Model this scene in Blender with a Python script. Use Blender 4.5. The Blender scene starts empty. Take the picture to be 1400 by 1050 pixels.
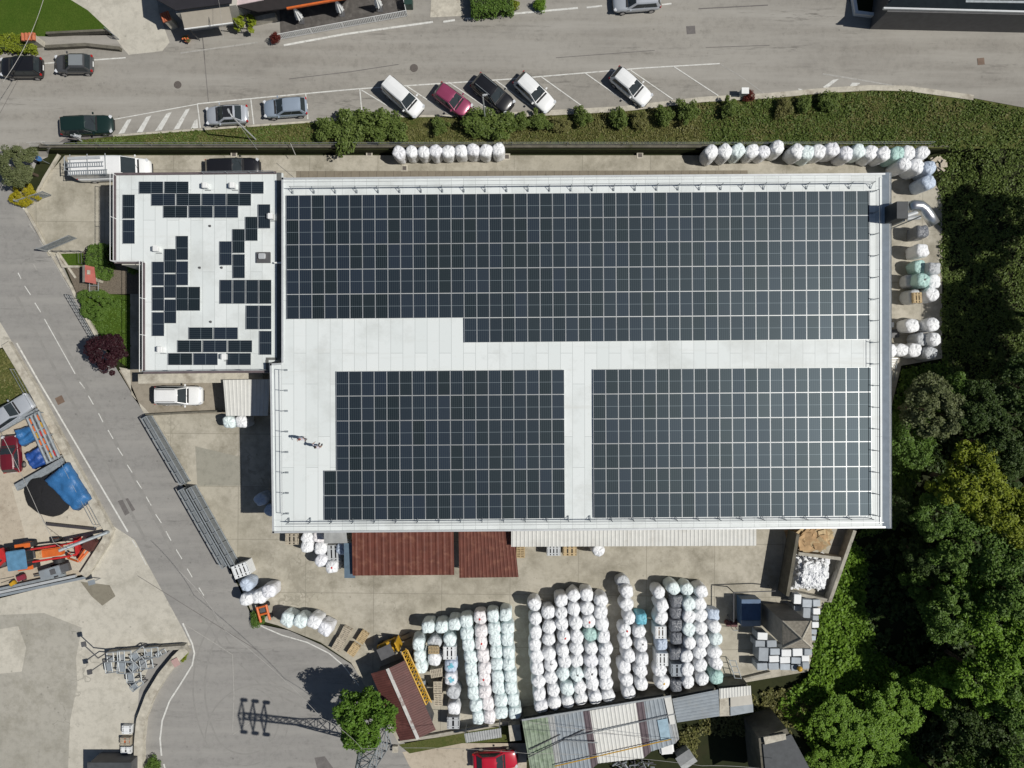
import bpy, bmesh, math, random
import numpy as np
from mathutils import Vector, Matrix
random.seed(7)
SC = bpy.context.scene
COL = SC.collection
HC, F = 70.0, 988.0            # camera height, focal length in photo pixels (1400 wide)
NT = 1.2                       # level of the street terrace north of the yard

def P(px, py, z=0.0):
    k = (HC - z) / F
    return Vector(((px - 700) * k, -(py - 525) * k, z))
def sm(a, b, x):
    t = min(1, max(0, (x - a) / (b - a)))
    return t * t * (3 - 2 * t)
WY = 22.4
XA, XB = -45.5, 43.0
def hz(x, y):
    step = 0.0 if y < WY - .02 else NT
    slope = NT * sm(13, 24, y)
    e = max(sm(XA, XA - 2.5, x) if x < XA else 0, sm(XB, XB + 3, x) if x > XB else 0)
    return step * (1 - e) + slope * e
def G(px, py):                 # photo pixel -> point on the ground
    z = 0.0
    for _ in range(4):
        p = P(px, py, z); z = hz(p.x, p.y)
    p.z = z
    return p

# ------------------------------------------------------------------ materials
def nt(name):
    m = bpy.data.materials.new(name); m.use_nodes = True
    n = m.node_tree; b = n.nodes['Principled BSDF']
    return m, n, b
def nd(n, t, **kw):
    x = n.nodes.new(t)
    for k, v in kw.items():
        if k in ('operation', 'blend_type', 'feature', 'offset', 'squash', 'noise_dimensions', 'data_type', 'distance', 'offset_frequency'): setattr(x, k, v)
        else: x.inputs[k].default_value = v
    return x
def rgb(c): return (c[0], c[1], c[2], 1)
def ramp(n, fac, a, b):
    r = n.nodes.new('ShaderNodeMapRange'); r.inputs[1].default_value = a; r.inputs[2].default_value = b
    n.links.new(fac, r.inputs[0]); return r.outputs[0]
def mixc(n, fac, a, b, mode='MIX'):
    x = n.nodes.new('ShaderNodeMix'); x.data_type = 'RGBA'; x.blend_type = mode
    for s, v in ((x.inputs[0], fac), (x.inputs[6], a), (x.inputs[7], b)):
        if hasattr(v, 'links'): n.links.new(v, s)
        elif isinstance(v, (tuple, list)): s.default_value = rgb(v)
        else: s.default_value = v
    return x.outputs[2]
def coords(n, kind='pos', scale=None, rotz=0):
    if kind == 'pos': o = n.nodes.new('ShaderNodeNewGeometry').outputs['Position']
    elif kind == 'obj': o = n.nodes.new('ShaderNodeTexCoord').outputs['Object']
    else: o = n.nodes.new('ShaderNodeTexCoord').outputs['UV']
    if scale or rotz:
        mp = n.nodes.new('ShaderNodeMapping'); mp.inputs['Scale'].default_value = scale or (1, 1, 1)
        mp.inputs['Rotation'].default_value = (0, 0, rotz); n.links.new(o, mp.inputs[0]); o = mp.outputs[0]
    return o
def noise(n, co, scale, detail=5, rough=.6):
    x = nd(n, 'ShaderNodeTexNoise', Scale=scale, Detail=detail, Roughness=rough); n.links.new(co, x.inputs['Vector']); return x.outputs[0]
def bump(n, b, h, strength=.3, dist=.05):
    x = nd(n, 'ShaderNodeBump', Strength=strength, Distance=dist); n.links.new(h, x.inputs['Height']); n.links.new(x.outputs[0], b.inputs['Normal'])
MC = {}
def mat(name, col, rough=.7, metal=0, var=.18, scale=2.0, co='pos', coat=0, bmp=0, rnd=0, dirt=None, dscale=.5):
    if name in MC: return MC[name]
    m, n, b = nt(name)
    c = coords(n, co); f = noise(n, c, scale)
    f = ramp(n, f, .3, .7)
    o = mixc(n, f, tuple(v * (1 - var) for v in col), tuple(min(.9, v * (1 + var)) for v in col))
    if dirt:
        d = ramp(n, noise(n, c, dscale, 8, .7), .52, .68); o = mixc(n, d, o, dirt)
    if rnd:
        r = n.nodes.new('ShaderNodeObjectInfo').outputs['Random']
        v = ramp(n, r, 0, 1); h = nd(n, 'ShaderNodeHueSaturation'); n.links.new(o, h.inputs['Color'])
        mr = n.nodes.new('ShaderNodeMapRange'); mr.inputs[3].default_value = 1 - rnd; mr.inputs[4].default_value = 1 + rnd
        n.links.new(r, mr.inputs[0]); n.links.new(mr.outputs[0], h.inputs['Value']); o = h.outputs[0]
    n.links.new(o, b.inputs['Base Color'])
    b.inputs['Roughness'].default_value = rough; b.inputs['Metallic'].default_value = metal
    if coat: b.inputs['Coat Weight'].default_value = coat; b.inputs['Coat Roughness'].default_value = .08
    if bmp: bump(n, b, noise(n, c, scale * 6), bmp)
    MC[name] = m; return m
def ground_mat(name, base, alt, stain, fine=9, joints=None, cracks=.0, rot=0, stainamt=(.55, .75), streak=None, rough=.9):
    m, n, b = nt(name); c = coords(n)
    o = mixc(n, ramp(n, noise(n, c, .09, 6, .6), .35, .65), base, alt)
    o = mixc(n, ramp(n, noise(n, c, .35, 9, .72), stainamt[0], stainamt[1]), o, stain)
    o = mixc(n, ramp(n, noise(n, c, 1.6, 8, .7), .48, .78), o, tuple(v * .78 for v in base))
    o = mixc(n, ramp(n, noise(n, c, .75, 10, .8), .60, .70), o, tuple(v * .62 for v in base))
    o = mixc(n, ramp(n, noise(n, c, fine, 4, .7), .2, .8), o, mixc(n, .88, (0, 0, 0), o))
    sp = nd(n, 'ShaderNodeTexVoronoi', Scale=.8); n.links.new(c, sp.inputs['Vector']); sp2 = nd(n, 'ShaderNodeTexVoronoi', Scale=2.6); n.links.new(c, sp2.inputs['Vector'])
    mk2 = n.nodes.new('ShaderNodeMath'); mk2.operation = 'MULTIPLY'; n.links.new(ramp(n, sp2.outputs['Distance'], .13, .05), mk2.inputs[0]); n.links.new(ramp(n, noise(n, c, .2, 4), .48, .6), mk2.inputs[1])
    o = mixc(n, mk2.outputs[0], o, tuple(v * .6 for v in base)); o = mixc(n, ramp(n, sp.outputs['Distance'], .10, .02), o, tuple(v * .62 for v in base))
    if streak:
        c2 = coords(n, 'pos', streak[1], streak[0])
        o = mixc(n, ramp(n, noise(n, c2, 1, 5, .6), .4, .75), o, streak[2])
        c3 = coords(n, 'pos', (.05, .55, 1), streak[0]); c4 = coords(n, 'pos', (.5, 3.2, 1), streak[0])
        mk = n.nodes.new('ShaderNodeMath'); mk.operation = 'MULTIPLY'; n.links.new(ramp(n, noise(n, c3, 1, 6, .7), .54, .66), mk.inputs[0]); n.links.new(ramp(n, noise(n, c4, 1, 8, .75), .5, .64), mk.inputs[1])
        o = mixc(n, mk.outputs[0], o, tuple(v * .55 for v in base))
    if cracks:
        v = nd(n, 'ShaderNodeTexVoronoi', Scale=cracks, feature='DISTANCE_TO_EDGE')
        cw = n.nodes.new('ShaderNodeVectorMath'); cw.operation = 'ADD'
        nz = nd(n, 'ShaderNodeTexNoise', Scale=.9, Detail=6); n.links.new(c, nz.inputs['Vector'])
        sc = n.nodes.new('ShaderNodeVectorMath'); sc.operation = 'SCALE'; sc.inputs['Scale'].default_value = 2.2
        n.links.new(nz.outputs[1], sc.inputs[0]); n.links.new(c, cw.inputs[0]); n.links.new(sc.outputs[0], cw.inputs[1]); n.links.new(cw.outputs[0], v.inputs['Vector'])
        k = ramp(n, v.outputs['Distance'], .007, .002)
        g = n.nodes.new('ShaderNodeMath'); g.operation = 'MULTIPLY'; n.links.new(k, g.inputs[0]); n.links.new(ramp(n, noise(n, c, .13, 3), .5, .6), g.inputs[1])
        o = mixc(n, g.outputs[0], o, tuple(v * .68 for v in base))
    if joints:
        br = nd(n, 'ShaderNodeTexBrick', Scale=1.0, offset=0.0); n.links.new(coords(n, 'pos', (1, 1, 1), rot), br.inputs['Vector'])
        br.inputs['Brick Width'].default_value = joints[0]; br.inputs['Row Height'].default_value = joints[1]
        br.inputs['Mortar Size'].default_value = .035; br.inputs['Mortar Smooth'].default_value = .3
        o = mixc(n, mixc(n, .7, (0, 0, 0), br.outputs['Fac']), o, tuple(v * .5 for v in base))
        br.inputs['Color1'].default_value = (0, 0, 0, 1); br.inputs['Color2'].default_value = (1, 1, 1, 1); br.inputs['Mortar'].default_value = (.5, .5, .5, 1)
        br.inputs['Bias'].default_value = 0
        o = mixc(n, mixc(n, .16, (0, 0, 0), br.outputs['Color']), o, stain)
    n.links.new(o, b.inputs['Base Color']); b.inputs['Roughness'].default_value = rough; b.inputs['Specular IOR Level'].default_value = .25
    bump(n, b, noise(n, c, 14), .12, .02)
    return m
ASPH = ground_mat('asphalt', (.27, .255, .228), (.32, .303, .270), (.215, .202, .18), streak=(.1, (.05, .7, 1), (.35, .335, .305)))
ASPH2 = ground_mat('asphalt_side', (.265, .258, .245), (.29, .281, .266), (.232, .225, .214), streak=(1.05, (.06, .7, 1), (.32, .31, .29)))
CONC = ground_mat('yard_concrete', (.43, .40, .325), (.53, .495, .42), (.25, .23, .18), joints=(6.6, 5.1), cracks=.09, rot=.01, stainamt=(.44, .66))
CONC2 = ground_mat('pale_concrete', (.50, .475, .41), (.58, .55, .475), (.36, .34, .285), cracks=.07, stainamt=(.48, .7))
SAND = ground_mat('sandy_ground', (.42, .36, .28), (.52, .46, .37), (.26, .21, .155))
GRAV = ground_mat('gravel_ground', (.27, .24, .19), (.36, .32, .26), (.18, .15, .10))
EARTH = ground_mat('earth', (.018, .024, .007), (.03, .034, .011), (.03, .026, .012))
def grass_mat(name, a, b_, c_):
    m, n, b = nt(name); c = coords(n)
    o = mixc(n, ramp(n, noise(n, c, .5, 8, .7), .35, .65), a, b_)
    o = mixc(n, ramp(n, noise(n, c, 5, 6, .8), .35, .75), o, c_)
    n.links.new(o, b.inputs['Base Color']); b.inputs['Roughness'].default_value = .95; b.inputs['Specular IOR Level'].default_value = .1
    bump(n, b, noise(n, c, 12), .7, .08); return m
GRASS = grass_mat('lawn_grass', (.055, .105, .012), (.085, .13, .02), (.035, .065, .008))
BANK = grass_mat('bank_grass', (.07, .095, .022), (.15, .135, .055), (.045, .065, .015))
def leaf_mat(name, a, b_, trans=.25):
    m, n, b = nt(name)
    g = n.nodes.new('ShaderNodeNewGeometry')
    o = mixc(n, g.outputs['Random Per Island'], a, b_)
    f = ramp(n, noise(n, coords(n), .5, 3), .35, .65)
    o = mixc(n, f, o, mixc(n, .5, o, b_))
    n.links.new(o, b.inputs['Base Color']); b.inputs['Roughness'].default_value = .55; b.inputs['Specular IOR Level'].default_value = .25
    t = n.nodes.new('ShaderNodeBsdfTranslucent'); n.links.new(o, t.inputs[0])
    ms = n.nodes.new('ShaderNodeMixShader'); ms.inputs[0].default_value = trans
    n.links.new(b.outputs[0], ms.inputs[1]); n.links.new(t.outputs[0], ms.inputs[2])
    n.links.new(ms.outputs[0], n.nodes['Material Output'].inputs[0]); return m
LF = dict(
    bright=leaf_mat('leaf_bright', (.078, .16, .013), (.175, .30, .032)),
    mid=leaf_mat('leaf_mid', (.055, .115, .017), (.13, .215, .038)), bank=leaf_mat('leaf_bank', (.07, .115, .02), (.15, .20, .05)),
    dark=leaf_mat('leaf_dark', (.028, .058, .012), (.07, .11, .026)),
    tree=leaf_mat('leaf_tree', (.055, .125, .012), (.13, .235, .03)),
    yellow=leaf_mat('leaf_yellow', (.12, .17, .014), (.24, .28, .025)),
    olive=leaf_mat('leaf_olive', (.07, .095, .032), (.16, .18, .08)),
    purple=leaf_mat('leaf_purple', (.018, .006, .010), (.05, .014, .02)),
    red=leaf_mat('leaf_red', (.09, .02, .015), (.16, .03, .02)),
    gold=leaf_mat('leaf_gold', (.25, .22, .01), (.42, .36, .02)),
    dry=leaf_mat('leaf_dry', (.11, .125, .032), (.20, .19, .07)))
BARK = mat('bark', (.09, .065, .045), .9, bmp=.5, scale=4)
M = dict(
    white=mat('white_paint', (.78, .79, .78), .5, var=.04, dirt=(.68, .68, .66)),
    lightgrey=mat('light_grey_metal', (.55, .57, .58), .45, .3, var=.08),
    grey=mat('grey_metal', (.33, .35, .36), .5, .3, var=.12),
    galv=mat('galvanised_steel', (.30, .33, .35), .55, .3, var=.2, scale=3),
    darkgrey=mat('dark_grey_metal', (.09, .09, .095), .6),
    black=mat('black_rubber', (.02, .02, .022), .7),
    conc=mat('cast_concrete', (.36, .34, .29), .9, var=.2, dirt=(.2, .185, .15), dscale=.8, bmp=.3),
    stone=mat('pale_stone', (.46, .43, .36), .9, var=.2, dirt=(.28, .25, .2), dscale=.8, bmp=.3),
    darkconc=mat('mossy_concrete', (.13, .12, .095), .95, var=.3, dirt=(.06, .06, .035), bmp=.4),
    wall=mat('render_wall', (.5, .48, .43), .9, var=.08, dirt=(.4, .38, .33)),
    wood=mat('pallet_wood', (.46, .35, .20), .85, var=.25, scale=6, co='obj', rnd=.2),
    greywood=mat('weathered_wood', (.42, .37, .29), .9, var=.25, scale=6, co='obj', rnd=.15),
    terracotta=mat('terracotta', (.45, .14, .07), .85, var=.25, scale=6),
    orange=mat('orange_paint', (.60, .13, .025), .5, var=.15),
    yellow=mat('yellow_paint', (.52, .30, .02), .5, var=.12),
    red=mat('red_paint', (.5, .03, .03), .4),
    blue=mat('blue_paint', (.06, .115, .21), .5),
    bluegrey=mat('blue_grey_sheet', (.28, .315, .345), .55, .2, var=.15, dirt=(.24, .25, .25)),
    boxgrey=mat('grey_plastic', (.33, .37, .41), .5, var=.12, rnd=.2),
    boxwhite=mat('white_plastic', (.72, .74, .75), .5, var=.05),
    rim=mat('alloy_rim', (.5, .5, .52), .35, .8),
    glass=mat('car_glass', (.03, .038, .042), .05, var=.1),
    lampglass=mat('lamp_glass', (.6, .62, .65), .15),
    taillight=mat('red_lamp_glass', (.4, .01, .01), .2),
    skin=mat('skin', (.45, .28, .2), .6), hair=mat('dark_hair', (.02, .014, .01), .6),
    cardboard=mat('cardboard', (.42, .28, .15), .9, var=.25),
    brownroof=mat('brown_sheet', (.095, .032, .027), .6, var=.15, dirt=(.16, .06, .05)),
    rust=mat('rust_sheet', (.115, .032, .019), .65, var=.2, scale=1.2, dirt=(.19, .075, .045), dscale=1.3),
    corrwhite=mat('white_sheet', (.62, .62, .59), .6, var=.06, dirt=(.5, .49, .45)),
    corrgreen=mat('mossy_sheet', (.22, .27, .20), .75, var=.35, dirt=(.12, .18, .09), dscale=.7),
    corrgrey=mat('grey_sheet', (.33, .34, .34), .7, var=.2, dirt=(.24, .24, .23)),
    purple=mat('purple_sheet', (.10, .075, .085), .7),
    tile=mat('roof_shingle', (.27, .245, .20), .9, var=.3, scale=5),
    beige=mat('beige_canvas', (.33, .30, .25), .85, var=.06),
    slate=mat('slate_roof', (.06, .065, .07), .7, var=.2),
    tarp=mat('blue_tarp', (.035, .14, .33), .4, var=.2, scale=1.5, bmp=.6),
    tarpdark=mat('navy_tarp', (.02, .07, .27), .45, var=.2, scale=1.5, bmp=.6),
    coal=mat('black_gravel', (.012, .012, .014), .95, bmp=.8, scale=6),
    marking=mat('road_paint', (.60, .60, .57), .8, var=.15, scale=3, dirt=(.38, .37, .34), dscale=2.5),
    faded=mat('faded_road_paint', (.36, .35, .325), .85, var=.15, scale=3, dirt=(.27, .26, .24), dscale=2),
    patch=mat('asphalt_patch', (.14, .13, .125), .9),
    iron=mat('cast_iron', (.11, .095, .085), .7, bmp=.4, scale=8),
    rustiron=mat('rusty_iron', (.16, .11, .08), .8),
    mulch=mat('mulch', (.15, .125, .095), .95, var=.35, scale=8, bmp=.5),
    pipe=mat('bright_duct', (.62, .63, .64), .3, .85, var=.06),
    cable=mat('cable', (.35, .34, .32), .6),
    jeans=mat('dark_trousers', (.09, .095, .13), .8), shirtw=mat('pale_shirt', (.55, .54, .6), .8), shirtr=mat('red_brown_cap', (.2, .06, .05), .8))
def film(name, col, rough=.33):
    m, n, b = nt(name); c = coords(n, 'obj')
    r = n.nodes.new('ShaderNodeObjectInfo').outputs['Random']
    av = n.nodes.new('ShaderNodeVectorMath'); av.operation = 'ADD'; n.links.new(c, av.inputs[0])
    cx = n.nodes.new('ShaderNodeCombineXYZ'); sc = n.nodes.new('ShaderNodeMath'); sc.operation = 'MULTIPLY'; sc.inputs[1].default_value = 60
    n.links.new(r, sc.inputs[0]); n.links.new(sc.outputs[0], cx.inputs[0]); n.links.new(cx.outputs[0], av.inputs[1]); c = av.outputs[0]
    o = mixc(n, ramp(n, noise(n, c, 3.0, 6, .7), .5, .75), col, tuple(v * .88 for v in col))
    o = mixc(n, ramp(n, noise(n, c, 9, 5, .7), .64, .8), o, tuple(v * .72 for v in col))
    n.links.new(o, b.inputs['Base Color']); b.inputs['Roughness'].default_value = rough
    v = nd(n, 'ShaderNodeTexVoronoi', Scale=4.5); n.links.new(c, v.inputs['Vector'])
    wv = nd(n, 'ShaderNodeTexVoronoi', Scale=2.8, feature='DISTANCE_TO_EDGE'); n.links.new(c, wv.inputs['Vector'])
    ad = n.nodes.new('ShaderNodeMath'); ad.operation = 'MULTIPLY_ADD'; n.links.new(wv.outputs['Distance'], ad.inputs[0]); ad.inputs[1].default_value = .9; n.links.new(noise(n, c, 5, 6, .75), ad.inputs[2])
    bump(n, b, ad.outputs[0], .7, .11); return m
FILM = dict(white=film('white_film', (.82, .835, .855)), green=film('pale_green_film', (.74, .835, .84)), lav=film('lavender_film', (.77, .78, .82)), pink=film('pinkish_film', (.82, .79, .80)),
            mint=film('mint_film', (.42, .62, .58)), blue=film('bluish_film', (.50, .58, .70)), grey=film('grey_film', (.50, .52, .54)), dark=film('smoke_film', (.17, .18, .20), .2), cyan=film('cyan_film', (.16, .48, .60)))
def paint(name, col, metal=0): 
    return mat('paint_' + name, col, .3, metal, var=.03, coat=.7)

# roof membrane with welded seams
def membrane():
    m, n, b = nt('roof_membrane'); c = coords(n)
    br = nd(n, 'ShaderNodeTexBrick', Scale=1.0, offset=.37, offset_frequency=2, squash=1.0)
    n.links.new(coords(n, 'pos', (1, 1, 1), math.radians(90)), br.inputs['Vector'])
    br.inputs['Brick Width'].default_value = 7.3; br.inputs['Row Height'].default_value = 1.06; br.inputs['Mortar Size'].default_value = .022; br.inputs['Mortar Smooth'].default_value = .4
    br.inputs['Color1'].default_value = (.655, .695, .69, 1); br.inputs['Color2'].default_value = (.71, .745, .74, 1); br.inputs['Mortar'].default_value = (.44, .47, .465, 1)
    o = mixc(n, ramp(n, noise(n, c, .16, 9, .7), .50, .72), br.outputs[0], (.52, .545, .53))
    o = mixc(n, ramp(n, noise(n, coords(n, 'pos', (.06, .9, 1)), 1, 7, .7), .58, .75), o, (.60, .62, .60))
    o = mixc(n, ramp(n, noise(n, c, 1.3, 8, .7), .62, .8), o, (.62, .63, .60))
    n.links.new(o, b.inputs['Base Color']); b.inputs['Roughness'].default_value = .5; b.inputs['Specular IOR Level'].default_value = .3
    bump(n, b, br.outputs['Fac'], .2, .01); return m
MEMB = membrane()
def solar():
    m, n, b = nt('solar_cells'); c = coords(n, 'uv')
    sx = n.nodes.new('ShaderNodeSeparateXYZ'); n.links.new(c, sx.inputs[0])
    def line(src, k, w):
        a = n.nodes.new('ShaderNodeMath'); a.operation = 'MULTIPLY'; a.inputs[1].default_value = k; n.links.new(src, a.inputs[0])
        fr = n.nodes.new('ShaderNodeMath'); fr.operation = 'PINGPONG'; fr.inputs[1].default_value = .5; n.links.new(a.outputs[0], fr.inputs[0])
        return ramp(n, fr.outputs[0], w, w * .6)
    g = n.nodes.new('ShaderNodeNewGeometry').outputs['Random Per Island']; oi = n.nodes.new('ShaderNodeObjectInfo').outputs['Random']
    ad = n.nodes.new('ShaderNodeMath'); ad.operation = 'ADD'; n.links.new(g, ad.inputs[0]); n.links.new(oi, ad.inputs[1])
    fr = n.nodes.new('ShaderNodeMath'); fr.operation = 'FRACT'; n.links.new(ad.outputs[0], fr.inputs[0])
    o = mixc(n, fr.outputs[0], (.005, .010, .012), (.012, .019, .034))
    o = mixc(n, line(sx.outputs[0], 6, .09), o, (.05, .064, .073))
    o = mixc(n, line(sx.outputs[1], 12, .04), o, (.022, .026, .032))
    o = mixc(n, line(sx.outputs[1], 1, .008) if False else ramp(n, dist_half(n, sx.outputs[1]), .010, .005), o, (.17, .20, .22))
    n.links.new(o, b.inputs['Base Color']); b.inputs['Roughness'].default_value = .47; b.inputs['IOR'].default_value = 1.52; b.inputs['Specular Tint'].default_value = (.72, .9, 1, 1)
    return m
def dist_half(n, s):
    a = n.nodes.new('ShaderNodeMath'); a.operation = 'SUBTRACT'; a.inputs[1].default_value = .5; n.links.new(s, a.inputs[0])
    c = n.nodes.new('ShaderNodeMath'); c.operation = 'ABSOLUTE'; n.links.new(a.outputs[0], c.inputs[0]); return c.outputs[0]
SOLAR = solar()
ALU = mat('aluminium_frame', (.62, .64, .65), .4, .4, var=.04)

# ------------------------------------------------------------------ mesh helpers
def BM(): return bmesh.new()
def link(name, me, mats, parent=None, smooth=False):
    o = bpy.data.objects.new(name, me); COL.objects.link(o)
    for m in (mats if isinstance(mats, (list, tuple)) else [mats]): me.materials.append(m)
    if smooth:
        for p in me.polygons: p.use_smooth = True
    if parent: o.parent = parent
    return o
def obj(name, bm, mats, parent=None, smooth=False):
    me = bpy.data.meshes.new(name); bmesh.ops.recalc_face_normals(bm, faces=bm.faces[:]); bm.to_mesh(me); bm.free()
    return link(name, me, mats, parent, smooth)
def tag(o, label, cat, group=None, kind=None):
    if label: o['label'] = label
    if cat: o['category'] = cat
    if group: o['group'] = group
    if kind: o['kind'] = kind
    return o
def thing(name, label, cat, loc=(0, 0, 0), rz=0, group=None):
    o = bpy.data.objects.new(name, None); COL.objects.link(o); o.location = loc; o.rotation_euler = (0, 0, rz); o.empty_display_size = .3
    return tag(o, label, cat, group)
def dup(root, loc, rz=None, label=None, group=None, scale=None):
    def rec(o, par):
        c = o.copy(); COL.objects.link(c)
        if par: c.parent = par
        for ch in list(o.children): rec(ch, c)
        return c
    r = rec(root, None); r.location = loc
    if rz is not None: r.rotation_euler = (0, 0, rz)
    if label: r['label'] = label
    if group: r['group'] = group
    if scale: r.scale = scale
    return r
def box(bm, c, s, rz=0, mi=0, bev=0):
    r = bmesh.ops.create_cube(bm, size=1)
    vs = r['verts']; mt = Matrix.Translation(c) @ Matrix.Rotation(rz, 4, 'Z') @ Matrix.Diagonal((s[0], s[1], s[2], 1))
    for v in vs: v.co = mt @ v.co
    fs = set(f for v in vs for f in v.link_faces)
    for f in fs: f.material_index = mi
    if bev:
        es = set(e for v in vs for e in v.link_edges); r2 = bmesh.ops.bevel(bm, geom=list(es), offset=bev, segments=2, affect='EDGES')
        for f in r2['faces']: f.material_index = mi
def bar(bm, a, b, r=.05, n=8, mi=0):
    a = Vector(a); b = Vector(b); d = b - a; L = d.length
    if L < 1e-5: return
    q = d.to_track_quat('Z', 'Y').to_matrix().to_4x4()
    res = bmesh.ops.create_cone(bm, cap_ends=True, segments=n, radius1=r, radius2=r, depth=L, matrix=Matrix.Translation((a + b) / 2) @ q)
    for v in res['verts']:
        for f in v.link_faces: f.material_index = mi
def cyl(bm, c, r1, r2, h, n=16, mi=0):
    res = bmesh.ops.create_cone(bm, cap_ends=True, segments=n, radius1=r1, radius2=r2, depth=h, matrix=Matrix.Translation((c[0], c[1], c[2] + h / 2)))
    for v in res['verts']:
        for f in v.link_faces: f.material_index = mi
def prism(bm, pts, z0, z1, mi=0):
    lo = [bm.verts.new((p[0], p[1], z0)) for p in pts]; hi = [bm.verts.new((p[0], p[1], z1)) for p in pts]
    n = len(pts); fs = [bm.faces.new(hi), bm.faces.new(lo[::-1])]
    for i in range(n): fs.append(bm.faces.new((lo[i], lo[(i + 1) % n], hi[(i + 1) % n], hi[i])))
    for f in fs: f.material_index = mi
def solid(bm, top, th, mi=0):   # slab hanging below a free polygon in space
    t = [bm.verts.new(p) for p in top]; b = [bm.verts.new((p[0], p[1], p[2] - th)) for p in top]
    n = len(t); fs = [bm.faces.new(t), bm.faces.new(b[::-1])]
    for i in range(n): fs.append(bm.faces.new((b[i], b[(i + 1) % n], t[(i + 1) % n], t[i])))
    for f in fs: f.material_index = mi
def loft(bm, secs, cap=True, mi=0):
    vs = [[bm.verts.new(p) for p in s] for s in secs]; k = len(secs[0])
    for a, b in zip(vs, vs[1:]):
        for i in range(k):
            bm.faces.new((a[i], a[(i + 1) % k], b[(i + 1) % k], b[i])).material_index = mi
    if cap: bm.faces.new(vs[0][::-1]).material_index = mi; bm.faces.new(vs[-1]).material_index = mi
def pxs(pts, z=0): return [P(x, y, z) for x, y in pts]
def drape(name, pts_px, m, dz, grid=3.0, world=False):
    bm = BM()
    pts = pts_px if world else [G(x, y) for x, y in pts_px]
    bm.faces.new([bm.verts.new((p[0], p[1], 0)) for p in pts])
    xs = [p[0] for p in pts]; ys = [p[1] for p in pts]
    for ax, lo, hi in ((0, min(xs), max(xs)), (1, min(ys), max(ys))):
        t = math.floor(lo / grid) * grid + grid
        while t < hi:
            co = [0, 0, 0]; no = [0, 0, 0]; co[ax] = t; no[ax] = 1
            bmesh.ops.bisect_plane(bm, geom=bm.verts[:] + bm.edges[:] + bm.faces[:], plane_co=co, plane_no=no); t += grid
    for v in bm.verts: v.co.z = hz(v.co.x, v.co.y) + dz
    for f in bm.faces:
        if f.normal.z < 0: f.normal_flip()
    me = bpy.data.meshes.new(name); bm.to_mesh(me); bm.free()
    return tag(link(name, me, m), None, None, kind='structure')
def stripes(bm, lines, dz, wdef=1.6):      # painted lines as thin strips on the ground
    for L in lines:
        dz += .0006
        pts, w = L if isinstance(L[1], (int, float)) else (L, wdef)
        w = w / 14.1 / 2
        ps = [G(*p) for p in pts]; l = []; r = []
        for i, p in enumerate(ps):
            d = (ps[min(i + 1, len(ps) - 1)] - ps[max(i - 1, 0)]); d.z = 0; d.normalize(); nrm = Vector((-d.y, d.x, 0)) * w
            for q, out in ((p + nrm, l), (p - nrm, r)): out.append(bm.verts.new((q.x, q.y, hz(q.x, q.y) + dz)))
        for i in range(len(ps) - 1): bm.faces.new((r[i], r[i + 1], l[i + 1], l[i]))
def corr(bm, q, pitch=.25, amp=.03, along=0, mi=0, th=.02):
    # corrugated sheet over the quad q[0..3] (bilinear); ribs run from edge 0-1 to edge 3-2, or across when along=1
    q = [Vector(p) for p in q]
    if along: q = [q[1], q[2], q[3], q[0]]
    n = max(2, int((q[1] - q[0]).length / pitch)); rows = []
    prof = ((0, 0), (.25, 0), (.4, 1), (.6, 1), (.75, 0))
    for i in range(n):
        for u, h in prof:
            t = (i + u) / n; rows.append((t, h * amp))
    rows.append((1, 0)); prev = None
    for t, h in rows:
        a = q[0].lerp(q[1], t); b = q[3].lerp(q[2], t)
        vs = [bm.verts.new((a.x, a.y, a.z + h)), bm.verts.new((b.x, b.y, b.z + h)), bm.verts.new((b.x, b.y, b.z + h - th)), bm.verts.new((a.x, a.y, a.z + h - th))]
        if prev:
            for k in range(4): bm.faces.new((prev[k], vs[k], vs[(k + 1) % 4], prev[(k + 1) % 4])).material_index = mi
        else: bm.faces.new(vs).material_index = mi
        prev = vs
    bm.faces.new(prev[::-1]).material_index = mi
def wall_line(bm, pts, w, z0, z1, mi=0):   # pts: world points; mitred wall
    l = []; r = []
    for i, p in enumerate(pts):
        p = Vector((p[0], p[1], 0)); a = Vector(pts[max(i - 1, 0)]); b = Vector(pts[min(i + 1, len(pts) - 1)]); a.z = b.z = 0
        d1 = (p - a); d2 = (b - p)
        if d1.length < 1e-6: d1 = d2
        if d2.length < 1e-6: d2 = d1
        d = (d1.normalized() + d2.normalized()); d.normalize(); k = w / 2 / max(.4, d.dot(d2.normalized()))
        nr = Vector((-d.y, d.x, 0)) * k; l.append(p + nr); r.append(p - nr)
    zz = lambda z, p: z(p) if callable(z) else z
    secs = [[(r[i].x, r[i].y, zz(z0, pts[i])), (r[i].x, r[i].y, zz(z1, pts[i])), (l[i].x, l[i].y, zz(z1, pts[i])), (l[i].x, l[i].y, zz(z0, pts[i]))] for i in range(len(pts))]
    loft(bm, secs, True, mi)
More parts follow.
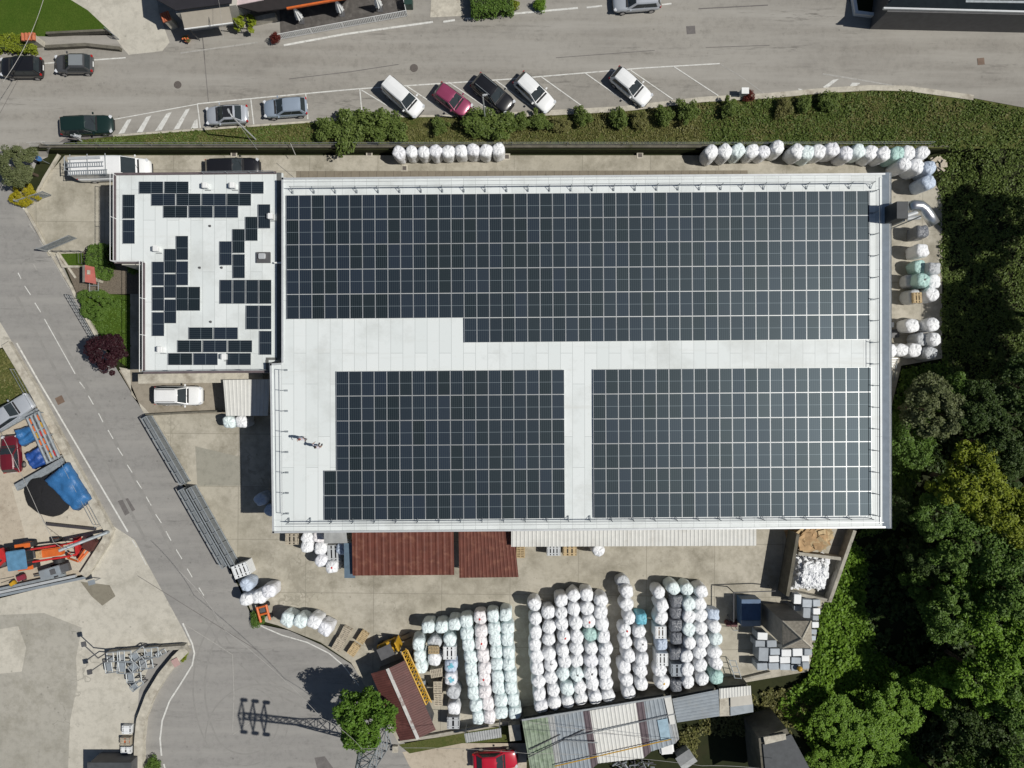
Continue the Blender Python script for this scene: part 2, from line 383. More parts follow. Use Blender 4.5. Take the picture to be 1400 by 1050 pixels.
def leaves(name, centers, radii, n, size, seed=0, flat=.6, aspect=1.6):
    # many leaf-sized quads around clump centres
    rg = np.random.default_rng(seed); k = len(centers); per = max(1, n // k); N = per * k
    c = np.repeat(np.asarray(centers, float), per, 0); R = np.repeat(np.asarray(radii, float), per, 0)
    d = rg.normal(size=(N, 3)); d /= np.linalg.norm(d, axis=1)[:, None]
    p = c + d * (R * rg.uniform(.35, 1.0, (N, 1)) ** .5 if R.ndim == 2 else (R[:, None] * rg.uniform(.35, 1.0, (N, 1)) ** .5))
    nr = d * .6 + rg.normal(size=(N, 3)) * .6; nr[:, 2] = np.abs(nr[:, 2]) + flat; nr /= np.linalg.norm(nr, axis=1)[:, None]
    t = np.cross(nr, rg.normal(size=(N, 3))); t /= np.linalg.norm(t, axis=1)[:, None]; b = np.cross(nr, t)
    s = size * rg.uniform(.6, 1.4, (N, 1)); a = t * s * aspect / 2; e = b * s / 2
    V = np.stack([p - a, p - a * .1 + e, p + a, p - a * .1 - e], 1).reshape(-1, 3)
    me = bpy.data.meshes.new(name); me.vertices.add(4 * N); me.vertices.foreach_set('co', V.ravel())
    me.loops.add(4 * N); me.loops.foreach_set('vertex_index', np.arange(4 * N, dtype=np.int32))
    me.polygons.add(N); me.polygons.foreach_set('loop_start', np.arange(0, 4 * N, 4, dtype=np.int32))
    me.update(calc_edges=True); me.validate(); return me
def crown_mesh(name, seed, clumps=60, n=6000, size=.3, squash=.75, cr=.26, shell=.55):
    rg = np.random.default_rng(seed); d = rg.normal(size=(clumps, 3)); d[:, 2] = np.abs(d[:, 2]) * 1.0 - .25
    d /= np.linalg.norm(d, axis=1)[:, None]
    lob = 1 + .18 * np.sin(3 * np.arctan2(d[:, 1], d[:, 0]) + seed) + .12 * np.sin(5 * np.arctan2(d[:, 1], d[:, 0]) + 2 * seed)
    c = d * rg.uniform(shell, .95, (clumps, 1)) * lob[:, None]; c[:, 2] *= squash
    return leaves(name, c, rg.uniform(cr * .6, cr * 1.2, clumps), n, size, seed + 100)
# ------------------------------------------------------------------ the ground
def base_ground():
    xs = sorted(set([-600, -200, 200, 600] + [x for x in np.arange(-60, 60.1, 1.5)])); ys = sorted(set([-600, -200, 200, 600] + [y for y in np.arange(-45, 45.1, 1.5)] + [WY - .03, WY - .01]))
    bm = BM(); vs = {}
    for i, x in enumerate(xs):
        for j, y in enumerate(ys): vs[i, j] = bm.verts.new((x, y, hz(x, y) - .28))
    for i in range(len(xs) - 1):
        for j in range(len(ys) - 1): bm.faces.new((vs[i, j], vs[i + 1, j], vs[i + 1, j + 1], vs[i, j + 1]))
    tag(obj('ground', bm, EARTH), None, None, kind='structure')
base_ground()
drape('street', [(-90, 50), (-2, 50), (165, 48), (215, 20), (215, -5), (380, -30), (555, -30), (700, -12), (790, -6), (830, -30), (1150, -30), (1168, 20), (1215, 24), (1400, 31), (1480, 34), (1480, 172), (1400, 147), (1330, 134), (1240, 121), (1190, 120), (1050, 131), (960, 136), (850, 149), (700, 157), (520, 159), (440, 165), (200, 182), (120, 189), (78, 196), (50, 222), (-90, 222)], ASPH, .0, 1.0)
drape('side_road', [(-90, 222), (50, 222), (36, 262), (45, 290), (78, 345), (112, 420), (160, 505), (200, 570), (250, 665), (325, 800), (348, 852), (395, 862), (440, 882), (480, 908), (510, 950), (548, 1012), (640, 1080), (185, 1080), (185, 1000), (180, 930), (205, 890), (240, 875), (160, 745), (140, 708), (48, 525), (-8, 432), (-90, 330)], ASPH2, .0, 1.0)
drape('yard', [(78, 207), (1270, 207), (1288, 270), (1288, 490), (1232, 500), (1218, 560), (1216, 700), (1165, 728), (1128, 820), (1105, 918), (990, 938), (720, 990), (545, 1016), (505, 948), (480, 906), (438, 878), (380, 855), (348, 846), (326, 796), (252, 662), (202, 566), (163, 507), (178, 505), (178, 400), (118, 350), (66, 350), (36, 290), (52, 255)], CONC, .008)
drape('works_yard', [(-90, 818), (0, 818), (112, 790), (140, 742), (150, 716), (184, 738), (250, 860), (261, 882), (214, 886), (190, 945), (182, 1080), (-90, 1080)], CONC2, .008)
drape('storage_yard', [(-90, 555), (0, 575), (20, 560), (45, 540), (58, 545), (158, 724), (115, 785), (0, 812), (-90, 830)], SAND, .008)
drape('gravel_verge', [(-90, 440), (0, 440), (18, 470), (0, 476), (-90, 480)], CONC2, .006)
drape('rough_grass', [(-90, 480), (0, 478), (22, 482), (60, 548), (44, 541), (0, 575), (-90, 550)], BANK, .012)
drape('lawn', [(-90, -60), (92, -60), (94, -2), (120, 14), (150, 40), (148, 46), (66, 50), (0, 48), (-90, 48)], GRASS, .012)
drape('driveway', [(92, -60), (205, -60), (218, 20), (232, 58), (222, 70), (176, 75), (168, 66), (152, 44), (120, 14), (94, -2)], CONC2, .014)
drape('street_corner', [(36, 190), (95, 185), (85, 198), (60, 214), (36, 224)], ASPH, .004, 1.0)
drape('bank', [(86, 197), (130, 189), (200, 182.5), (440, 165.5), (520, 159.5), (700, 157.5), (850, 149.5), (960, 136.5), (1050, 131.5), (1190, 120.5), (1240, 121.5), (1330, 134.5), (1400, 147.5), (1480, 172), (1480, 203), (1290, 203), (960, 200), (960, 200.5), (78, 200.5)], BANK, .012)
drape('garden_lawn', [(120, 400), (178, 404), (178, 505), (160, 492), (108, 410)], GRASS, .016)
drape('garden_lawn', [(82, 347), (114, 346), (115, 363), (91, 364)], GRASS, .018)
drape('garden_bed', [(90, 365), (118, 340), (200, 340), (200, 402), (120, 402), (108, 408)], M['mulch'], .014)
drape('gravel_court', [(163, 506), (205, 506), (366, 512), (366, 570), (290, 566), (206, 566), (200, 568), (180, 536)], GRAV, .014)
drape('grass_strip', [(545, 1018), (700, 990), (702, 1014), (632, 1016), (560, 1030)], BANK, .02)
drape('gravel_lane', [(550, 1028), (632, 1016), (720, 1016), (720, 1080), (600, 1080), (560, 1048)], SAND, .015)
drape('pavement', [(163, 502), (178, 505), (180, 540), (200, 560), (206, 567), (200, 571)], M['stone'], .022)
drape('dark_slab', [(-90, 845), (60, 838), (112, 858), (104, 900), (106, 935), (96, 985), (92, 1080), (-90, 1080)], ground_mat('old_slab', (.36, .345, .30), (.42, .40, .35), (.28, .265, .22), cracks=.16, stainamt=(.48, .68)), .012)
drape('pale_slab', [(-10, 862), (25, 856), (36, 885), (30, 918), (-10, 922)], CONC2, .016)
drape('yard_stain', [(110, 795), (150, 800), (158, 815), (140, 828), (125, 815)], ground_mat('stain', (.22, .20, .155), (.26, .24, .19), (.18, .16, .12)), .012)
drape('concrete_apron', [(590, -5), (630, -5), (632, 22), (588, 24)], M['stone'], .02)
drape('paved_strip', [(405, 234), (1022, 233), (1022, 246), (405, 247)], ground_mat('paving_blocks', (.23, .2, .155), (.25, .22, .17), (.19, .17, .13), joints=(.82, 3.0)), .02)
# darker worn asphalt along the terrace, and patches
drape('asphalt_patch', [(161, 685), (175, 681), (185, 697), (171, 705)], M['patch'], .006)
drape('asphalt_patch', [(430, 1036), (444, 1034), (470, 1070), (440, 1075)], M['patch'], .006)
drape('asphalt_patch', [(938, 36), (950, 35), (951, 46), (939, 47)], M['patch'], .006)
drape('asphalt_patch', [(95, 185), (150, 180), (155, 186), (80, 195)], M['patch'], .005)
for dx in (0, 1):
    pass
drape('repaired_slab', [(267, 610), (330, 625), (331, 664), (270, 664)], M['darkconc'] if False else ground_mat('slab', (.31, .30, .25), (.34, .325, .275), (.27, .26, .22)), .014)
drape('sandy_slab', [(16, 665), (36, 660), (58, 680), (98, 700), (120, 690), (150, 715), (150, 735), (110, 780), (30, 775), (34, 730)], ground_mat('pale_sand', (.52, .47, .38), (.56, .51, .42), (.40, .35, .27)), .016)
# painted markings
bm = BM()
W = [([(388, 62), (470, 47), (592, 30)], 2.6), ([(606, 30), (622, 27.5)], 2.6), ([(636, 26), (700, 19), (790, 11)], 2.6), ([(802, 10.5), (823, 8)], 2.2), ([(905, 6.5), (918, 5)], 2),
     ([(57, 87), (172, 79)], 1.8), ([(152, 164), (270, 142.5)], 1.2), ([(270, 142), (352, 134), (490, 121.5), (700, 108), (880, 93), (984, 87)], 1.6),
     ([(270, 142), (274, 175)], 1.6), ([(343, 136), (347, 170)], 1.6), ([(418, 127), (421, 163)], 1.6), ([(492, 122), (495, 157)], 1.6), ([(494, 123), (552, 158)], 1.4), ([(555, 117), (615, 157)], 1.4),
     ([(613, 112), (675, 154)], 1.4), ([(678, 110), (735, 152)], 1.4), ([(740, 105), (797, 146)], 1.4), ([(800, 100), (858, 141)], 1.4), ([(862, 96), (920, 136)], 1.4), ([(921, 91), (982, 131)], 1.4),
     ([(23, 469), (56, 526), (77, 561), (175, 727)], 2.2), ([(181, 738), (187, 748)], 1.6), ([(191, 755), (200, 772)], 1.2),
     ([(250, 852), (263, 880), (266, 893), (263, 909), (247, 935), (232, 958), (222, 985), (219, 1010), (221, 1033)], 2.2), ([(224, 1044), (230, 1066)], 2),
     ([(348, 851), (362, 858), (385, 868), (420, 878), (450, 893), (470, 910), (485, 930), (491, 937)], 1.6),
     ([(32, 284), (37, 291)], 2)]
for a, b in (((25, 373), (29, 381)), ((34, 391), (42, 403)), ((48, 414), (56, 427)), ((61, 436), (103, 511)), ((109, 522), (116, 531)), ((121, 541), (128, 553)), ((135, 565), (141, 577)), ((148, 588), (155, 600)), ((161, 612), (168, 623)), ((174, 635), (181, 646)), ((187, 657), (194, 668)), ((200, 679), (207, 691)), ((213, 703), (221, 715)), ((227, 726), (234, 739)), ((241, 751), (249, 764)), ((256, 777), (263, 789)), ((272, 803), (279, 814))):
    W.append(([a, b], 1.3))
stripes(bm, W, .016)
for q in ([(174, 164), (180, 162.5), (170, 182), (162, 183)], [(200, 160), (207, 158), (195, 180.5), (187, 181)], [(228, 155), (235, 153), (221, 178), (212, 179)], [(254, 150), (260, 148), (245, 176), (237, 177.5)], [(266, 165), (270, 163), (271, 175), (261, 176)],
          [(1139, 109), (1147, 108), (1129, 122), (1125, 119)], [(1165, 113), (1176, 113.5), (1167, 121), (1162, 117)], [(1091, 121), (1097, 122), (1093, 126)]):
    bm.faces.new([bm.verts.new((p.x, p.y, hz(p.x, p.y) + .014)) for p in (G(*v) for v in q)])
tag(obj('road_marking', bm, M['marking']), None, None, kind='structure')
bm = BM()
stripes(bm, [([(247, 72.5), (352, 58)], 2), ([(1125, 101), (1180, 110), (1243, 121)], 2), ([(36, 195), (62, 193.5)], 1.6), ([(985, 88), (1012, 104), (1045, 128)], 1), ([(46, 361), (50, 369)], 1.3),
              ([(250, 852), (290, 877), (318, 895), (320, 950), (318, 1000)], .9), ([(318, 1005), (345, 985), (352, 970)], .8), ([(40, 306), (48, 318)], 1.3), ([(54, 328), (62, 340)], 1.3), ([(70, 352), (95, 395)], 1.3)], .011)
bm.faces.new([bm.verts.new((p.x, p.y, hz(p.x, p.y) + .011)) for p in (G(*v) for v in [(37, 195), (62, 194), (42, 212)])])
tag(obj('worn_road_marking', bm, M['faded']), None, None, kind='structure')
bm = BM(); arc = lambda cx, cy, r, a, b: [(cx + r * math.cos(math.radians(a + (b - a) * i / 24)), cy + r * math.sin(math.radians(a + (b - a) * i / 24))) for i in range(25)]
stripes(bm, [(arc(335, 985, 46, -70, 150), 2), (arc(332, 985, 62, -60, 120), 1.6), (arc(430, 940, 150, 150, 215), 2.5), (arc(430, 940, 166, 150, 215), 2), (arc(355, 1010, 74, 180, 300), 1.5), ([(255, 800), (300, 880), (360, 940), (450, 985)], 2.2), ([(268, 800), (313, 878), (372, 932), (455, 975)], 1.8), ([(60, 420), (140, 570), (250, 780)], 5), ([(20, 400), (110, 570), (200, 740)], 4)], .004)
tag(obj('tyre_mark', bm, mat('tyre_mark', (.25, .243, .228), .9, var=.1)), None, None, kind='structure')
bm = BM(); stripes(bm, [([(285, 140), (277, 52)], .8), ([(24, 110), (0, 155)], .7), ([(395, 108), (480, 98), (545, 88)], .9), ([(760, 79), (895, 69)], .8), ([(955, 12), (1050, 7)], 1.3), ([(965, 65), (1052, 62)], .8), ([(188, 787), (350, 888)], .7)], .010)  # tar seams, plus two cast wire shadows painted as dark lines
tag(obj('tar_seam_wire_shadow', bm, M['patch']), None, None, kind='structure')
# kerbs
def kerb(name, pts, w=.3, h=.12):
    bm = BM(); ps = [G(*p) for p in pts]; wall_line(bm, ps, w, lambda p: hz(p[0], p[1]) - .05, lambda p: hz(p[0], p[1]) + h)
    tag(obj(name, bm, M['stone']), None, None, kind='structure')
kerb('kerb', [(1330, 134), (1240, 121.5), (1190, 120.5), (1130, 124), (1050, 131.5), (960, 136.5), (850, 149.5), (700, 157.5)], .5)
kerb('kerb', [(700, 158), (520, 159.5), (440, 165.5), (200, 182.5), (155, 186)], .18, .06)
kerb('kerb', [(35, 285), (60, 330), (98, 392), (106, 410)], .25)
kerb('kerb', [(202, 568), (248, 650)], .45, .15)
kerb('kerb', [(104, 380), (80, 345)], .2)

# manholes and drains
def manhole(px, py, r, label, m='iron'):
    g = G(px, py); bm = BM(); cyl(bm, (g.x, g.y, g.z), r, r, .02, 20)
    tag(obj('manhole_cover', bm, M[m]), label, 'manhole cover', 'manhole covers')
manhole(243, 116, .36, 'round iron manhole cover in the street below the beige awning')
manhole(566, 93, .38, 'round iron manhole cover in the street above the boxy white parked car')
def hatch(px, py, s, rz, label, m='rustiron'):
    g = G(px, py); bm = BM(); box(bm, (g.x, g.y, g.z + .012), (s, s, .024), rz)
    tag(obj('access_hatch', bm, M[m]), label, 'access hatch', 'access hatches')
hatch(1341, 84, .65, .1, 'square dark hatch in the street at the far right')
hatch(82, 547, .72, .45, 'square rusty hatch in the side road beside the silver pickup')
for px, py, lab in ((320, 211, 'small square floor drain behind the black car by the north wall'), (505, 210, 'small square floor drain at the wall, just left of the nine white bales'), (553, 230, 'larger square floor drain below the row of nine white bales'), (878, 207, 'small square floor drain at the wall where the grass bank begins'), (693, 209, 'small square floor drain at the right end of the nine white bales')):
    g = G(px, py); t = thing('floor_drain', lab, 'floor drain', (g.x, g.y, .01), 0, 'floor drains along the north wall')
    bm = BM(); s = .62
    for dx, dy, a, b in ((0, .25, .62, .12), (0, -.25, .62, .12), (.25, 0, .12, .38), (-.25, 0, .12, .38)): box(bm, (dx, dy, .015), (a, b, .03))
    obj('kerb_frame', bm, M['stone'], t); bm = BM(); box(bm, (0, 0, .008), (.4, .4, .016)); obj('grate', bm, M['iron'], t)

# ------------------------------------------------------------------ walls and fences
def wall(name, label, pts, w, z1, m='conc', z=0.0, cat='wall', ground=False, cap=None):
    """pts are the photo pixels of the wall foot"""
    ps = [G(*p) if ground else P(p[0], p[1], z) for p in pts]; c = ps[0]
    t = thing(name, label, cat, (c.x, c.y, 0)); bm = BM()
    loc = [(p.x - c.x, p.y - c.y, p.z) for p in ps]
    wall_line(bm, loc, w, lambda p: p[2] - .05, lambda p: p[2] + z1); obj('wall_body', bm, M[m], t)
    if cap: 
        bm = BM(); wall_line(bm, loc, w + .06, lambda p: p[2] + z1 + .002, lambda p: p[2] + z1 + .09); obj('coping', bm, M[cap], t)
    return t
def fence(name, label, pts, h, step, mpost='galv', mrail='galv', rails=(.5, 1.0), z=None, r=.03, lean=0, cat='fence', slat=None, zadd=0):
    ps = [G(*p) if z is None else P(p[0], p[1], z) for p in pts]; c = ps[0].copy()
    t = thing(name, label, cat, (c.x, c.y, 0)); rel = [Vector((p.x - c.x, p.y - c.y, p.z + zadd)) for p in ps]
    bm = BM()
    for hgt in rails:
        for a, b in zip(rel, rel[1:]): bar(bm, a + Vector((0, 0, hgt)), b + Vector((0, 0, hgt)), r * .8, 6)
    if slat:
        for a, b in zip(rel, rel[1:]):
            n = max(1, int((b - a).length / slat[0])); rz = math.atan2(b.y - a.y, b.x - a.x)
            for i in range(n):
                q = a.lerp(b, (i + .5) / n); box(bm, (q.x, q.y, q.z + h * .55), (slat[1], .025, h * .9), rz)
    obj('rail', bm, M[mrail], t)
    bm = BM(); bar(bm, (0, 0, 0), (0, 0, h), r, 6); me = bpy.data.meshes.new('post'); bm.to_mesh(me); bm.free(); me.materials.append(M[mpost])
    for a, b in zip(rel, rel[1:]):
        n = max(1, round((b - a).length / step))
        for i in range(n + (1 if b is rel[-1] else 0)):
            q = a.lerp(b, i / n); o = bpy.data.objects.new('post', me); COL.objects.link(o); o.parent = t; o.location = q
    return t
wall('retaining_wall', 'long dark concrete retaining wall under the grass bank north of the yard', [(66, 205.6), (300, 205.6), (600, 205.6), (968, 205.6)], .25, 1.28, 'darkconc', cap='darkconc')
wall('retaining_wall', 'low grassy retaining wall behind the right-hand row of wrapped bales', [(969, 205.6), (1290, 205.6)], .15, 1.22, 'darkconc')
fence('wire_fence', 'thin galvanised fence along the top of the north retaining wall', [(68, 200.2), (350, 200), (700, 199.5), (1000, 199.5), (1270, 199)], 1.0, 5.0, rails=(.5, .95), r=.02, zadd=.1, z=NT)
wall('roadside_wall', 'weathered concrete wall along the left edge of the side road, turning at the corner', [(12, 470), (48, 530), (106, 640), (142, 706), (152, 724), (149, 737), (118, 785)], .75, .55, 'stone')
fence('wire_fence', 'thin wire fence above the weathered roadside wall', [(26, 505), (58, 562), (140, 718)], 1.3, 3.2, rails=(.4, .8, 1.25), r=.022)
wall('curved_wall', 'curved pale concrete wall between the works yard and the road bend', [(258, 884), (244, 898), (226, 920), (209, 948), (197, 980), (194, 1010), (193, 1070)], .8, .7, 'stone')
wall('yard_wall', 'grey boundary wall at the top of the heap of steel trestles', [(257, 881), (215, 884), (152, 890)], .35, .8, 'conc')
wall('planter_wall', 'mossy stepped wall edging the lawn beside the two dark parked cars', [(66, 67), (120, 64), (167, 69)], .3, .5, 'darkconc', ground=True)
wall('planter_wall', 'upper mossy wall between the lawn and the planted ledge', [(68, 49), (150, 45)], .2, .6, 'darkconc', ground=True)
wall('south_wall', 'long thin concrete wall under the yard edge, above the sheds', [(548, 1012), (700, 984), (850, 957), (990, 933), (1052, 918)], .22, .35, 'conc')
wall('garage_wall', 'low dirty wall between the white SUV and the left yard', [(202, 567), (260, 564), (306, 562)], .18, .5, 'darkconc')
wall('garden_kerb', 'pale kerb wall framing the small fenced lawn', [(80, 347), (88, 365), (110, 365)], .2, .3, 'stone')
wall('garden_kerb', 'pale kerb along the garden beside the lattice fence', [(112, 420), (140, 470)], .3, .3, 'stone')
wall('court_kerb', 'pale kerb wall beside the olive tree, edging the forecourt', [(82, 212), (62, 245), (50, 270)], .22, .25, 'stone')
fence('garden_fence', 'dark metal fence round the small square lawn', [(78, 345), (115, 345), (116, 362)], 1.0, 1.0, 'darkgrey', 'darkgrey', r=.025)
fence('lattice_fence', 'grey lattice fence beside the side road and the purple tree', [(98, 404), (132, 462)], 1.0, .4, 'darkgrey', 'grey', rails=(.1, .4, .7, 1.0), r=.035)
fence('street_railing', 'white slatted railing in front of the cafe terrace', [(384, 54), (470, 38), (557, 22)], 1.05, 1.6, 'white', 'white', rails=(.1, 1.05), slat=(.16, .1))
fence('terrace_railing', 'short white railing at the right side of the cafe terrace', [(557, 22), (550, -10)], 1.05, 1.0, 'white', 'white', rails=(.1, 1.05), slat=(.16, .1))
fence('metal_railing', 'small grey railing at the corner of the lawn', [(150, 44), (163, 54)], .9, .5, 'galv', 'galv', slat=(.12, .03))
def gate(label, a, b, h=1.4):
    a = G(*a); b = G(*b); t = thing('gate', label, 'gate', a, math.atan2(b.y - a.y, b.x - a.x), 'open gate leaves of the forecourt'); L = (b - a).length
    bm = BM()
    for z in (.15, h): box(bm, (L / 2, 0, z), (L, .06, .06))
    for x in (0, L / 2, L): box(bm, (x, 0, h / 2 + .1), (.06, .05, h))
    obj('gate_frame', bm, M['grey'], t)
    bm = BM(); n = int(L / .16)
    for i in range(n): box(bm, ((i + .5) * L / n, 0, h / 2 + .07), (.09, .03, h - .12))
    obj('infill', bm, M['galv'], t)
    bm = BM(); bar(bm, (-.1, 0, 0), (-.1, 0, h + .2), .08); obj('gate_post', bm, M['grey'], t)
gate('open grey slatted gate leaf beside the yellow shrub', (36, 279), (73, 268))
gate('open grey slatted gate leaf above the small fenced lawn', (66, 343), (106, 326))
# long sliding gates at the left yard
def sliding_gate(label, a, b, h, cols):
    a = P(*a); b = P(*b); t = thing('sliding_gate', label, 'gate', a, math.atan2(b.y - a.y, b.x - a.x), 'sliding gates of the yard'); L = (b - a).length
    w = .5
    bm = BM()
    for y in (-w / 2, w / 2):
        box(bm, (L / 2, y, h), (L, .09, .09)); box(bm, (L / 2, y, .2), (L, .09, .09))
    n = int(L / 1.2)
    for i in range(n + 1):
        x = i * L / n; box(bm, (x, -w / 2, h / 2), (.06, .06, h)); box(bm, (x, w / 2, h / 2), (.06, .06, h)); box(bm, (x, 0, h - .01), (.05, w, .05))
    obj('gate_frame', bm, M['galv'], t)
    bm = BM(); box(bm, (L / 2, 0, h / 2 + .02), (L, w * .66, h - .3)); obj('infill', bm, mat('gate_infill', (.17, .185, .195), .6), t)
sliding_gate('long grey lattice sliding gate beside the road, upper section', (206, 570), (258, 659), 1.3, 1)
sliding_gate('outer grey lattice sliding gate of the lower pair', (255, 667), (314, 771), 1.3, 1)
sliding_gate('inner grey lattice sliding gate of the lower pair', (266, 665), (325, 770), 1.3, 1)

# ------------------------------------------------------------------ main hall
ZR = 6.8
ROT = .0079
def RP(u, v, z=ZR):      # hall roof frame (photo pixels about its middle)
    return P(790 + u + v * ROT * .6, 485 - u * ROT + v, z)
hall = thing('factory_hall', 'large flat white-roofed factory hall covered in solar panel arrays', 'building', (0, 0, 0))
ro = [(385, 243), (1214.5, 236.5), (1215, 722), (372.5, 729), (369, 497), (385, 496)]
rw = pxs(ro, ZR)
inner = [(388, 246), (1209, 240), (1209.5, 718), (375.5, 725), (373, 500), (388, 499)]
bm = BM(); prism(bm, [(p.x * .985 + .15, p.y * .985) for p in rw], -.05, ZR - .3); obj('wall', bm, M['wall'], hall)
bm = BM(); prism(bm, [(p.x, p.y) for p in rw], ZR - .29, ZR); roofo = obj('roof', bm, MEMB, hall)
def edge_run(bm, a, b, w, z0, z1, off=0):
    a = Vector(a); b = Vector(b); d = (b - a); d.z = 0; L = d.length; d.normalize(); nr = Vector((-d.y, d.x, 0)); m = (a + b) / 2 + nr * off
    box(bm, (m.x, m.y, (z0 + z1) / 2), (L, w, z1 - z0), math.atan2(d.y, d.x))
bm = BM()
N6 = len(rw)
for i in (0, 2, 3, 4, 5):
    edge_run(bm, rw[i], rw[(i + 1) % N6], .16, ZR + .003, ZR + .1, -.1)
obj('edge_trim', bm, M['lightgrey'], roofo)
bm = BM()   # sloping metal verge on the east side
a, b = rw[1], rw[2]
for x0, x1, z0, z1 in ((-.55, -.02, .004, .22), (-.02, .14, .0, .26)):
    vs = [bm.verts.new(p) for p in ((a.x + x0, a.y, ZR + .004), (a.x + x1, a.y, ZR + z1), (b.x + x1, b.y, ZR + z1), (b.x + x0, b.y, ZR + .004))]; bm.faces.new(vs)
    w2 = [bm.verts.new((v.co.x, v.co.y, ZR - .28)) for v in vs]
    for k in range(4): bm.faces.new((w2[k], w2[(k + 1) % 4], vs[(k + 1) % 4], vs[k]))
vo = obj('verge', bm, [mat('verge_metal', (.40, .46, .51), .35, .3, var=.1), M['white']], roofo)
for pf in vo.data.polygons:
    if pf.center.x > rw[1].x - .02: pf.material_index = 1
bm = BM()
for (x0, y0, x1, y1) in ((386, 249, 1206, 243), (376, 720, 1208, 714)):
    edge_run(bm, P(x0, y0, ZR), P(x1, y1, ZR), .05, ZR + .003, ZR + .06)
edge_run(bm, P(1202.5, 242, ZR), P(1203, 716, ZR), .05, ZR + .003, ZR + .06)
obj('batten', bm, M['lightgrey'], roofo)
def guard(label, pts, h=.95, spacing=29.6):
    ps = [P(x, y, ZR) for x, y in pts]; t = thing('guard_rail', label, 'guard rail', ps[0], 0, 'guard rails on the hall roof')
    bm = BM()
    for a, b in zip(ps, ps[1:]):
        for z in (.5, h): bar(bm, a - ps[0] + Vector((0, 0, z)), b - ps[0] + Vector((0, 0, z)), .022, 6)
    obj('rail', bm, M['grey'], t)
    bm = BM(); bar(bm, (0, 0, 0), (0, 0, h), .03, 6); bar(bm, (0, 0, h * .55), (.0, .4, .04), .022, 6); box(bm, (0, .25, .03), (.16, .3, .05)); me = bpy.data.meshes.new('post'); bm.to_mesh(me); bm.free(); me.materials.append(M['galv'])
    for a, b in zip(ps, ps[1:]):
        n = max(1, round((b - a).length / (spacing * (HC - ZR) / F))); d = b - a
        for i in range(n + 1):
            o = bpy.data.objects.new('post', me); COL.objects.link(o); o.parent = t; o.location = a.lerp(b, i / n) - ps[0]
            o.rotation_euler = (0, 0, math.atan2(d.y, d.x) + (math.pi if guard.flip else 0))
guard.flip = True; guard('thin grey guard rail along the north edge of the hall roof', [(400, 259), (1190, 252)])
guard.flip = False; guard('thin grey guard rail along the south edge of the hall roof', [(395, 714), (1188, 708)])
guard.flip = True; guard('thin grey guard rail along the east edge of the hall roof', [(1195, 262), (1196, 704)])
guard.flip = False; guard('thin grey guard rail along the west edge of the hall roof', [(387, 506), (389, 702)])
for px, py, n in ((470, 720, 'left'), (629, 718, 'second'), (792, 717, 'third'), (953, 715, 'fourth')):
    pass
# solar panels
PU = 17.33; PVv = 33.93; KZ = (HC - ZR) / F
PW, PL = (PU - .45) * KZ, (PVv - .42) * KZ
def panel_bm(bm, mtx, uvl):
    def q(vs, mi, uv=None):
        f = bm.faces.new([bm.verts.new(mtx @ Vector(v)) for v in vs]); f.material_index = mi
        if uv:
            for l, u in zip(f.loops, uv): l[uvl].uv = u
    w, l, z, fr = PW / 2, PL / 2, .035, .022
    o = [(-w, -l), (w, -l), (w, l), (-w, l)]; i = [(-w + fr, -l + fr), (w - fr, -l + fr), (w - fr, l - fr), (-w + fr, l - fr)]
    for k in range(4):
        k2 = (k + 1) % 4
        q([(*o[k], 0), (*o[k2], 0), (*o[k2], z), (*o[k], z)], 1); q([(*o[k], z), (*o[k2], z), (*i[k2], z), (*i[k], z)], 1)
    q([(*p, z - .002) for p in i], 0, [(0, 0), (1, 0), (1, 1), (0, 1)]); q([(*p, 0) for p in o[::-1]], 1)
bm = BM(); uvl = bm.loops.layers.uv.new('UVMap'); panel_bm(bm, Matrix(), uvl); PANEL = bpy.data.meshes.new('solar_panel'); bm.to_mesh(PANEL); bm.free()
PANEL.materials.append(SOLAR); PANEL.materials.append(ALU)
O = ['zeroth', 'first', 'second', 'third', 'fourth', 'fifth', 'sixth', 'seventh', 'eighth', 'ninth', 'tenth', 'eleventh', 'twelfth', 'thirteenth', 'fourteenth', 'fifteenth', 'sixteenth', 'seventeenth', 'eighteenth', 'nineteenth', 'twentieth',
     'twenty-first', 'twenty-second', 'twenty-third', 'twenty-fourth']
def panel(p, rz, label, tilt=0, group='solar panels of the long north array'):
    o = bpy.data.objects.new('solar_panel', PANEL); COL.objects.link(o); o.location = p; o.rotation_euler = (random.uniform(-.01, .01) + tilt, random.uniform(-.01, .01), rz)
    tag(o, label, 'solar panel', group)
for r in range(6):
    for c in range(46):
        if r == 5 and c < 14: continue
        u = 392.3 + (c + .5) * PU - 790; v = 263.8 + (r + .5) * PVv - 485
        n = 32 if r == 5 else 46; cc = c - 14 if r == 5 else c
        side = f'{O[cc + 1]} from its left end' if cc < n / 2 else f'{O[n - cc]} from its right end'
        panel(RP(u, v, ZR + .13), ROT, f'solar panel in the {["top", "second", "third", "fourth", "fifth", "bottom"][r]} row of the long north array, {side}')
bm = BM(); uvl = bm.loops.layers.uv.new('UVMap')
cells = [(459.5 + c * PU, r) for r in range(6) for c in range(18)] + [(459.5 - PU, 4), (459.5 - PU, 5)] + [(810.5 + c * (PU - .04), r) for r in range(6) for c in range(22)]
for x, r in cells:
    p = RP(x + PU / 2 - 790, 506.2 - .5 + (r + .5) * PVv - 485 + (-.6), ZR + .13)
    panel_bm(bm, Matrix.Translation(p) @ Matrix.Rotation(ROT, 4, 'Z') @ Matrix.Rotation(random.uniform(-.01, .01), 4, 'X') @ Matrix.Rotation(random.uniform(-.01, .01), 4, 'Y'), uvl)
o = obj('solar_panels', bm, [SOLAR, ALU]); tag(o, 'two large south blocks of dark solar panels split by a white walkway', 'solar panels', None, 'stuff')
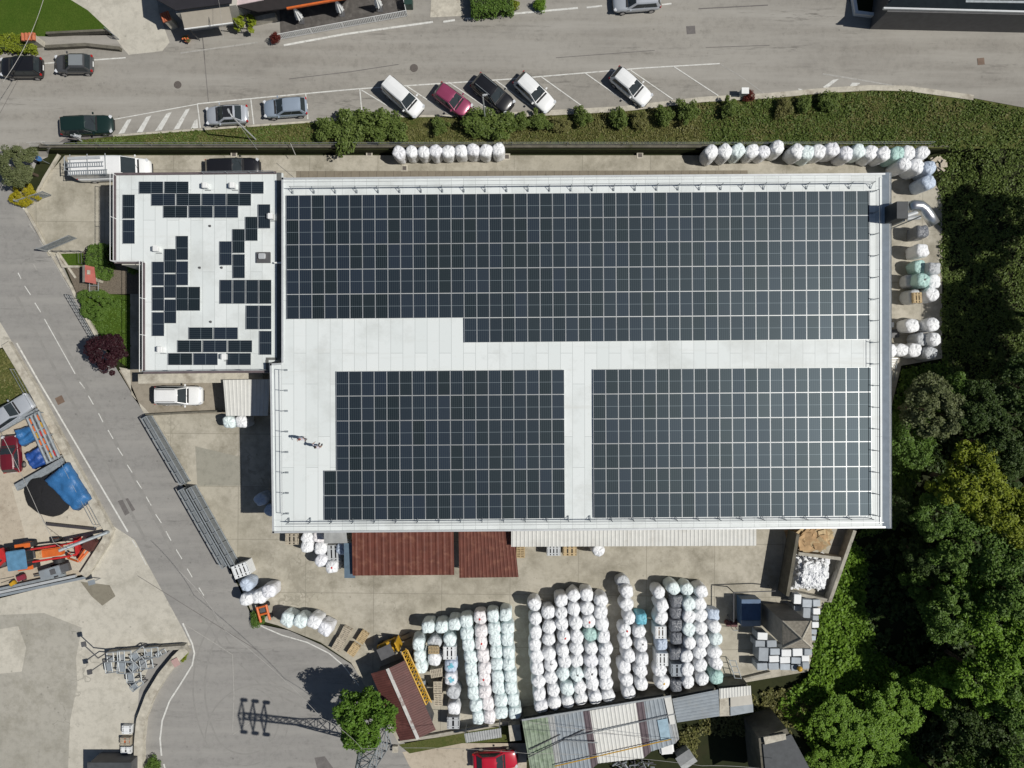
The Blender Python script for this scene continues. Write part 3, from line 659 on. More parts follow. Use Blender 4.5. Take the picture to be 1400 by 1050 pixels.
# mounting rails show as a thin dark gap under the arrays; canopies on the south side
def canopy(name, label, px, z, pitch, m, amp=.035, th=.03, along=0, posts=True, zs=None):
    q = [P(x, y, (zs[i] if zs else z)) for i, (x, y) in enumerate(px)]; c = sum(q, Vector()) / 4
    t = thing(name, label, 'canopy', (c.x, c.y, 0)); rel = [Vector((p.x - c.x, p.y - c.y, p.z)) for p in q]
    bm = BM(); corr(bm, rel, pitch, amp, along); obj('roof_sheet', bm, M[m], t)
    if posts:
        for p in rel:
            bm = BM(); s = .93; bar(bm, (p.x * s, p.y * s, 0), (p.x * s, p.y * s, p.z - .04), .05); obj('post', bm, M['grey'], t)
    return t
canopy('rust_canopy', 'wide rust-red corrugated canopy against the south wall of the hall', [(482, 787), (621, 786), (620, 722), (481, 722)], 3.2, .62, 'rust', .035, zs=[3.0, 3.0, 3.5, 3.5])
canopy('rust_canopy', 'narrower rust-red corrugated canopy right of the wide one', [(628, 790), (709, 789), (702, 722), (627, 722)], 3.2, .34, 'rust', .03, zs=[3.0, 3.0, 3.5, 3.5])
canopy('white_canopy', 'long narrow white corrugated canopy along the south wall of the hall', [(699, 747.5), (1034, 746), (1034, 716), (699, 717)], 4.2, .36, 'corrwhite', .03, zs=[3.9, 3.9, 4.4, 4.4])
canopy('grey_canopy', 'small plain grey canopy above the wrapped bales by the hall corner', [(443, 743), (475, 742.5), (473, 722), (443, 722)], 3.2, .8, 'corrgrey', .01)
canopy('carport', 'white corrugated carport roof between the two buildings', [(309, 568.5), (366, 568.5), (369, 518.5), (305, 519.5)], 2.9, .3, 'corrwhite', .02, zs=[2.7, 2.7, 3.0, 3.0])
bm = BM(); g = P(478, 770, 2.6); t = thing('blue_shed', 'narrow dark blue shelter tucked left of the wide rust canopy', 'shed', (g.x, g.y, 0))
box(bm, (0, 0, 1.25), (.8, 2.4, 2.5)); obj('shed_body', bm, M['grey'], t); bm = BM(); solid(bm, [(-.5, -1.4, 2.55), (.5, -1.4, 2.55), (.5, 1.9, 2.75), (-.5, 1.9, 2.75)], .06); obj('shed_roof', bm, mat('slate_blue', (.10, .15, .20), .6), t)

# ------------------------------------------------------------------ north-west office block
ZO = 5.6
off = thing('office_block', 'L-shaped white flat-roofed block with scattered solar panels, joined to the hall', 'building', (0, 0, 0))
oo = pxs([(157.5, 238.5), (380, 236.5), (386.5, 236.5), (386.5, 490), (369, 496), (369, 509), (197, 509), (197, 359), (157.5, 359)], ZO)
bm = BM(); prism(bm, [(p.x * .985 - .1, p.y * .985) for p in oo], -.05, ZO - .3); obj('wall', bm, M['wall'], off)
bm = BM(); prism(bm, [(p.x, p.y) for p in oo], ZO - .29, ZO); oroof = obj('roof', bm, MEMB, off)
bm = BM(); edges = [((157.5, 238.5), (378, 236.5)), ((157.5, 359), (157.5, 238.5)), ((197, 359), (157.5, 359)), ((197, 509), (197, 359)), ((368, 508), (197, 509.5))]
for a, b in edges: edge_run(bm, P(*a, ZO), P(*b, ZO), .2, ZO + .004, ZO + .16, 0)
obj('parapet', bm, mat('parapet_brown', (.12, .095, .10), .6), oroof)
bm = BM(); edge_run(bm, P(381.7, 236, ZO), P(381.7, 489, ZO), .42, ZO + .004, ZO + .03); edge_run(bm, P(383, 490.5, ZO), P(364, 490.5, ZO), .22, ZO + .034, ZO + .06); edge_run(bm, P(365.5, 492, ZO), P(365.5, 506, ZO), .26, ZO + .034, ZO + .06)
obj('gutter', bm, mat('gutter_grey', (.12, .125, .12), .7, dirt=(.2, .2, .19)), oroof)
bm = BM(); box(bm, P(383, 359.5, ZO + .25), (1.0, .12, .3)); obj('cable_tray', bm, M['white'], oroof)
fence('safety_rail', 'white safety railing round the outer edge of the office block roof', [(159, 358.5), (159, 240)], 1.0, 3.5, 'white', 'white', z=ZO, rails=(.5, 1.0), r=.03)
fence('safety_rail', 'white safety railing along the inner west edge of the office block roof', [(198.5, 508), (198.5, 359), (160, 359)], 1.0, 3.5, 'white', 'white', z=ZO, rails=(.5, 1.0), r=.03)
fence('safety_rail', 'grey safety railing along the south edge of the office block roof', [(200, 508), (366, 506)], 1.0, 2.2, 'grey', 'grey', z=ZO, rails=(1.0,), r=.03)
fence('safety_rail', 'grey railing at the north-east corner of the office block roof', [(280, 238), (376, 237)], .8, 2.2, 'galv', 'galv', z=ZO, rails=(.4, .8), r=.025)
lx = [(206.8, 256.5), (241.5, 256.5), (344.2, 256.5), (223.5, 273), (258, 273), (292.6, 273), (327, 273), (240, 289.5), (274.7, 289.5), (309.4, 289.5),
      (274.7, 455.8), (309, 455.8), (259.4, 473.5), (294, 473.5), (328.5, 473.5), (246.6, 491), (281.3, 491), (326.8, 491)]
ux = [(176.2, 282.5), (176.2, 316.8), (361.4, 295.8), (344.1, 312.8), (326.4, 329.6), (308.7, 346.3), (326.7, 364), (249.2, 339), (233, 356.7), (216.4, 374.2), (249.2, 373.7), (233, 391.1), (216.4, 408.6), (216.4, 443.2), (233, 425.7),
      (249.2, 408.5), (265.5, 408.5), (309, 399), (327, 399), (345, 399), (362.9, 399), (345, 434), (362.9, 434), (363.2, 468.8)]
oplab = ['first panel of the top row', 'second panel of the top row', 'lone panel at the right end of the top row', 'first panel of the second row', 'second panel of the second row', 'third panel of the second row', 'fourth panel of the second row', 'left panel of the third row', 'middle panel of the third row', 'right panel of the third row',
         'left panel of the upper southern row', 'right panel of the upper southern row', 'left panel of the middle southern row', 'centre panel of the middle southern row', 'right panel of the middle southern row', 'left panel of the lowest southern row', 'second panel of the lowest southern row', 'right panel of the lowest southern row, beyond a vent',
         'upper of two upright panels by the west edge', 'lower of two upright panels by the west edge', 'topmost panel of the diagonal stair, touching the dark vent', 'second panel down the diagonal stair', 'third panel down the diagonal stair', 'lowest left panel of the diagonal stair', 'panel directly under the diagonal stair',
         'top panel of the western stepped cluster', 'second-column top panel of the western cluster', 'outer-column top panel of the western cluster', 'third-column middle panel of the western cluster', 'second-column middle panel of the western cluster', 'outer-column middle panel of the western cluster', 'outer-column bottom panel of the western cluster', 'second-column bottom panel of the western cluster', 'third-column bottom panel of the western cluster', 'rightmost panel of the western cluster',
         'first panel of the eastern row of four', 'second panel of the eastern row of four', 'third panel of the eastern row of four', 'fourth panel of the eastern row of four', 'left panel under the eastern row of four', 'right panel under the eastern row of four', 'bottom panel of the eastern cluster']
for i, (x, y) in enumerate(lx + ux):
    panel(P(x, y, ZO + .14), math.pi / 2 if i < len(lx) else 0, oplab[i] + ' on the office roof', group='solar panels on the office roof')
def vent(px, py, label, s=.5):
    p = P(px, py, ZO + .0); t = thing('roof_vent', label, 'roof vent', (p.x, p.y, ZO), 0, 'roof vents'); h = .55
    bm = BM(); box(bm, (0, 0, h / 2), (.42, .5, h), 0, 0, .03); obj('housing', bm, M['white'], t)
    bm = BM(); box(bm, (-.26, 0, h * .55), (.1, .42, .4)); obj('cowl', bm, M['grey'], t); bm = BM(); box(bm, (.12, -.35, .05), (.5, .08, .06)); obj('bracket', bm, M['grey'], t)
for px, py, l in ((283, 255, 'white roof vent right of the first pair of office panels'), (320, 255, 'white roof vent beside the lone top row office panel'), (216, 341, 'white roof vent near the inner corner of the office roof'), (222, 478, 'white roof vent below the western panel cluster'), (309, 488, 'white roof vent between panels in the lowest southern row'), (372, 297, 'dark-fronted roof vent by the gutter at the top of the stair')): vent(px, py, l)
for px, py, l in ((287, 309, 'tiny dark roof drain below the third row of panels'), (273, 366, 'tiny dark roof drain right of the western cluster'), (303, 366, 'tiny dark roof drain under the diagonal stair'), (288, 440, 'tiny dark roof drain above the southern rows')):
    p = P(px, py, ZO); bm = BM(); cyl(bm, (p.x, p.y, ZO + .003), .12, .08, .12, 10); tag(obj('roof_drain', bm, M['darkgrey']), l, 'roof drain', 'roof drains')
p = P(361, 352.5, ZO); t = thing('skylight', 'dark-framed square skylight with a pale dome by the gutter', 'skylight', (p.x, p.y, ZO + .003))
bm = BM(); box(bm, (0, 0, .12), (1.2, .95, .24)); obj('curb', bm, M['darkgrey'], t); bm = BM(); box(bm, (-.05, .08, .38), (.65, .5, .26), 0, 0, .06); obj('dome', bm, M['lightgrey'], t)
bm = BM(); edge_run(bm, P(190, 518, 2.2), P(360, 516, 2.2), .9, 2.2, 2.35); g = thing('entrance_awning', 'pale flat awning along the south foot of the office block', 'awning', (0, 0, 0)); obj('awning_slab', bm, M['stone'], g)
for x in (195, 270, 352): bm = BM(); q = P(x, 512, 2.2); bar(bm, (q.x, q.y, 0), (q.x, q.y, 2.2), .05); obj('post', bm, M['grey'], g)
# ------------------------------------------------------------------ wrapped bales
def bale_mesh(seed, sq=2.2, R=.575, H=2.1):
    rg = random.Random(seed); bm = BM(); n = 28
    prof = [(0, .9), (.06, .96), (.4, 1.0), (.8, 1.02), (1.03, .97), (1.25, 1.02), (1.7, 1.0), (1.92, .95), (2.02, .84), (2.08, .6), (2.1, .3)]
    ph = [rg.uniform(0, 6.28) for _ in range(8)]; lean = rg.uniform(-.03, .03)
    rings = []
    for z, k in prof:
        ring = []
        for i in range(n):
            a = 2 * math.pi * i / n; c, s = math.cos(a), math.sin(a)
            se = (abs(c) ** sq + abs(s) ** sq) ** (-1 / sq)
            w = 1 + .04 * math.sin(2 * a + ph[0] + z) + .03 * math.sin(5 * a + ph[1] - 2 * z) + .018 * math.sin(11 * a + ph[2] + 3 * z) + rg.uniform(-.022, .022)
            zz = z / 2.1 * H + (.035 * math.sin(2 * a + ph[3]) + .03 * math.sin(7 * a + ph[4]) + rg.uniform(-.02, .02) if z > 1.9 else 0)
            ring.append(bm.verts.new((R * k * se * w * c + lean * z, R * k * se * w * s, zz)))
        rings.append(ring)
    for a, b in zip(rings, rings[1:]):
        for i in range(n): bm.faces.new((a[i], a[(i + 1) % n], b[(i + 1) % n], b[i]))
    t = bm.verts.new((lean * 2.1, 0, H + .03))
    for i in range(n): bm.faces.new((rings[-1][i], rings[-1][(i + 1) % n], t))
    bm.faces.new(rings[0][::-1])
    me = bpy.data.meshes.new('wrapped_bale'); bmesh.ops.recalc_face_normals(bm, faces=bm.faces[:]); bm.to_mesh(me); bm.free()
    for p in me.polygons: p.use_smooth = True
    me.materials.append(FILM['white']); return me
BR = [bale_mesh(i, 2.0 + .25 * (i % 5)) for i in range(9)]; BS = [bale_mesh(20 + i, 3.4, .56) for i in range(5)]; BQ = [bale_mesh(40 + i, 8, .53, 2.0) for i in range(3)]
CN = dict(white='white', green='pale green', lav='lavender white', pink='pinkish white', mint='mint green', blue='bluish', grey='grey', dark='smoke grey', cyan='cyan')
SPOT = bpy.data.meshes.new('filler_spout'); _b = BM(); bmesh.ops.create_icosphere(_b, subdivisions=2, radius=.11); _b.to_mesh(SPOT); _b.free()
def bale(px, py, col, label, kind=BR, ztop=2.1, spot=None, rz=None, group=None, wide=1.0, name='wrapped_bale', cat='bale'):
    p = P(px, py, ztop); me = random.choice(kind)
    o = bpy.data.objects.new(name, me); COL.objects.link(o); o.location = (p.x, p.y, 0.0)
    o.rotation_euler = (0, 0, random.uniform(0, 6.28) if rz is None and kind is BR else (rz if rz is not None else random.choice((0, 1.57, 3.14, 4.71)) + random.uniform(-.06, .06)))
    o.rotation_euler.x = random.uniform(-.035, .035); o.rotation_euler.y = random.uniform(-.035, .035)
    s = random.uniform(1.04, 1.09) * wide; o.scale = (s * random.uniform(.97, 1.05), s, ztop / 2.1 * random.uniform(.95, 1.04))
    o.material_slots[0].link = 'OBJECT'; o.material_slots[0].material = FILM[col]
    tag(o, label, cat, group)
    if spot:
        c = bpy.data.objects.new('tear', SPOT); COL.objects.link(c); c.parent = o; c.location = (random.uniform(-.15, .15), random.uniform(-.2, .1), 2.12); c.scale = (1, .8, .35)
        if not SPOT.materials: SPOT.materials.append(M['red'])
        c.material_slots[0].link = 'OBJECT'; c.material_slots[0].material = M['red'] if spot == 'red' else (M['yellow'] if spot == 'lime' else M['darkgrey'])
    return o
def block(cols, org, sc, colors, where, kind=BR, spots={}, over={}, group='wrapped bales in the south yard', names=None):
    for ci, col in enumerate(cols):
        for ri, (x, y) in enumerate(col):
            c = over.get((ci, ri), colors[ci % len(colors)]); sp = spots.get((ci, ri))
            extra = {'red': ' with a red spot', 'dark': ' with a dark hole', 'lime': ' with lime patch'}.get(sp, '')
            cn = names[ci] if names else f'{O[ci + 1]} column'
            bale(org[0] + x / sc, org[1] + y / sc, c, f'{CN[c]} bale{extra}, {O[ri + 1]} down the {cn}{where}', kind, spot=sp, group=group)
# nine by the north wall
for i in range(9):
    bale(544.6 + i * 17.05, 206.5 - .35 * i, 'white' if i % 3 else 'lav', f'whitish wrapped bale, {O[i + 1]} from the left in the row of nine by the north wall', wide=.98, group='bales by the north wall')
for i, (x, y, c) in enumerate(((973.5, 207.5, 'white'), (992.5, 206, 'white'), (1011, 204, 'green'), (1030, 204, 'white'), (1046, 204.5, 'lav'), (1064.5, 201, 'white'), (1091, 205, 'white'), (1107, 207, 'green'), (1122.5, 204.5, 'white'), (1140, 203, 'lav'), (1159.5, 208, 'lav'), (1176, 204, 'green'), (1194, 207, 'white'), (1210, 208.5, 'white'))):
    bale(x, y, c, f'{CN[c]} bale, {O[i + 1]} from the left in the long row by the grass bank', wide=1.06, ztop=2.3, group='bales by the grass bank')
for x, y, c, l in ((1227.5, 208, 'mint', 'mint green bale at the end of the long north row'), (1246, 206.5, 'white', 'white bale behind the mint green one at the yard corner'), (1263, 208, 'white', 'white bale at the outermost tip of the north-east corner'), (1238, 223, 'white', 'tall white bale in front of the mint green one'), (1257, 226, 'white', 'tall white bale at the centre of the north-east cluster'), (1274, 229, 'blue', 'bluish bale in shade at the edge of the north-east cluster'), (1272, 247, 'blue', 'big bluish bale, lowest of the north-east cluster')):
    bale(x, y, c, l, wide=1.08, ztop=2.5, group='bales in the north-east corner')
# east side
for x, y, c, k, h, l in ((1263, 316, 'dark', BQ, 2.0, 'clear-wrapped square bale just below the silver duct'), (1262, 342, 'white', BS, 2.0, 'single white bale below the clear-wrapped square one'), (1260, 364, 'mint', BR, 1.6, 'mint green torn bale beside the speckled cube'), (1278.5, 365, 'grey', BQ, 2.3, 'speckled grey cube bale by the eastern grass'),
                         (1264, 382, 'mint', BR, 2.4, 'tall mint green bale with a dark hole in its top'), (1279, 384, 'white', BS, 2.0, 'white bale between the mint bale and the grass'), (1247, 384, 'grey', BS, 1.2, 'short grey bale left of the tall mint one'), (1252, 405, 'grey', BR, 1.8, 'broad grey bale carrying pale boards'), (1277, 402, 'white', BR, 2.2, 'white bale right of the pale boards'),
                         (1250, 444, 'white', BR, 2.0, 'white bale, upper left of the lower eastern cluster'), (1276, 444, 'white', BR, 2.4, 'white bale, upper right of the lower eastern cluster'), (1279, 463, 'white', BR, 2.4, 'white bale, second down on the right of the lower eastern cluster'), (1262, 463, 'grey', BR, 1.8, 'shaded grey bale in the middle of the lower eastern cluster'),
                         (1219, 479, 'white', BR, 1.8, 'white bale touching the hall edge in the lower eastern row'), (1235, 478, 'white', BR, 1.9, 'white bale with a dark dot, second in the lower eastern row'), (1252, 479, 'white', BR, 1.9, 'white crumpled bale, third in the lower eastern row'), (1274, 482, 'grey', BR, 2.3, 'pale grey bale at the right end of the lower eastern row')):
    bale(x, y, c, l, k, ztop=h, wide=1.05, group='bales along the east side', spot='dark' if 'dark' in l and 'top' in l else None)
# south yard blocks
A = [[(498, 205), (503, 295), (508, 385), (525, 480), (535, 575), (540, 665), (555, 765), (572, 860), (588, 955)], [(605, 180), (608, 278), (608, 372), (625, 470), (635, 565), (638, 660), (648, 755), (665, 845), (680, 940)],
     [(703, 165), (712, 260), (722, 350), (730, 445), (735, 540), (740, 635), (750, 730), (765, 820), (772, 920)], [(805, 155), (810, 255), (815, 345), (825, 440), (828, 540), (835, 635), (842, 725), (860, 820), (875, 915)]]
block(A, (550, 815), 5.676, ['green', 'pink', 'green', 'green'], ' of the four-column block', BS, {(1, 0): 'red', (1, 2): 'red', (1, 5): 'red'}, group='bales of the four-column block')
for i, (x, y) in enumerate(((198, 250), (300, 250), (400, 222))): bale(550 + x / 5.676, 815 + y / 5.676, 'green', f'pale green bale, {O[i + 1]} from the left in the short row leading to the four-column block', BS)
for i, (x, y) in enumerate(((122, 375), (132, 475), (140, 562))): bale(550 + x / 5.676, 815 + y / 5.676, 'green', f'pale green bale, {O[i + 1]} from the top in the short column by the yellow frame', BS)
for x, y, c, k, h, l in ((250, 375, 'grey', BR, 1.9, 'grey bale under the wooden pallets, below the short row'), (253, 500, 'white', BR, 1.9, 'white bale just below the pair of wooden pallets'), (362, 345, 'green', BR, 1.8, 'pale green bale behind the white crate'), (372, 545, 'blue', BS, 1.9, 'white bale with a cyan splash inside'), (372, 655, 'lav', BS, 2.0, 'lavender bale below the cyan-splashed one'),
                         (395, 755, 'grey', BR, 1.8, 'grey torn bale below the lavender one'), (395, 880, 'white', BS, 1.9, 'white flat-topped bale above the white crate by the south wall')):
    o = bale(550 + x / 5.676, 815 + y / 5.676, c, l, k, ztop=h)
    if 'cyan' in l:
        bm = BM(); box(bm, (0, 0, 2.1), (.5, .3, .07), .5); box(bm, (.05, .12, 2.11), (.2, .4, .07), .2); obj('cyan_patch', bm, FILM['cyan'], o)
B = [[(110, 225), (118, 330), (118, 425), (115, 515), (120, 605), (130, 685), (138, 780), (145, 870), (155, 955)], [(207, 290), (220, 395), (213, 485), (218, 580), (232, 665), (230, 750), (248, 840), (255, 935)],
     [(300, 195), (303, 285), (308, 370), (318, 460), (312, 560), (330, 635), (322, 730), (340, 825), (352, 925)], [(393, 165), (397, 262), (405, 362), (417, 460), (412, 545), (418, 635), (413, 730), (435, 825), (450, 905)],
     [(485, 155), (490, 255), (500, 348), (507, 445), (517, 540), (515, 635), (515, 725), (530, 800), (545, 890)], [(590, 195), (590, 285), (600, 372), (603, 460), (620, 545), (615, 632), (620, 720), (627, 800), (637, 890)]]
block(B, (710, 785), 5.25, ['white'], ' of the six-column block', BR, {(2, 3): 'red', (2, 1): 'dark', (1, 4): 'dark', (3, 6): 'dark', (4, 2): 'red', (4, 6): 'dark'}, {(4, 3): 'mint', (2, 6): 'green', (3, 6): 'green', (2, 7): 'green', (0, 8): 'lav', (4, 5): 'lav'}, group='bales of the six-column block')
Cc = [[(130, 170), (133, 280), (155, 390), (120, 488), (125, 590), (145, 695), (115, 785), (130, 885), (148, 980)], [(235, 495), (245, 600), (250, 715), (245, 810), (245, 915)]]
block(Cc, (835, 780), 5.835, ['white'], ' of the narrow two-column block', BR, {(0, 3): 'red', (1, 1): 'dark'}, group='bales of the two-column block')
bale(835 + 95 / 5.835, 780 + 95 / 5.835, 'grey', 'short grey bale with a loop, at the head of the narrow two-column block', BR, 1.3)
bale(835 + 250 / 5.835, 780 + 395 / 5.835, 'cyan', 'cyan blue square bale between white bales', BQ, 2.0, wide=.88, rz=0)
D = [[(390, 185), (410, 285), (405, 385), (402, 815), (420, 915)], [(500, 145)], [(610, 155), (625, 275), (625, 370), (625, 470), (630, 580), (612, 690), (620, 800), (620, 895)], [(725, 170), (710, 275), (720, 370), (725, 465), (738, 575), (720, 670), (728, 770), (740, 880)], [(835, 455), (845, 560), (840, 660), (845, 755), (850, 865)]]
block(D, (835, 780), 5.835, ['white', 'green', 'white', 'white', 'white'], '', BR, {(0, 4): 'lime'}, {(4, 4): 'mint', (4, 1): 'green', (2, 0): 'green', (2, 1): 'green', (2, 3): 'green'}, group='bales of the eastern mixed block', names=['bale column left of the smoke grey cubes', 'column of smoke grey cubes, heading it', 'bale column right of the smoke grey cubes', 'second bale column right of the smoke grey cubes', 'outermost bale column, beside the blue container'])
for x, y, c, l, w in ((412, 600, 'blue', 'bluish square bale between two slatted white crates', .95), (530, 255, 'dark', 'smoke grey cube, topmost of the dark column in the eastern mixed block', 1.0), (530, 350, 'dark', 'smoke grey cube, second of the dark column in the eastern mixed block', .95), (530, 450, 'dark', 'smoke grey cube, third of the dark column in the eastern mixed block', 1.0), (530, 550, 'dark', 'smoke grey cube, fourth of the dark column in the eastern mixed block', 1.0), (525, 680, 'dark', 'purplish grey cube, fifth of the dark column in the eastern mixed block', .95), (530, 935, 'dark', 'smoke grey cube at the foot of the dark column, by the south wall', .95), (828, 365, 'blue', 'plain bluish cube at the head of the outer column', .95)):
    bale(835 + x / 5.835, 780 + y / 5.835, c, l, BQ, 2.05 if y != 365 else 1.7, rz=0, wide=w)
# by the hall corner and left yard
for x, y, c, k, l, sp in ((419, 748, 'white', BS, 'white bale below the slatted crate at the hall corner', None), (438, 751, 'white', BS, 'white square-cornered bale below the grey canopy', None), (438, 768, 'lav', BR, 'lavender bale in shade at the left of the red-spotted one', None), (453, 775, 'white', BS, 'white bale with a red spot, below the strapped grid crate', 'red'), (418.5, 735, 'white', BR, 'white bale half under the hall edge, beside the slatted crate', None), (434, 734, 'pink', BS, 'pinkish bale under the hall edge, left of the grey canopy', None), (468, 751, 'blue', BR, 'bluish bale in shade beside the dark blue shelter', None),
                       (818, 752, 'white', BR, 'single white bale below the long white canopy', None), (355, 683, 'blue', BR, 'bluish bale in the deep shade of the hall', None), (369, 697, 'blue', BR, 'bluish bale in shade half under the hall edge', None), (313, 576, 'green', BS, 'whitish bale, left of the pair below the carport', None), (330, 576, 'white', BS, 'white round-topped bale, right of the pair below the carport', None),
                       (335, 801, 'blue', BR, 'bluish white bale with a cyan patch at the end of the sliding gates', None), (336, 821, 'white', BS, 'white bale next to the orange machine by the road', None), (354, 818, 'white', BS, 'large white bale right above the orange machine', None), (366, 810, 'lav', BS, 'pale bale leaning behind the large white one by the road bend', None),
                       (392, 849, 'green', BS, 'whitish bale, first from the left in the slanting row of four', None), (410, 852, 'green', BS, 'whitish bale, second from the left in the slanting row of four', None), (428, 852, 'white', BS, 'white bale, third from the left in the slanting row of four', None), (443.5, 861, 'lav', BS, 'white bale next to the pallets, last of the slanting row of four', None)):
    bale(x, y, c, l, k, 1.9 if y < 760 and x < 500 else 2.1, sp, rz=-.45 if 'slanting' in l else None, wide=1.06 if 'slanting' in l or 'large' in l else .98)

# ------------------------------------------------------------------ pallets and crates
def pallet_root(m):
    t = thing('pallet', '', 'pallet'); bm = BM()
    for i in range(7): box(bm, (-.5 + i * .167, 0, .128), (.115, .8, .022))
    obj('deck', bm, M[m], t); bm = BM()
    for y in (-.35, 0, .35): box(bm, (0, y, .075), (1.12, .09, .08))
    for y in (-.35, 0, .35): box(bm, (0, y, .02), (1.12, .1, .022))
    obj('stringer', bm, M[m], t); return t
PR = {}
def pallet_stack(px, py, n, deg, label, m='wood', z0=0, size=1.0, group='pallet stacks'):
    zt = z0 + n * .15; p = P(px, py, zt)
    for i in range(n):
        k = n - i
        nm = 'topmost pallet' if k == 1 else f'{O[k]} pallet from the top'
        lab = f'{nm} of the {label}'
        if m not in PR:
            PR[m] = pallet_root(m); r = PR[m]; r.location = (p.x, p.y, z0); r.rotation_euler = (0, 0, math.radians(deg)); r['label'] = lab; r['group'] = group
        else: r = dup(PR[m], (p.x, p.y, z0 + i * .15), math.radians(deg), lab, group)
        r.location.x += random.uniform(-.02, .02); r.rotation_euler.z += random.uniform(-.03, .03); r.scale = (size, size, 1)
pallet_stack(495, 872, 4, 57, 'yellow stack nearest the open yard')
pallet_stack(483, 889, 4, 57, 'reddish wood stack at the road side')
pallet_stack(471.5, 867, 4, 62, 'weathered stack beside the last slanting bale', 'greywood', 0, 1.08)
pallet_stack(462, 882, 4, 62, 'weathered stack nearest the road line', 'greywood', 0, 1.08)
pallet_stack(593, 889, 2, 0, 'wooden pair lying on the grey bale', 'wood', 1.95, .9)
pallet_stack(596.5, 920.5, 10, 8, 'grey slatted stack below the white bale', 'greywood')
pallet_stack(598, 940, 9, 92, 'tall board stack beside the brown shed, upper', 'greywood')
pallet_stack(599, 957, 8, 92, 'tall board stack beside the brown shed, lower', 'greywood')
pallet_stack(712, 755, 6, 90, 'stack beside the narrow rust canopy', 'wood')
def crate(px, py, label, w=1.1, d=1.0, h=1.2, m='boxwhite', rz=0, nx=3, fillm='darkgrey', z0=0):
    p = P(px, py, z0 + h); t = thing('crate', label, 'crate', (p.x, p.y, z0), rz, 'slatted crates')
    bm = BM()
    for x in (-w / 2, w / 2): box(bm, (x, 0, h / 2), (.05, d + .05, h))
    for y in (-d / 2, d / 2): box(bm, (0, y, h / 2), (w - .055, .05, h - .006))
    obj('side_panel', bm, M[m], t)
    bm = BM(); box(bm, (0, 0, h * .42), (w - .1, d - .1, h * .8)); obj('contents', bm, M[fillm], t)
    bm = BM()
    for i in range(nx):
        x = -w / 2 + w * (i + .5) / nx; box(bm, (x, 0, h + .015), (w / nx * .66, d, .03))
    for y in (-d * .28, d * .28): box(bm, (0, y, h + .045), (w, .09, .028))
    obj('lid_slat', bm, M[m], t)
    return t
crate(614.5, 893, 'white slatted crate next to the wooden pallets', 1.15, 1.15, 1.9)
crate(619.5, 988.5, 'white slatted crate standing by the south wall below a flat-topped bale', 1.1, 1.1, 1.3, 'lightgrey', 0, 2)
crate(903.5, 865, 'slatted white crate above the bluish square bale', 1.0, 1.1, 2.0, fillm='cardboard')
crate(905.5, 902, 'slatted white crate below the bluish square bale', 1.05, 1.15, 2.0)
crate(925.5, 916.5, 'open grey crate near the foot of the dark cube column', .95, 1.1, 1.8, 'boxgrey', 0, 2)
crate(399, 737, 'pale wooden crate half under the south-west hall corner', 1.2, 1.0, 1.2, 'greywood')
crate(456, 757, 'strapped grey grid crate above the red-spotted bale', 1.15, 1.6, 1.6, 'lightgrey', .05, 3)
crate(757, 753, 'grey strapped crate below the long white canopy', 1.25, .9, 1.3, 'lightgrey', 0, 4)
crate(779, 753, 'crate with orange slats below the long white canopy', 1.25, .9, 1.3, 'wood', 0, 3, 'boxwhite')
crate(329, 780, 'white netted crate at the lower end of the sliding gates', 1.5, 1.2, 1.5, 'boxwhite', .35, 4)
crate(1254.5, 407, 'pale boards bundled on the broad grey bale', .8, .95, .25, 'wood', .05, 3, z0=1.82)
crate(173, 998, 'white lidded box by the curved wall', .85, .75, .5, 'boxwhite', 0, 1)
crate(171, 1014, 'open box of orange scraps by the curved wall', .95, .7, .5, 'greywood', 0, 2, 'orange')
crate(172, 1026, 'pinkish lidded box, lowest by the curved wall', .95, .6, .5, 'boxwhite', 0, 2)
crate(576.5, 936, 'small grey box beside the brown shed and the short bale column', .6, .6, .6, 'boxgrey', 0, 2)
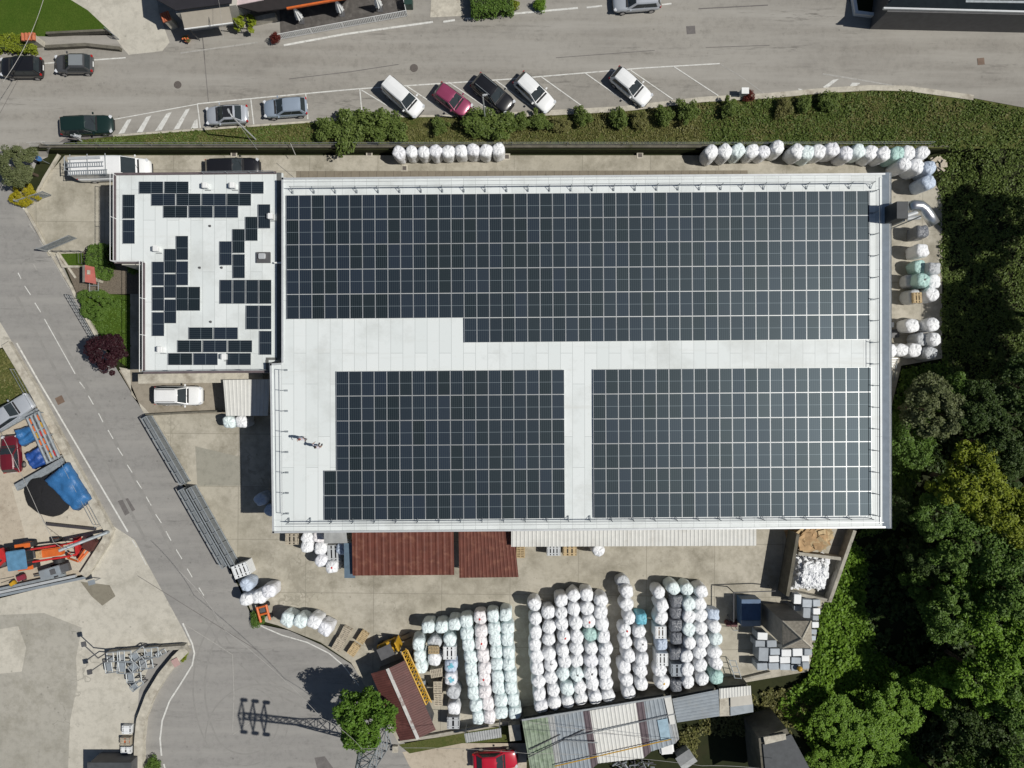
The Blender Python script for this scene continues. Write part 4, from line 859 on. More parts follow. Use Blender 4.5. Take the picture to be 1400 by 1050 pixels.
# grey and white storage boxes round the pavilion
BX = [(583, 438, 60, 75, 1, 1.9, 'white box at the top left of the box yard under the paper bay'), (655, 470, 75, 62, 0, 1.8, 'grey box right of the top white box'), (727, 468, 60, 55, 0, 1.5, 'grey box at the outer top corner of the box yard'), (727, 530, 58, 50, 1, 1.5, 'white box, upper one of the outer column by the green slope'),
      (580, 508, 52, 44, 0, 1.2, 'low grey box touching the pavilion shadow'), (652, 542, 60, 80, 0, 1.9, 'large grey box above the pavilion roof corner'), (720, 580, 50, 40, 0, 1.4, 'grey box between the two white outer boxes'), (717, 632, 55, 48, 1, 1.5, 'white box, lower one of the outer column by the green slope'), (706, 685, 48, 42, 0, 1.4, 'grey box right of the pavilion roof'), (700, 732, 45, 40, 0, 1.3, 'grey box at the lower right of the pavilion roof'),
      (318, 718, 80, 58, 1, 1.7, 'pale box at the head of the lower box group'), (300, 775, 78, 52, 0, 1.6, 'grey box, left one under the pale head box'), (388, 775, 78, 56, 0, 1.6, 'grey box, right one under the pale head box'), (325, 855, 78, 105, 0, 1.8, 'long dark grey box at the left of the lower group'), (412, 835, 78, 52, 0, 1.6, 'grey box left of two white ones below the pavilion'), (498, 845, 78, 56, 1, 1.7, 'white box left below the pavilion eave'), (583, 840, 78, 60, 1, 1.7, 'white box right below the pavilion eave'), (662, 838, 62, 50, 0, 1.5, 'grey box at the right end below the eave'),
      (405, 890, 78, 52, 1, 1.7, 'white box left in the second row of the lower group'), (488, 898, 80, 52, 1, 1.7, 'white box right in the second row of the lower group'), (571, 902, 76, 52, 0, 1.7, 'grey box in the second row of the lower group'), (643, 886, 62, 48, 1, 1.6, 'white box at the right end of the second row'),
      (316, 948, 84, 58, 0, 1.6, 'grey box, first of the bottom row'), (402, 946, 82, 56, 0, 1.6, 'grey box, second of the bottom row'), (488, 950, 80, 52, 0, 1.6, 'grey box, third of the bottom row'), (570, 956, 76, 48, 0, 1.6, 'grey box under the yellow ball'), (645, 938, 56, 56, 0, 1.6, 'grey box at the right end of the bottom row')]
for x, y, w, d, wh, h, lab in BX:
    p = P(985 + x / 5.525, 740 + y / 5.525, h); k = (HC - h) / F / 5.525; w *= k; d *= k
    t = thing('storage_box', lab, 'storage box', (p.x, p.y, 0), random.uniform(-.05, .05), 'boxes round the pavilion'); m = M['boxwhite' if wh else 'boxgrey']
    bm = BM(); box(bm, (0, 0, h / 2 - .06), (w - .1, d - .1, h - .12), 0, 0, .02); obj('box_body', bm, M['boxgrey'], t)
    bm = BM(); box(bm, (0, 0, h - .05), (w - .05, d - .05, .1), 0, 0, .03); obj('lid', bm, m, t)
p = P(1093.5, 914.5, 1.9); bm = BM(); bmesh.ops.create_uvsphere(bm, u_segments=16, v_segments=10, radius=.26, matrix=Matrix.Translation((p.x, p.y, 1.9))); tag(obj('ball', bm, M['yellow'], None, True), 'yellow ball resting on a grey box in the bottom row', 'ball')
# pavilion tower
z1 = 5.6; t = thing('pavilion', 'square pavilion with a pale hipped shingle roof beside the grey boxes', 'pavilion'); t.location = (0, 0, 0)
ec = [P(1070, 849, z1), P(1109, 849, z1), P(1110.5, 886, z1), P(1070, 886, z1)]; ap = sum(ec, Vector()) / 4 + Vector((0, 0, 1.1))
bm = BM(); c4 = sum(ec, Vector()) / 4; wl = [c4 + (e - c4) * .9 for e in ec]
prism(bm, [(p.x, p.y) for p in wl], 0, z1 - .02); obj('wall', bm, mat('pavilion_wall', (.22, .21, .19), .9), t)
bm = BM(); vs = [bm.verts.new(e) for e in ec]; lo = [bm.verts.new((e.x, e.y, e.z - .14)) for e in ec]; a = bm.verts.new(ap)
for i in range(4): bm.faces.new((vs[i], vs[(i + 1) % 4], a)); bm.faces.new((lo[i], lo[(i + 1) % 4], vs[(i + 1) % 4], vs[i]))
bm.faces.new(lo[::-1]); rf = obj('roof', bm, M['tile'], t)
bm = BM()
for e in ec: bar(bm, e, ap, .07, 6)
obj('ridge', bm, M['stone'], rf)
p = P(1027, 838, 1.6); t = thing('blue_container', 'blue lidded container in the shade left of the pavilion', 'container', (p.x, p.y, 0))
bm = BM(); box(bm, (0, 0, .75), (1.75, 2.5, 1.5)); obj('container_body', bm, M['blue'], t); bm = BM(); box(bm, (0, .3, 1.55), (1.8, 1.95, .09)); obj('lid', bm, M['blue'], t); bm = BM(); box(bm, (0, -1.0, 1.54), (1.8, .55, .08)); obj('sunlit_lid_strip', bm, M['bluegrey'], t)  # paler end strip paints sunlight onto the lid
t = thing('pipe_gantry', 'thin dark steel gantry left of the blue container', 'frame'); a, b, c = P(1003, 810, 2), P(1003, 850, 2), P(1060, 808, 2)
bm = BM()
for u, v in ((a, b), (a, c), (a, Vector((a.x, a.y, 0))), (b, Vector((b.x, b.y, 0))), (c, Vector((c.x, c.y, 0)))): bar(bm, u, v, .05)
obj('frame_tube', bm, M['darkgrey'], t)
t = thing('grid_rack', 'grey grid rack lying right of the mint bale by the south wall', 'rack'); bm = BM()
for i in range(4):
    u = P(997 + i * 2.6, 903 + i * 8, .9); bar(bm, u, u + Vector((.6, -.05, 0)), .035); bar(bm, u, (u.x, u.y, 0), .03)
for dx in (0, .6): bar(bm, P(997, 903, .9) + Vector((dx, 0, 0)), P(1005, 928, .9) + Vector((dx, 0, 0)), .04)
obj('rack_tube', bm, M['galv'], t)
p = P(1001, 854, .9); t = thing('hand_truck', 'small dark red hand truck between the bales and the blue container', 'hand truck', (p.x, p.y, 0)); bm = BM(); cyl(bm, (-.3, 0, .1), .25, .25, .6, 14); box(bm, (.3, -.1, .4), (.6, .4, .5)); obj('truck_body', bm, mat('dark_red', (.10, .03, .03), .6), t)
bm = BM(); bar(bm, (.5, -.5, .2), (.5, -.5, 1.0), .03); bar(bm, (.1, -.5, .2), (.1, -.5, 1.0), .03); bar(bm, (.1, -.5, 1), (.5, -.5, 1), .03); obj('handle', bm, M['galv'], t)
for y in (-.35, .15):
    bm = BM(); bar(bm, (.55, y, .15), (.65, y, .15), .15, 12); obj('wheel', bm, M['black'], t)
# waste bays
wall('bay_wall', 'long slanting concrete wall at the right of the paper waste bays', [(1161, 722), (1127, 818)], .32, 1.2, 'conc')
wall('bay_wall', 'short concrete divider between the cardboard and the paper heaps', [(1085, 753), (1142, 760)], .3, 1.2, 'conc')
wall('bay_wall', 'concrete wall closing the paper bay towards the boxes', [(1071, 805), (1127, 817)], .3, 1.1, 'conc')
wall('bay_wall', 'concrete wall with shade painted dark, left of the waste bays', [(1079, 724), (1065, 806)], .3, 2.2, 'darkconc')  # dark concrete colour stands in for shade on the west face
def heap(name, label, quad, zz, m, n, size, seed, cat='heap'):
    rg = random.Random(seed); bm = BM(); q = [P(x, y, .8) for x, y in quad]; g = 12; vs = {}
    for i in range(g + 1):
        for j in range(g + 1):
            u, v = i / g, j / g; p = (q[0].lerp(q[1], u)).lerp(q[3].lerp(q[2], u), v); e = min(u, v, 1 - u, 1 - v) * 2
            vs[i, j] = bm.verts.new((p.x + rg.uniform(-.1, .1), p.y + rg.uniform(-.1, .1), .05 + zz * min(1, e * 2.2) * rg.uniform(.6, 1)))
    for i in range(g):
        for j in range(g): bm.faces.new((vs[i, j], vs[i + 1, j], vs[i + 1, j + 1], vs[i, j + 1]))
    for k in range(n):
        u, v = rg.random(), rg.random(); p = (q[0].lerp(q[1], u)).lerp(q[3].lerp(q[2], u), v); e = min(u, v, 1 - u, 1 - v) * 2
        s = size * rg.uniform(.5, 1.4); r = bmesh.ops.create_cube(bm, size=1) if 'card' in name else bmesh.ops.create_icosphere(bm, subdivisions=1, radius=.5)
        mt = Matrix.Translation((p.x, p.y, .1 + zz * min(1, e * 2.2))) @ Matrix.Rotation(rg.uniform(0, 6), 4, 'Z') @ Matrix.Rotation(rg.uniform(-.5, .5), 4, 'X') @ Matrix.Diagonal((s * rg.uniform(.6, 1.4), s * rg.uniform(.6, 1.2), (.05 if 'card' in name else s * rg.uniform(.3, .8)), 1))
        for w in r['verts']: w.co = mt @ (w.co + Vector((rg.uniform(-.15, .15), rg.uniform(-.15, .15), rg.uniform(-.15, .15))) * (0 if 'card' in name else 1))
        mi = rg.randrange(len(m))
        for f in set(f for w in r['verts'] for f in w.link_faces): f.material_index = mi
    return tag(obj(name, bm, m), label, cat, None, 'stuff')
heap('paper_heap', 'heap of loose white paper and film in the concrete bay', [(1083, 758), (1137, 761), (1128, 806), (1078, 803)], 1.7, [FILM['white'], FILM['white'], FILM['white'], FILM['lav'], FILM['white'], M['boxwhite']], 620, .5, 3)
heap('cardboard_heap', 'heap of flattened brown cardboard in the bay under the hall edge', [(1089, 722), (1138, 722), (1134, 751), (1085, 746)], 1.0, [M['cardboard'], M['wood'], M['cardboard']], 70, .9, 4)
# eastern duct
t = thing('air_duct', 'thick bright silver duct bending out from the hall beside the eastern grass', 'duct')
bm = BM(); pts = [P(1243, 283, 8.6), P(1250, 281, 8.7), P(1258, 281.5, 8.7), P(1264, 286, 8.65), P(1269, 293, 8.6), P(1277, 306, 8.5)]
secs = []
for i, p in enumerate(pts):
    d = (pts[min(i + 1, 5)] - pts[max(i - 1, 0)]).normalized(); s = d.cross(Vector((0, 0, 1))).normalized(); u = s.cross(d)
    secs.append([p + (s * math.cos(a) + u * math.sin(a)) * .47 for a in [k * math.pi / 10 for k in range(20)]])
loft(bm, secs); obj('pipe', bm, M['pipe'], t, True)
bm = BM(); b0 = P(1226, 290, 5.6); box(bm, (b0.x, b0.y, 2.8), (1.5, 1.6, 5.6)); obj('duct_housing', bm, M['bluegrey'], t)
bm = BM(); b1 = P(1234, 287, 8.9); box(bm, (b1.x, b1.y, 4.45), (.95, 1.45, 8.9)); obj('fan_box', bm, mat('fan_dark', (.03, .035, .04), .6), t)
bm = BM(); bar(bm, P(1236, 296, 3.2), P(1254, 290, 3.4), .22, 10); bar(bm, P(1240, 299, 2.6), P(1258, 297, 2.8), .2, 10); obj('branch_pipe', bm, M['lightgrey'], t)
bm = BM(); p = P(1268, 292, 8.4); bar(bm, (p.x, p.y, 0), (p.x, p.y, 8.1), .06); obj('support', bm, M['galv'], t)
t = thing('steel_steps', 'white metal steps and grating against the east wall of the hall', 'steps'); bm = BM()
for i in range(7): u = P(1217, 490 + i * 2.2, 1.2); box(bm, (u.x + .35, u.y, 1.2 - i * .12), (.8, .06, .05))
for i in range(5): u = P(1219 - i * .4, 509 + i * 2.2, .6); box(bm, (u.x, u.y, .5), (.5, .07, .05), .5)
obj('tread', bm, M['lightgrey'], t); bm = BM(); bar(bm, P(1216, 490, 1.2), P(1214, 522, .1), .04); bar(bm, P(1227, 490, 1.2), P(1222, 520, .1), .04); obj('stringer', bm, M['galv'], t)
for x, y, lab in ((1223, 456, 'grey flat plate on the ground beside the lower eastern bales'), ): p = P(x, y); bm = BM(); box(bm, (p.x, p.y, .06), (.75, .8, .12), .1); tag(obj('steel_plate', bm, M['darkgrey']), lab, 'plate')
p = P(1219, 446, .3); bm = BM()
for k in range(7): box(bm, (p.x + random.uniform(-.3, .3), p.y + random.uniform(-.35, .35), .06 + k * .03), (random.uniform(.2, .6), random.uniform(.1, .4), .04), random.uniform(0, 3))
tag(obj('scrap_foil', bm, FILM['white']), 'crumpled white film scraps on the ground by the east wall', 'scraps', None, 'stuff')
p = P(1285, 223, 1.0); bm = BM(); 
for k in range(9): box(bm, (p.x + random.uniform(-.5, .6), p.y + random.uniform(-.5, .5), .5 + k * .04), (random.uniform(.3, .8), random.uniform(.2, .5), .05), random.uniform(0, 3))
tag(obj('board_pile', bm, M['greywood']), 'small pile of boards in the north-east corner by the grass', 'pile', None, 'stuff')
# ------------------------------------------------------------------ vehicles
STY = dict( # stations: t, half width, belt height ; cabin: rear-bottom, rear-top, front-top, cowl (fractions from the rear)
    hatch=dict(L=4.1, W=1.75, H=1.48, st=[(0, .78, .72), (.025, .9, .9), (.1, .97, .95), (.3, 1, .95), (.68, 1, .95), (.8, .98, .93), (.92, .92, .82), (.975, .82, .7), (1, .68, .58)], cab=(.02, .11, .50, .70)),
    sedan=dict(L=4.5, W=1.78, H=1.45, st=[(0, .74, .7), (.025, .88, .88), (.1, .96, .95), (.3, 1, .95), (.68, 1, .93), (.8, .98, .9), (.92, .92, .8), (.975, .82, .68), (1, .66, .56)], cab=(.11, .26, .52, .70)),
    wagon=dict(L=4.75, W=1.8, H=1.5, st=[(0, .8, .72), (.02, .92, .92), (.1, .98, .96), (.3, 1, .96), (.68, 1, .95), (.8, .98, .92), (.92, .93, .82), (.975, .84, .7), (1, .7, .58)], cab=(.015, .09, .54, .71)),
    suv=dict(L=4.6, W=1.88, H=1.68, st=[(0, .82, .8), (.02, .93, 1.02), (.1, .98, 1.06), (.3, 1, 1.06), (.7, 1, 1.05), (.82, .99, 1.03), (.93, .95, .95), (.98, .86, .84), (1, .74, .7)], cab=(.015, .08, .55, .72)),
    van=dict(L=4.15, W=1.75, H=1.8, st=[(0, .86, .85), (.015, .95, 1.0), (.1, .99, 1.05), (.3, 1, 1.05), (.7, 1, 1.05), (.82, .99, 1.02), (.93, .94, .88), (.98, .84, .75), (1, .7, .6)], cab=(.005, .03, .60, .78)),
    pickup=dict(L=4.6, W=1.8, H=1.72, st=[(0, .82, .8), (.02, .94, 1.0), (.1, .99, 1.05), (.3, 1, 1.05), (.68, 1, 1.05), (.82, .99, 1.03), (.94, .95, .97), (.985, .88, .85), (1, .8, .7)], cab=(.02, .06, .54, .68)),
    longvan=dict(L=6.5, W=2.05, H=2.45, st=[(0, .9, 1.1), (.01, .97, 1.2), (.1, 1, 1.25), (.3, 1, 1.25), (.75, 1, 1.25), (.86, .99, 1.2), (.94, .92, 1.05), (.98, .82, .85), (1, .66, .7)], cab=(.005, .015, .70, .86)))
def car(label, style, col, px, py, ang, L=None, zbase=None, metal=0, roofcol=None, rails=False, cat='car', name='parked_car', group='parked cars', cab=None, W=None, seat=False, zmid=.9):
    S = dict(STY[style]); L = L or S['L']; Wd = (W or S['W']) / 2; H = S['H']; cab = cab or S['cab']
    k = 0 if zbase is None else zbase
    g = G(px, py) if zbase is None else None
    z0 = g.z if g else zbase
    p = P(px, py, z0 + zmid)
    t = thing(name, label, cat, (p.x, p.y, z0 + .01), math.radians(ang), group)
    pm = paint(col if isinstance(col, str) else 'c%02d%02d%02d' % tuple(int(v * 99) for v in col), COLS[col] if isinstance(col, str) else col, metal)
    X = lambda f: (f - .5) * L
    secs = []
    for tt, w, zb in S['st']:
        w *= Wd; x = X(tt); zl = .24 if .06 < tt < .94 else .34
        secs.append([(x, -w * .86, zl), (x, -w * .99, zl + .12), (x, -w, (zl + zb) * .52), (x, -w * .965, zb - .09), (x, -w * .84, zb), (x, -w * .4, zb + .035), (x, 0, zb + .045), (x, w * .4, zb + .035), (x, w * .84, zb), (x, w * .965, zb - .09), (x, w, (zl + zb) * .52), (x, w * .99, zl + .12), (x, w * .86, zl)])
    bm = BM(); loft(bm, secs); body = obj('body', bm, pm, t, True)
    md = body.modifiers.new('sub', 'SUBSURF'); md.levels = 1; md.render_levels = 1
    # cabin
    zb = S['st'][3][2] - .03; zt = H; r0, r1, f1, f0 = cab
    wb, wt = Wd * .90, Wd * (.74 if style not in ('longvan',) else .86)
    def ringz(f, zz, w0, w1, xr, xf, crown=0):
        w = w0 + (w1 - w0) * f; return xr, xf, w, zz
    bm = BM(); secs = []
    n = 8
    for i in range(n + 1):
        u = i / n; xb = X(r0) + (X(f0) - X(r0)) * u; xt = X(r1) + (X(f1) - X(r1)) * u; e = (1 - (2 * u - 1) ** 4); cr = .05 * e; tw = wt * (.93 + .07 * e); bw = wb * (.95 + .05 * e)
        secs.append([(xb, -bw, zb), (xt, -tw, zt - .09), (xt, -tw * .86, zt - .025 + cr * .3), (xt, -tw * .4, zt + cr * .8 - .01), (xt, 0, zt + cr), (xt, tw * .4, zt + cr * .8 - .01), (xt, tw * .86, zt - .025 + cr * .3), (xt, tw, zt - .09), (xb, bw, zb)])
    loft(bm, secs); cabm = pm
    cabin = obj('cabin', bm, cabm, body, False)
    if roofcol:
        bm = BM(); solid(bm, [(X(r1) + .12, -wt * .78, zt + .075), (X(f1) - .02, -wt * .78, zt + .075), (X(f1) - .02, wt * .78, zt + .075), (X(r1) + .12, wt * .78, zt + .075)], .08); obj('roof_panel', bm, paint('roof_' + roofcol, COLS[roofcol]), cabin)
    # glass: windscreen, rear window, side windows
    def pane(nm, c, off, m=M['glass']):
        c = [Vector(v) for v in c]; nr = (c[1] - c[0]).cross(c[3] - c[0]).normalized(); 
        if nr.dot(Vector(off)) < 0: nr = -nr
        bm = BM(); a = [bm.verts.new(v + nr * .035) for v in c]; b = [bm.verts.new(v - nr * .03) for v in c]
        bm.faces.new(a); bm.faces.new(b[::-1])
        for i in range(4): bm.faces.new((a[i], a[(i + 1) % 4], b[(i + 1) % 4], b[i]))
        return obj(nm, bm, m, t)
    xf0, xf1, xr0, xr1 = X(f0), X(f1), X(r0), X(r1); ztt = zt - .05
    lerp = lambda a, b, u: a + (b - a) * u
    def slope(xa, xb2, side):
        lo, hi = .17, .97; return [(lerp(xa, xb2, lo), -lerp(wb, wt, lo) * .88, lerp(zb, ztt, lo)), (lerp(xa, xb2, lo), lerp(wb, wt, lo) * .88, lerp(zb, ztt, lo)), (lerp(xa, xb2, hi), lerp(wb, wt, hi) * .84, lerp(zb, ztt, hi)), (lerp(xa, xb2, hi), -lerp(wb, wt, hi) * .84, lerp(zb, ztt, hi))]
    pane('windscreen', slope(xf0, xf1, 1), (1, 0, .3)); pane('rear_window', slope(xr0, xr1, -1), (-1, 0, .3))
    for sd in (-1, 1):
        for a, b in (((.10, .50), (.52, .90)) if style != 'longvan' else ((.80, .95),)):
            lo, hi = .1, .88
            f = lambda u, h: (lerp(lerp(xr0, xf0, u), lerp(xr1, xf1, u), h), sd * lerp(wb * .985, wt, h), lerp(zb, zt - .09, h))
            pane('side_window', [f(a, lo), f(b, lo), f(b, hi), f(a, hi)], (0, sd, .2))
        bm = BM(); box(bm, (X(f0) - .25, sd * (Wd + .08), zb + .05), (.14, .2, .12), 0, 0, .02); obj('mirror', bm, pm, t)
        bm = BM(); box(bm, (X(.955), sd * Wd * .74, S['st'][-3][2] - .12), (.28, .3, .12), -sd * .5, 0, .03); obj('headlight', bm, M['lampglass'], t)
        bm = BM(); box(bm, (X(.018), sd * Wd * .80, S['st'][1][2] - .12), (.13, .2, .22), 0, 0, .02); obj('taillight', bm, M['taillight'], t)
        for fx in (.19, .80):
            w = BM(); bar(w, (X(fx), sd * (Wd - .2), .315), (X(fx), sd * (Wd + .012), .315), .315, 18); wh = obj('wheel', w, M['black'], t); w = BM(); bar(w, (X(fx), sd * (Wd + .005), .315), (X(fx), sd * (Wd + .022), .315), .2, 14); obj('rim', w, M['rim'], wh)
    bm = BM(); box(bm, (X(f0) + .03, 0, zb + .075), (.16, wb * 1.62, .03)); bar(bm, (X(f0) - .02, -.1, zb + .12), (X(f0) - .32, wb * .55, zb + .3), .012, 4); obj('wiper_cowl', bm, M['black'], t)
    bm = BM(); box(bm, (X(0) - .005, 0, .62), (.03, .5, .12)); obj('number_plate', bm, M['white'], t)
    bm = BM(); box(bm, (X(1) - .03, 0, .42), (.1, Wd * 1.1, .16)); obj('grille', bm, M['black'], t)
    if rails:
        for sd in (-1, 1):
            bm = BM(); bar(bm, (lerp(xr1, xf1, .08), sd * wt * .82, zt + .06), (lerp(xr1, xf1, .92), sd * wt * .82, zt + .06), .025); obj('roof_rail', bm, M['galv' if rails == 1 else 'black'], t)
    return t, X, zt, wt, Wd
COLS = dict(black=(.012, .012, .014), anthracite=(.07, .072, .075), green=(.012, .03, .026), silver=(.5, .53, .57), paleblue=(.36, .43, .52), white=(.78, .79, .79), magenta=(.30, .055, .12), darkred=(.13, .012, .02), crimson=(.45, .01, .03), greyroof=(.22, .24, .25), nearblack=(.02, .021, .023))
car('black SUV parked at the far left of the street, tail lights to the right', 'suv', 'black', 28, 91, 180, 3.95)
car('small dark grey car with a paler grey roof, behind the black SUV', 'hatch', 'anthracite', 99, 86, 180, 3.6, roofcol='greyroof')
car('dark green estate car parked along the lower kerb facing right', 'wagon', 'green', 117, 170, 3, 4.9, metal=.2)
car('silver coupe with a black roof panel beside the hatched road marking', 'sedan', 'silver', 309, 156, 183, 4.0, metal=.3, roofcol='nearblack')
car('pale blue hatchback parked in the second bay along the kerb', 'hatch', 'paleblue', 389, 146, 184, 4.15, metal=.3)
car('boxy white car, leftmost in the slanted bays', 'van', 'white', 551, 133, -41, 4.2)
car('dark pink hatchback in the slanted bays', 'hatch', 'magenta', 619, 136, -36, 3.75, metal=.2)
car('black car in the slanted bays between the pink and the white hatchback', 'wagon', 'black', 674, 127, -39, 4.35, rails=1)
car('white hatchback in the slanted bays next to the black car', 'hatch', 'white', 731, 125.5, -43, 4.3)
car('white car with silver sides standing alone in the rightmost occupied slanted bay', 'hatch', 'white', 863.5, 117.5, -40, 4.3, metal=.1)
car('silver estate car cut off by the top edge of the photo', 'wagon', 'silver', 871, 0, 184, 4.5, metal=.4)
car('black estate car half hidden behind the north edge of the office roof', 'wagon', 'black', 317, 228, 2, 5.2)
car('white SUV with black roof rails parked facing right by the carport', 'suv', 'white', 243.5, 541, 0, 4.55, rails=2, group='vehicles in the yards')
car('muddy silver pickup parked nose-up by the roadside wall', 'pickup', 'silver', 14, 564, 34, 4.5, metal=.3, group='vehicles in the yards')
car('dark red car parked upright beside the blue tarps', 'hatch', 'darkred', 13.5, 621, 95, 3.6, group='vehicles in the yards')
car('bright red car at the bottom edge by the green-stained shed roof', 'sedan', 'crimson', 677, 1041, 3, 4.35, group='vehicles in the yards', cab=(.08, .22, .52, .70))
t, X, zt, wt, Wd = car('long white van with ladders on its roof, beside the olive tree', 'longvan', 'white', 145, 226, 2, 7.0, cat='van', name='work_van', group='vehicles in the yards', zmid=2.2)
bm = BM()
for y in (-.95, -.55): bar(bm, (X(.02), y, zt + .22), (X(.55), y, zt + .22), .035)
n = 18
for i in range(n): x = X(.03) + i * (X(.54) - X(.03)) / (n - 1); bar(bm, (x, -.95, zt + .22), (x, -.55, zt + .22), .025)
obj('ladder', bm, M['galv'], t)
bm = BM()
for y in (-.2, .2): bar(bm, (X(.0), y, zt + .2), (X(.5), y, zt + .2), .035)
for i in range(16): x = X(.02) + i * (X(.48) - X(.02)) / 15; bar(bm, (x, -.2, zt + .2), (x, .2, zt + .2), .025)
obj('ladder', bm, M['galv'], t)
bm = BM(); box(bm, (X(.24), .62, zt + .16), (3.0, .22, .12)); obj('roof_tube', bm, M['lightgrey'], t)
bm = BM()
for x in (.05, .28, .52): bar(bm, (X(x), -1, zt + .1), (X(x), 1, zt + .1), .04)
obj('roof_rack', bm, M['grey'], t)
bm = BM()
for y in (-.4, .4): bar(bm, (X(0) - .12, y, .8), (X(0) - .12, y, zt + .1), .03)
bar(bm, (X(0) - .15, -.5, zt + .15), (X(0) - .15, .8, zt + .15), .05); obj('rear_ladder', bm, M['galv'], t)

# machines
def wheel(t, x, y, r, w, m='black'):
    b = BM(); bar(b, (x, y - w / 2, r), (x, y + w / 2, r), r, 20); o = obj('wheel', b, M[m], t); b = BM(); bar(b, (x, y - w / 2 - .01, r), (x, y + w / 2 + .01, r), r * .5, 14); obj('rim', b, M['orange'], o)
p = P(42, 760, 1.6); t = thing('tractor', 'orange tractor with a blue cab roof and a front loader', 'tractor', (p.x, p.y, 0), math.radians(8))
bm = BM(); box(bm, (1.6, 0, 1.0), (2.2, .8, .75), 0, 0, .1); obj('bonnet', bm, M['orange'], t); bm = BM(); box(bm, (.3, 0, .75), (4.2, .7, .5), 0, 0, .05); obj('chassis', bm, M['darkgrey'], t)
bm = BM(); box(bm, (-.75, -.1, 1.9), (1.7, 1.6, 1.1), 0, 0, .05); obj('cab', bm, M['glass'], t); bm = BM(); box(bm, (-.75, -.1, 2.5), (1.85, 1.85, .14), 0, 0, .06); obj('cab_roof', bm, mat('cab_blue', (.10, .23, .36), .6), t)
for y in (-1.0, 1.0): wheel(t, -.7, y, .8, .45); wheel(t, 1.9, y, .5, .35)
for y in (-.6, .6):
    bm = BM(); bar(bm, (-.2, y, 1.6), (3.4, y, 1.1), .1, 8); bar(bm, (3.4, y, 1.1), (3.7, y, .4), .09, 8); obj('loader_arm', bm, M['red'], t)
bm = BM(); box(bm, (3.9, 0, .45), (.35, 2.0, .7)); obj('bucket', bm, M['red'], t)
for y in (-1.05, 1.05):
    bm = BM(); box(bm, (-.6, y, 1.68), (1.5, .42, .07), 0, 0, .03); obj('mudguard', bm, M['orange'], t)
bm = BM(); box(bm, (.72, 0, 1.42), (.4, .7, .5)); obj('tool_box', bm, M['wood'], t)
p = P(6, 765, 1.0); t = thing('trailer', 'red and grey trailer left of the tractor at the photo edge', 'trailer', (p.x - .8, p.y, 0), .3)
bm = BM(); box(bm, (0, 0, .8), (2.6, 1.6, .25)); obj('trailer_bed', bm, M['darkgrey'], t); bm = BM(); box(bm, (.9, .2, 1.1), (.7, 1.2, .4), .5); box(bm, (.4, -.5, 1.05), (1.2, .2, .3), .5); obj('drawbar', bm, M['red'], t)
for y in (-.85, .85): wheel(t, 0, y, .35, .2)
p = P(116, 752, 1.2); t = thing('mini_excavator', 'small orange excavator folded against the wall corner', 'excavator', (p.x, p.y, 0), math.radians(-120))
bm = BM(); box(bm, (-.6, 0, .85), (1.2, 1.0, .7), 0, 0, .08); obj('engine_cover', bm, mat('engine_red', (.09, .03, .025), .6), t); bm = BM()
box(bm, (-.3, .45, .22), (1.7, .28, .42), 0, 0, .1); box(bm, (-.3, -.45, .22), (1.7, .28, .42), 0, 0, .1); obj('track', bm, M['black'], t)
bm = BM(); bar(bm, (.0, .25, 1.0), (1.0, .25, 1.7), .12, 8); bar(bm, (.0, -.1, 1.0), (1.0, .1, 1.7), .08, 8); obj('boom', bm, M['orange'], t); bm = BM(); bar(bm, (1.0, .2, 1.7), (1.5, -1.0, 1.1), .1, 8); bar(bm, (1.5, -1, 1.1), (1.3, -1.4, .6), .13, 8); obj('stick', bm, M['orange'], t)
p = P(68, 783, 1.2); t = thing('wood_chipper', 'pale grey wheeled machine beside the tractor, above the beam stack', 'machine', (p.x, p.y, 0), .3)
bm = BM(); box(bm, (0, 0, .8), (2.0, .9, .9), 0, 0, .05); obj('housing', bm, M['bluegrey'], t); bm = BM(); box(bm, (.35, 0, 1.28), (.5, .5, .08)); obj('hatch', bm, M['darkgrey'], t); bm = BM(); box(bm, (1.35, 0, .9), (.9, .75, .4)); obj('chute', bm, M['darkgrey'], t)
bm = BM(); bar(bm, (-1, 0, .6), (-2.0, .1, .5), .08); obj('drawbar', bm, M['darkgrey'], t)
for y in (-.55, .55): wheel(t, 0, y, .3, .2)
p = P(24, 792, .6); t = thing('garden_tiller', 'small red and yellow tiller in the machine yard', 'tiller', (p.x, p.y, 0), .4)
bm = BM(); box(bm, (.3, 0, .45), (.8, .5, .4), 0, 0, .06); obj('motor', bm, mat('tiller_red', (.22, .03, .05), .5), t); bm = BM(); box(bm, (-.7, -.2, .4), (.6, .4, .3), .3, 0, .05); obj('fuel_tank', bm, M['yellow'], t); bm = BM(); bar(bm, (-.3, .2, .5), (-1.3, .3, 1.0), .03); obj('handle', bm, M['black'], t)
for y in (-.3, .3): wheel(t, .3, y, .22, .12)
for i, (dx, l, m, lab) in enumerate(((0, 8.5, 'galv', 'long galvanised beam nearest the machines below the tractor'), (1, 9.2, 'lightgrey', 'long pale beam in the middle of the beam stack below the tractor'), (2, 8.8, 'bluegrey', 'long bluish beam on the outer side of the beam stack below the tractor'))):
    a = P(-2, 806 + dx * 4.5, .5); b = P(88 + dx * 14, 786 + dx * 2, .5); bm = BM(); d = b - a; m2 = (a + b) / 2; box(bm, (m2.x, m2.y, .35 - i * .05), (d.length, .24, .3), math.atan2(d.y, d.x)); tag(obj('steel_beam', bm, M[m]), lab, 'beam', 'beams below the tractor')
a, b = P(62, 717, .6), P(128, 724, .6); bm = BM(); d = b - a; m2 = (a + b) / 2; box(bm, (m2.x, m2.y, .3), (d.length, .25, .35), math.atan2(d.y, d.x)); tag(obj('steel_beam', bm, mat('dark_beam', (.05, .045, .05), .6)), 'dark long beam lying on the sand above the tractor', 'beam')
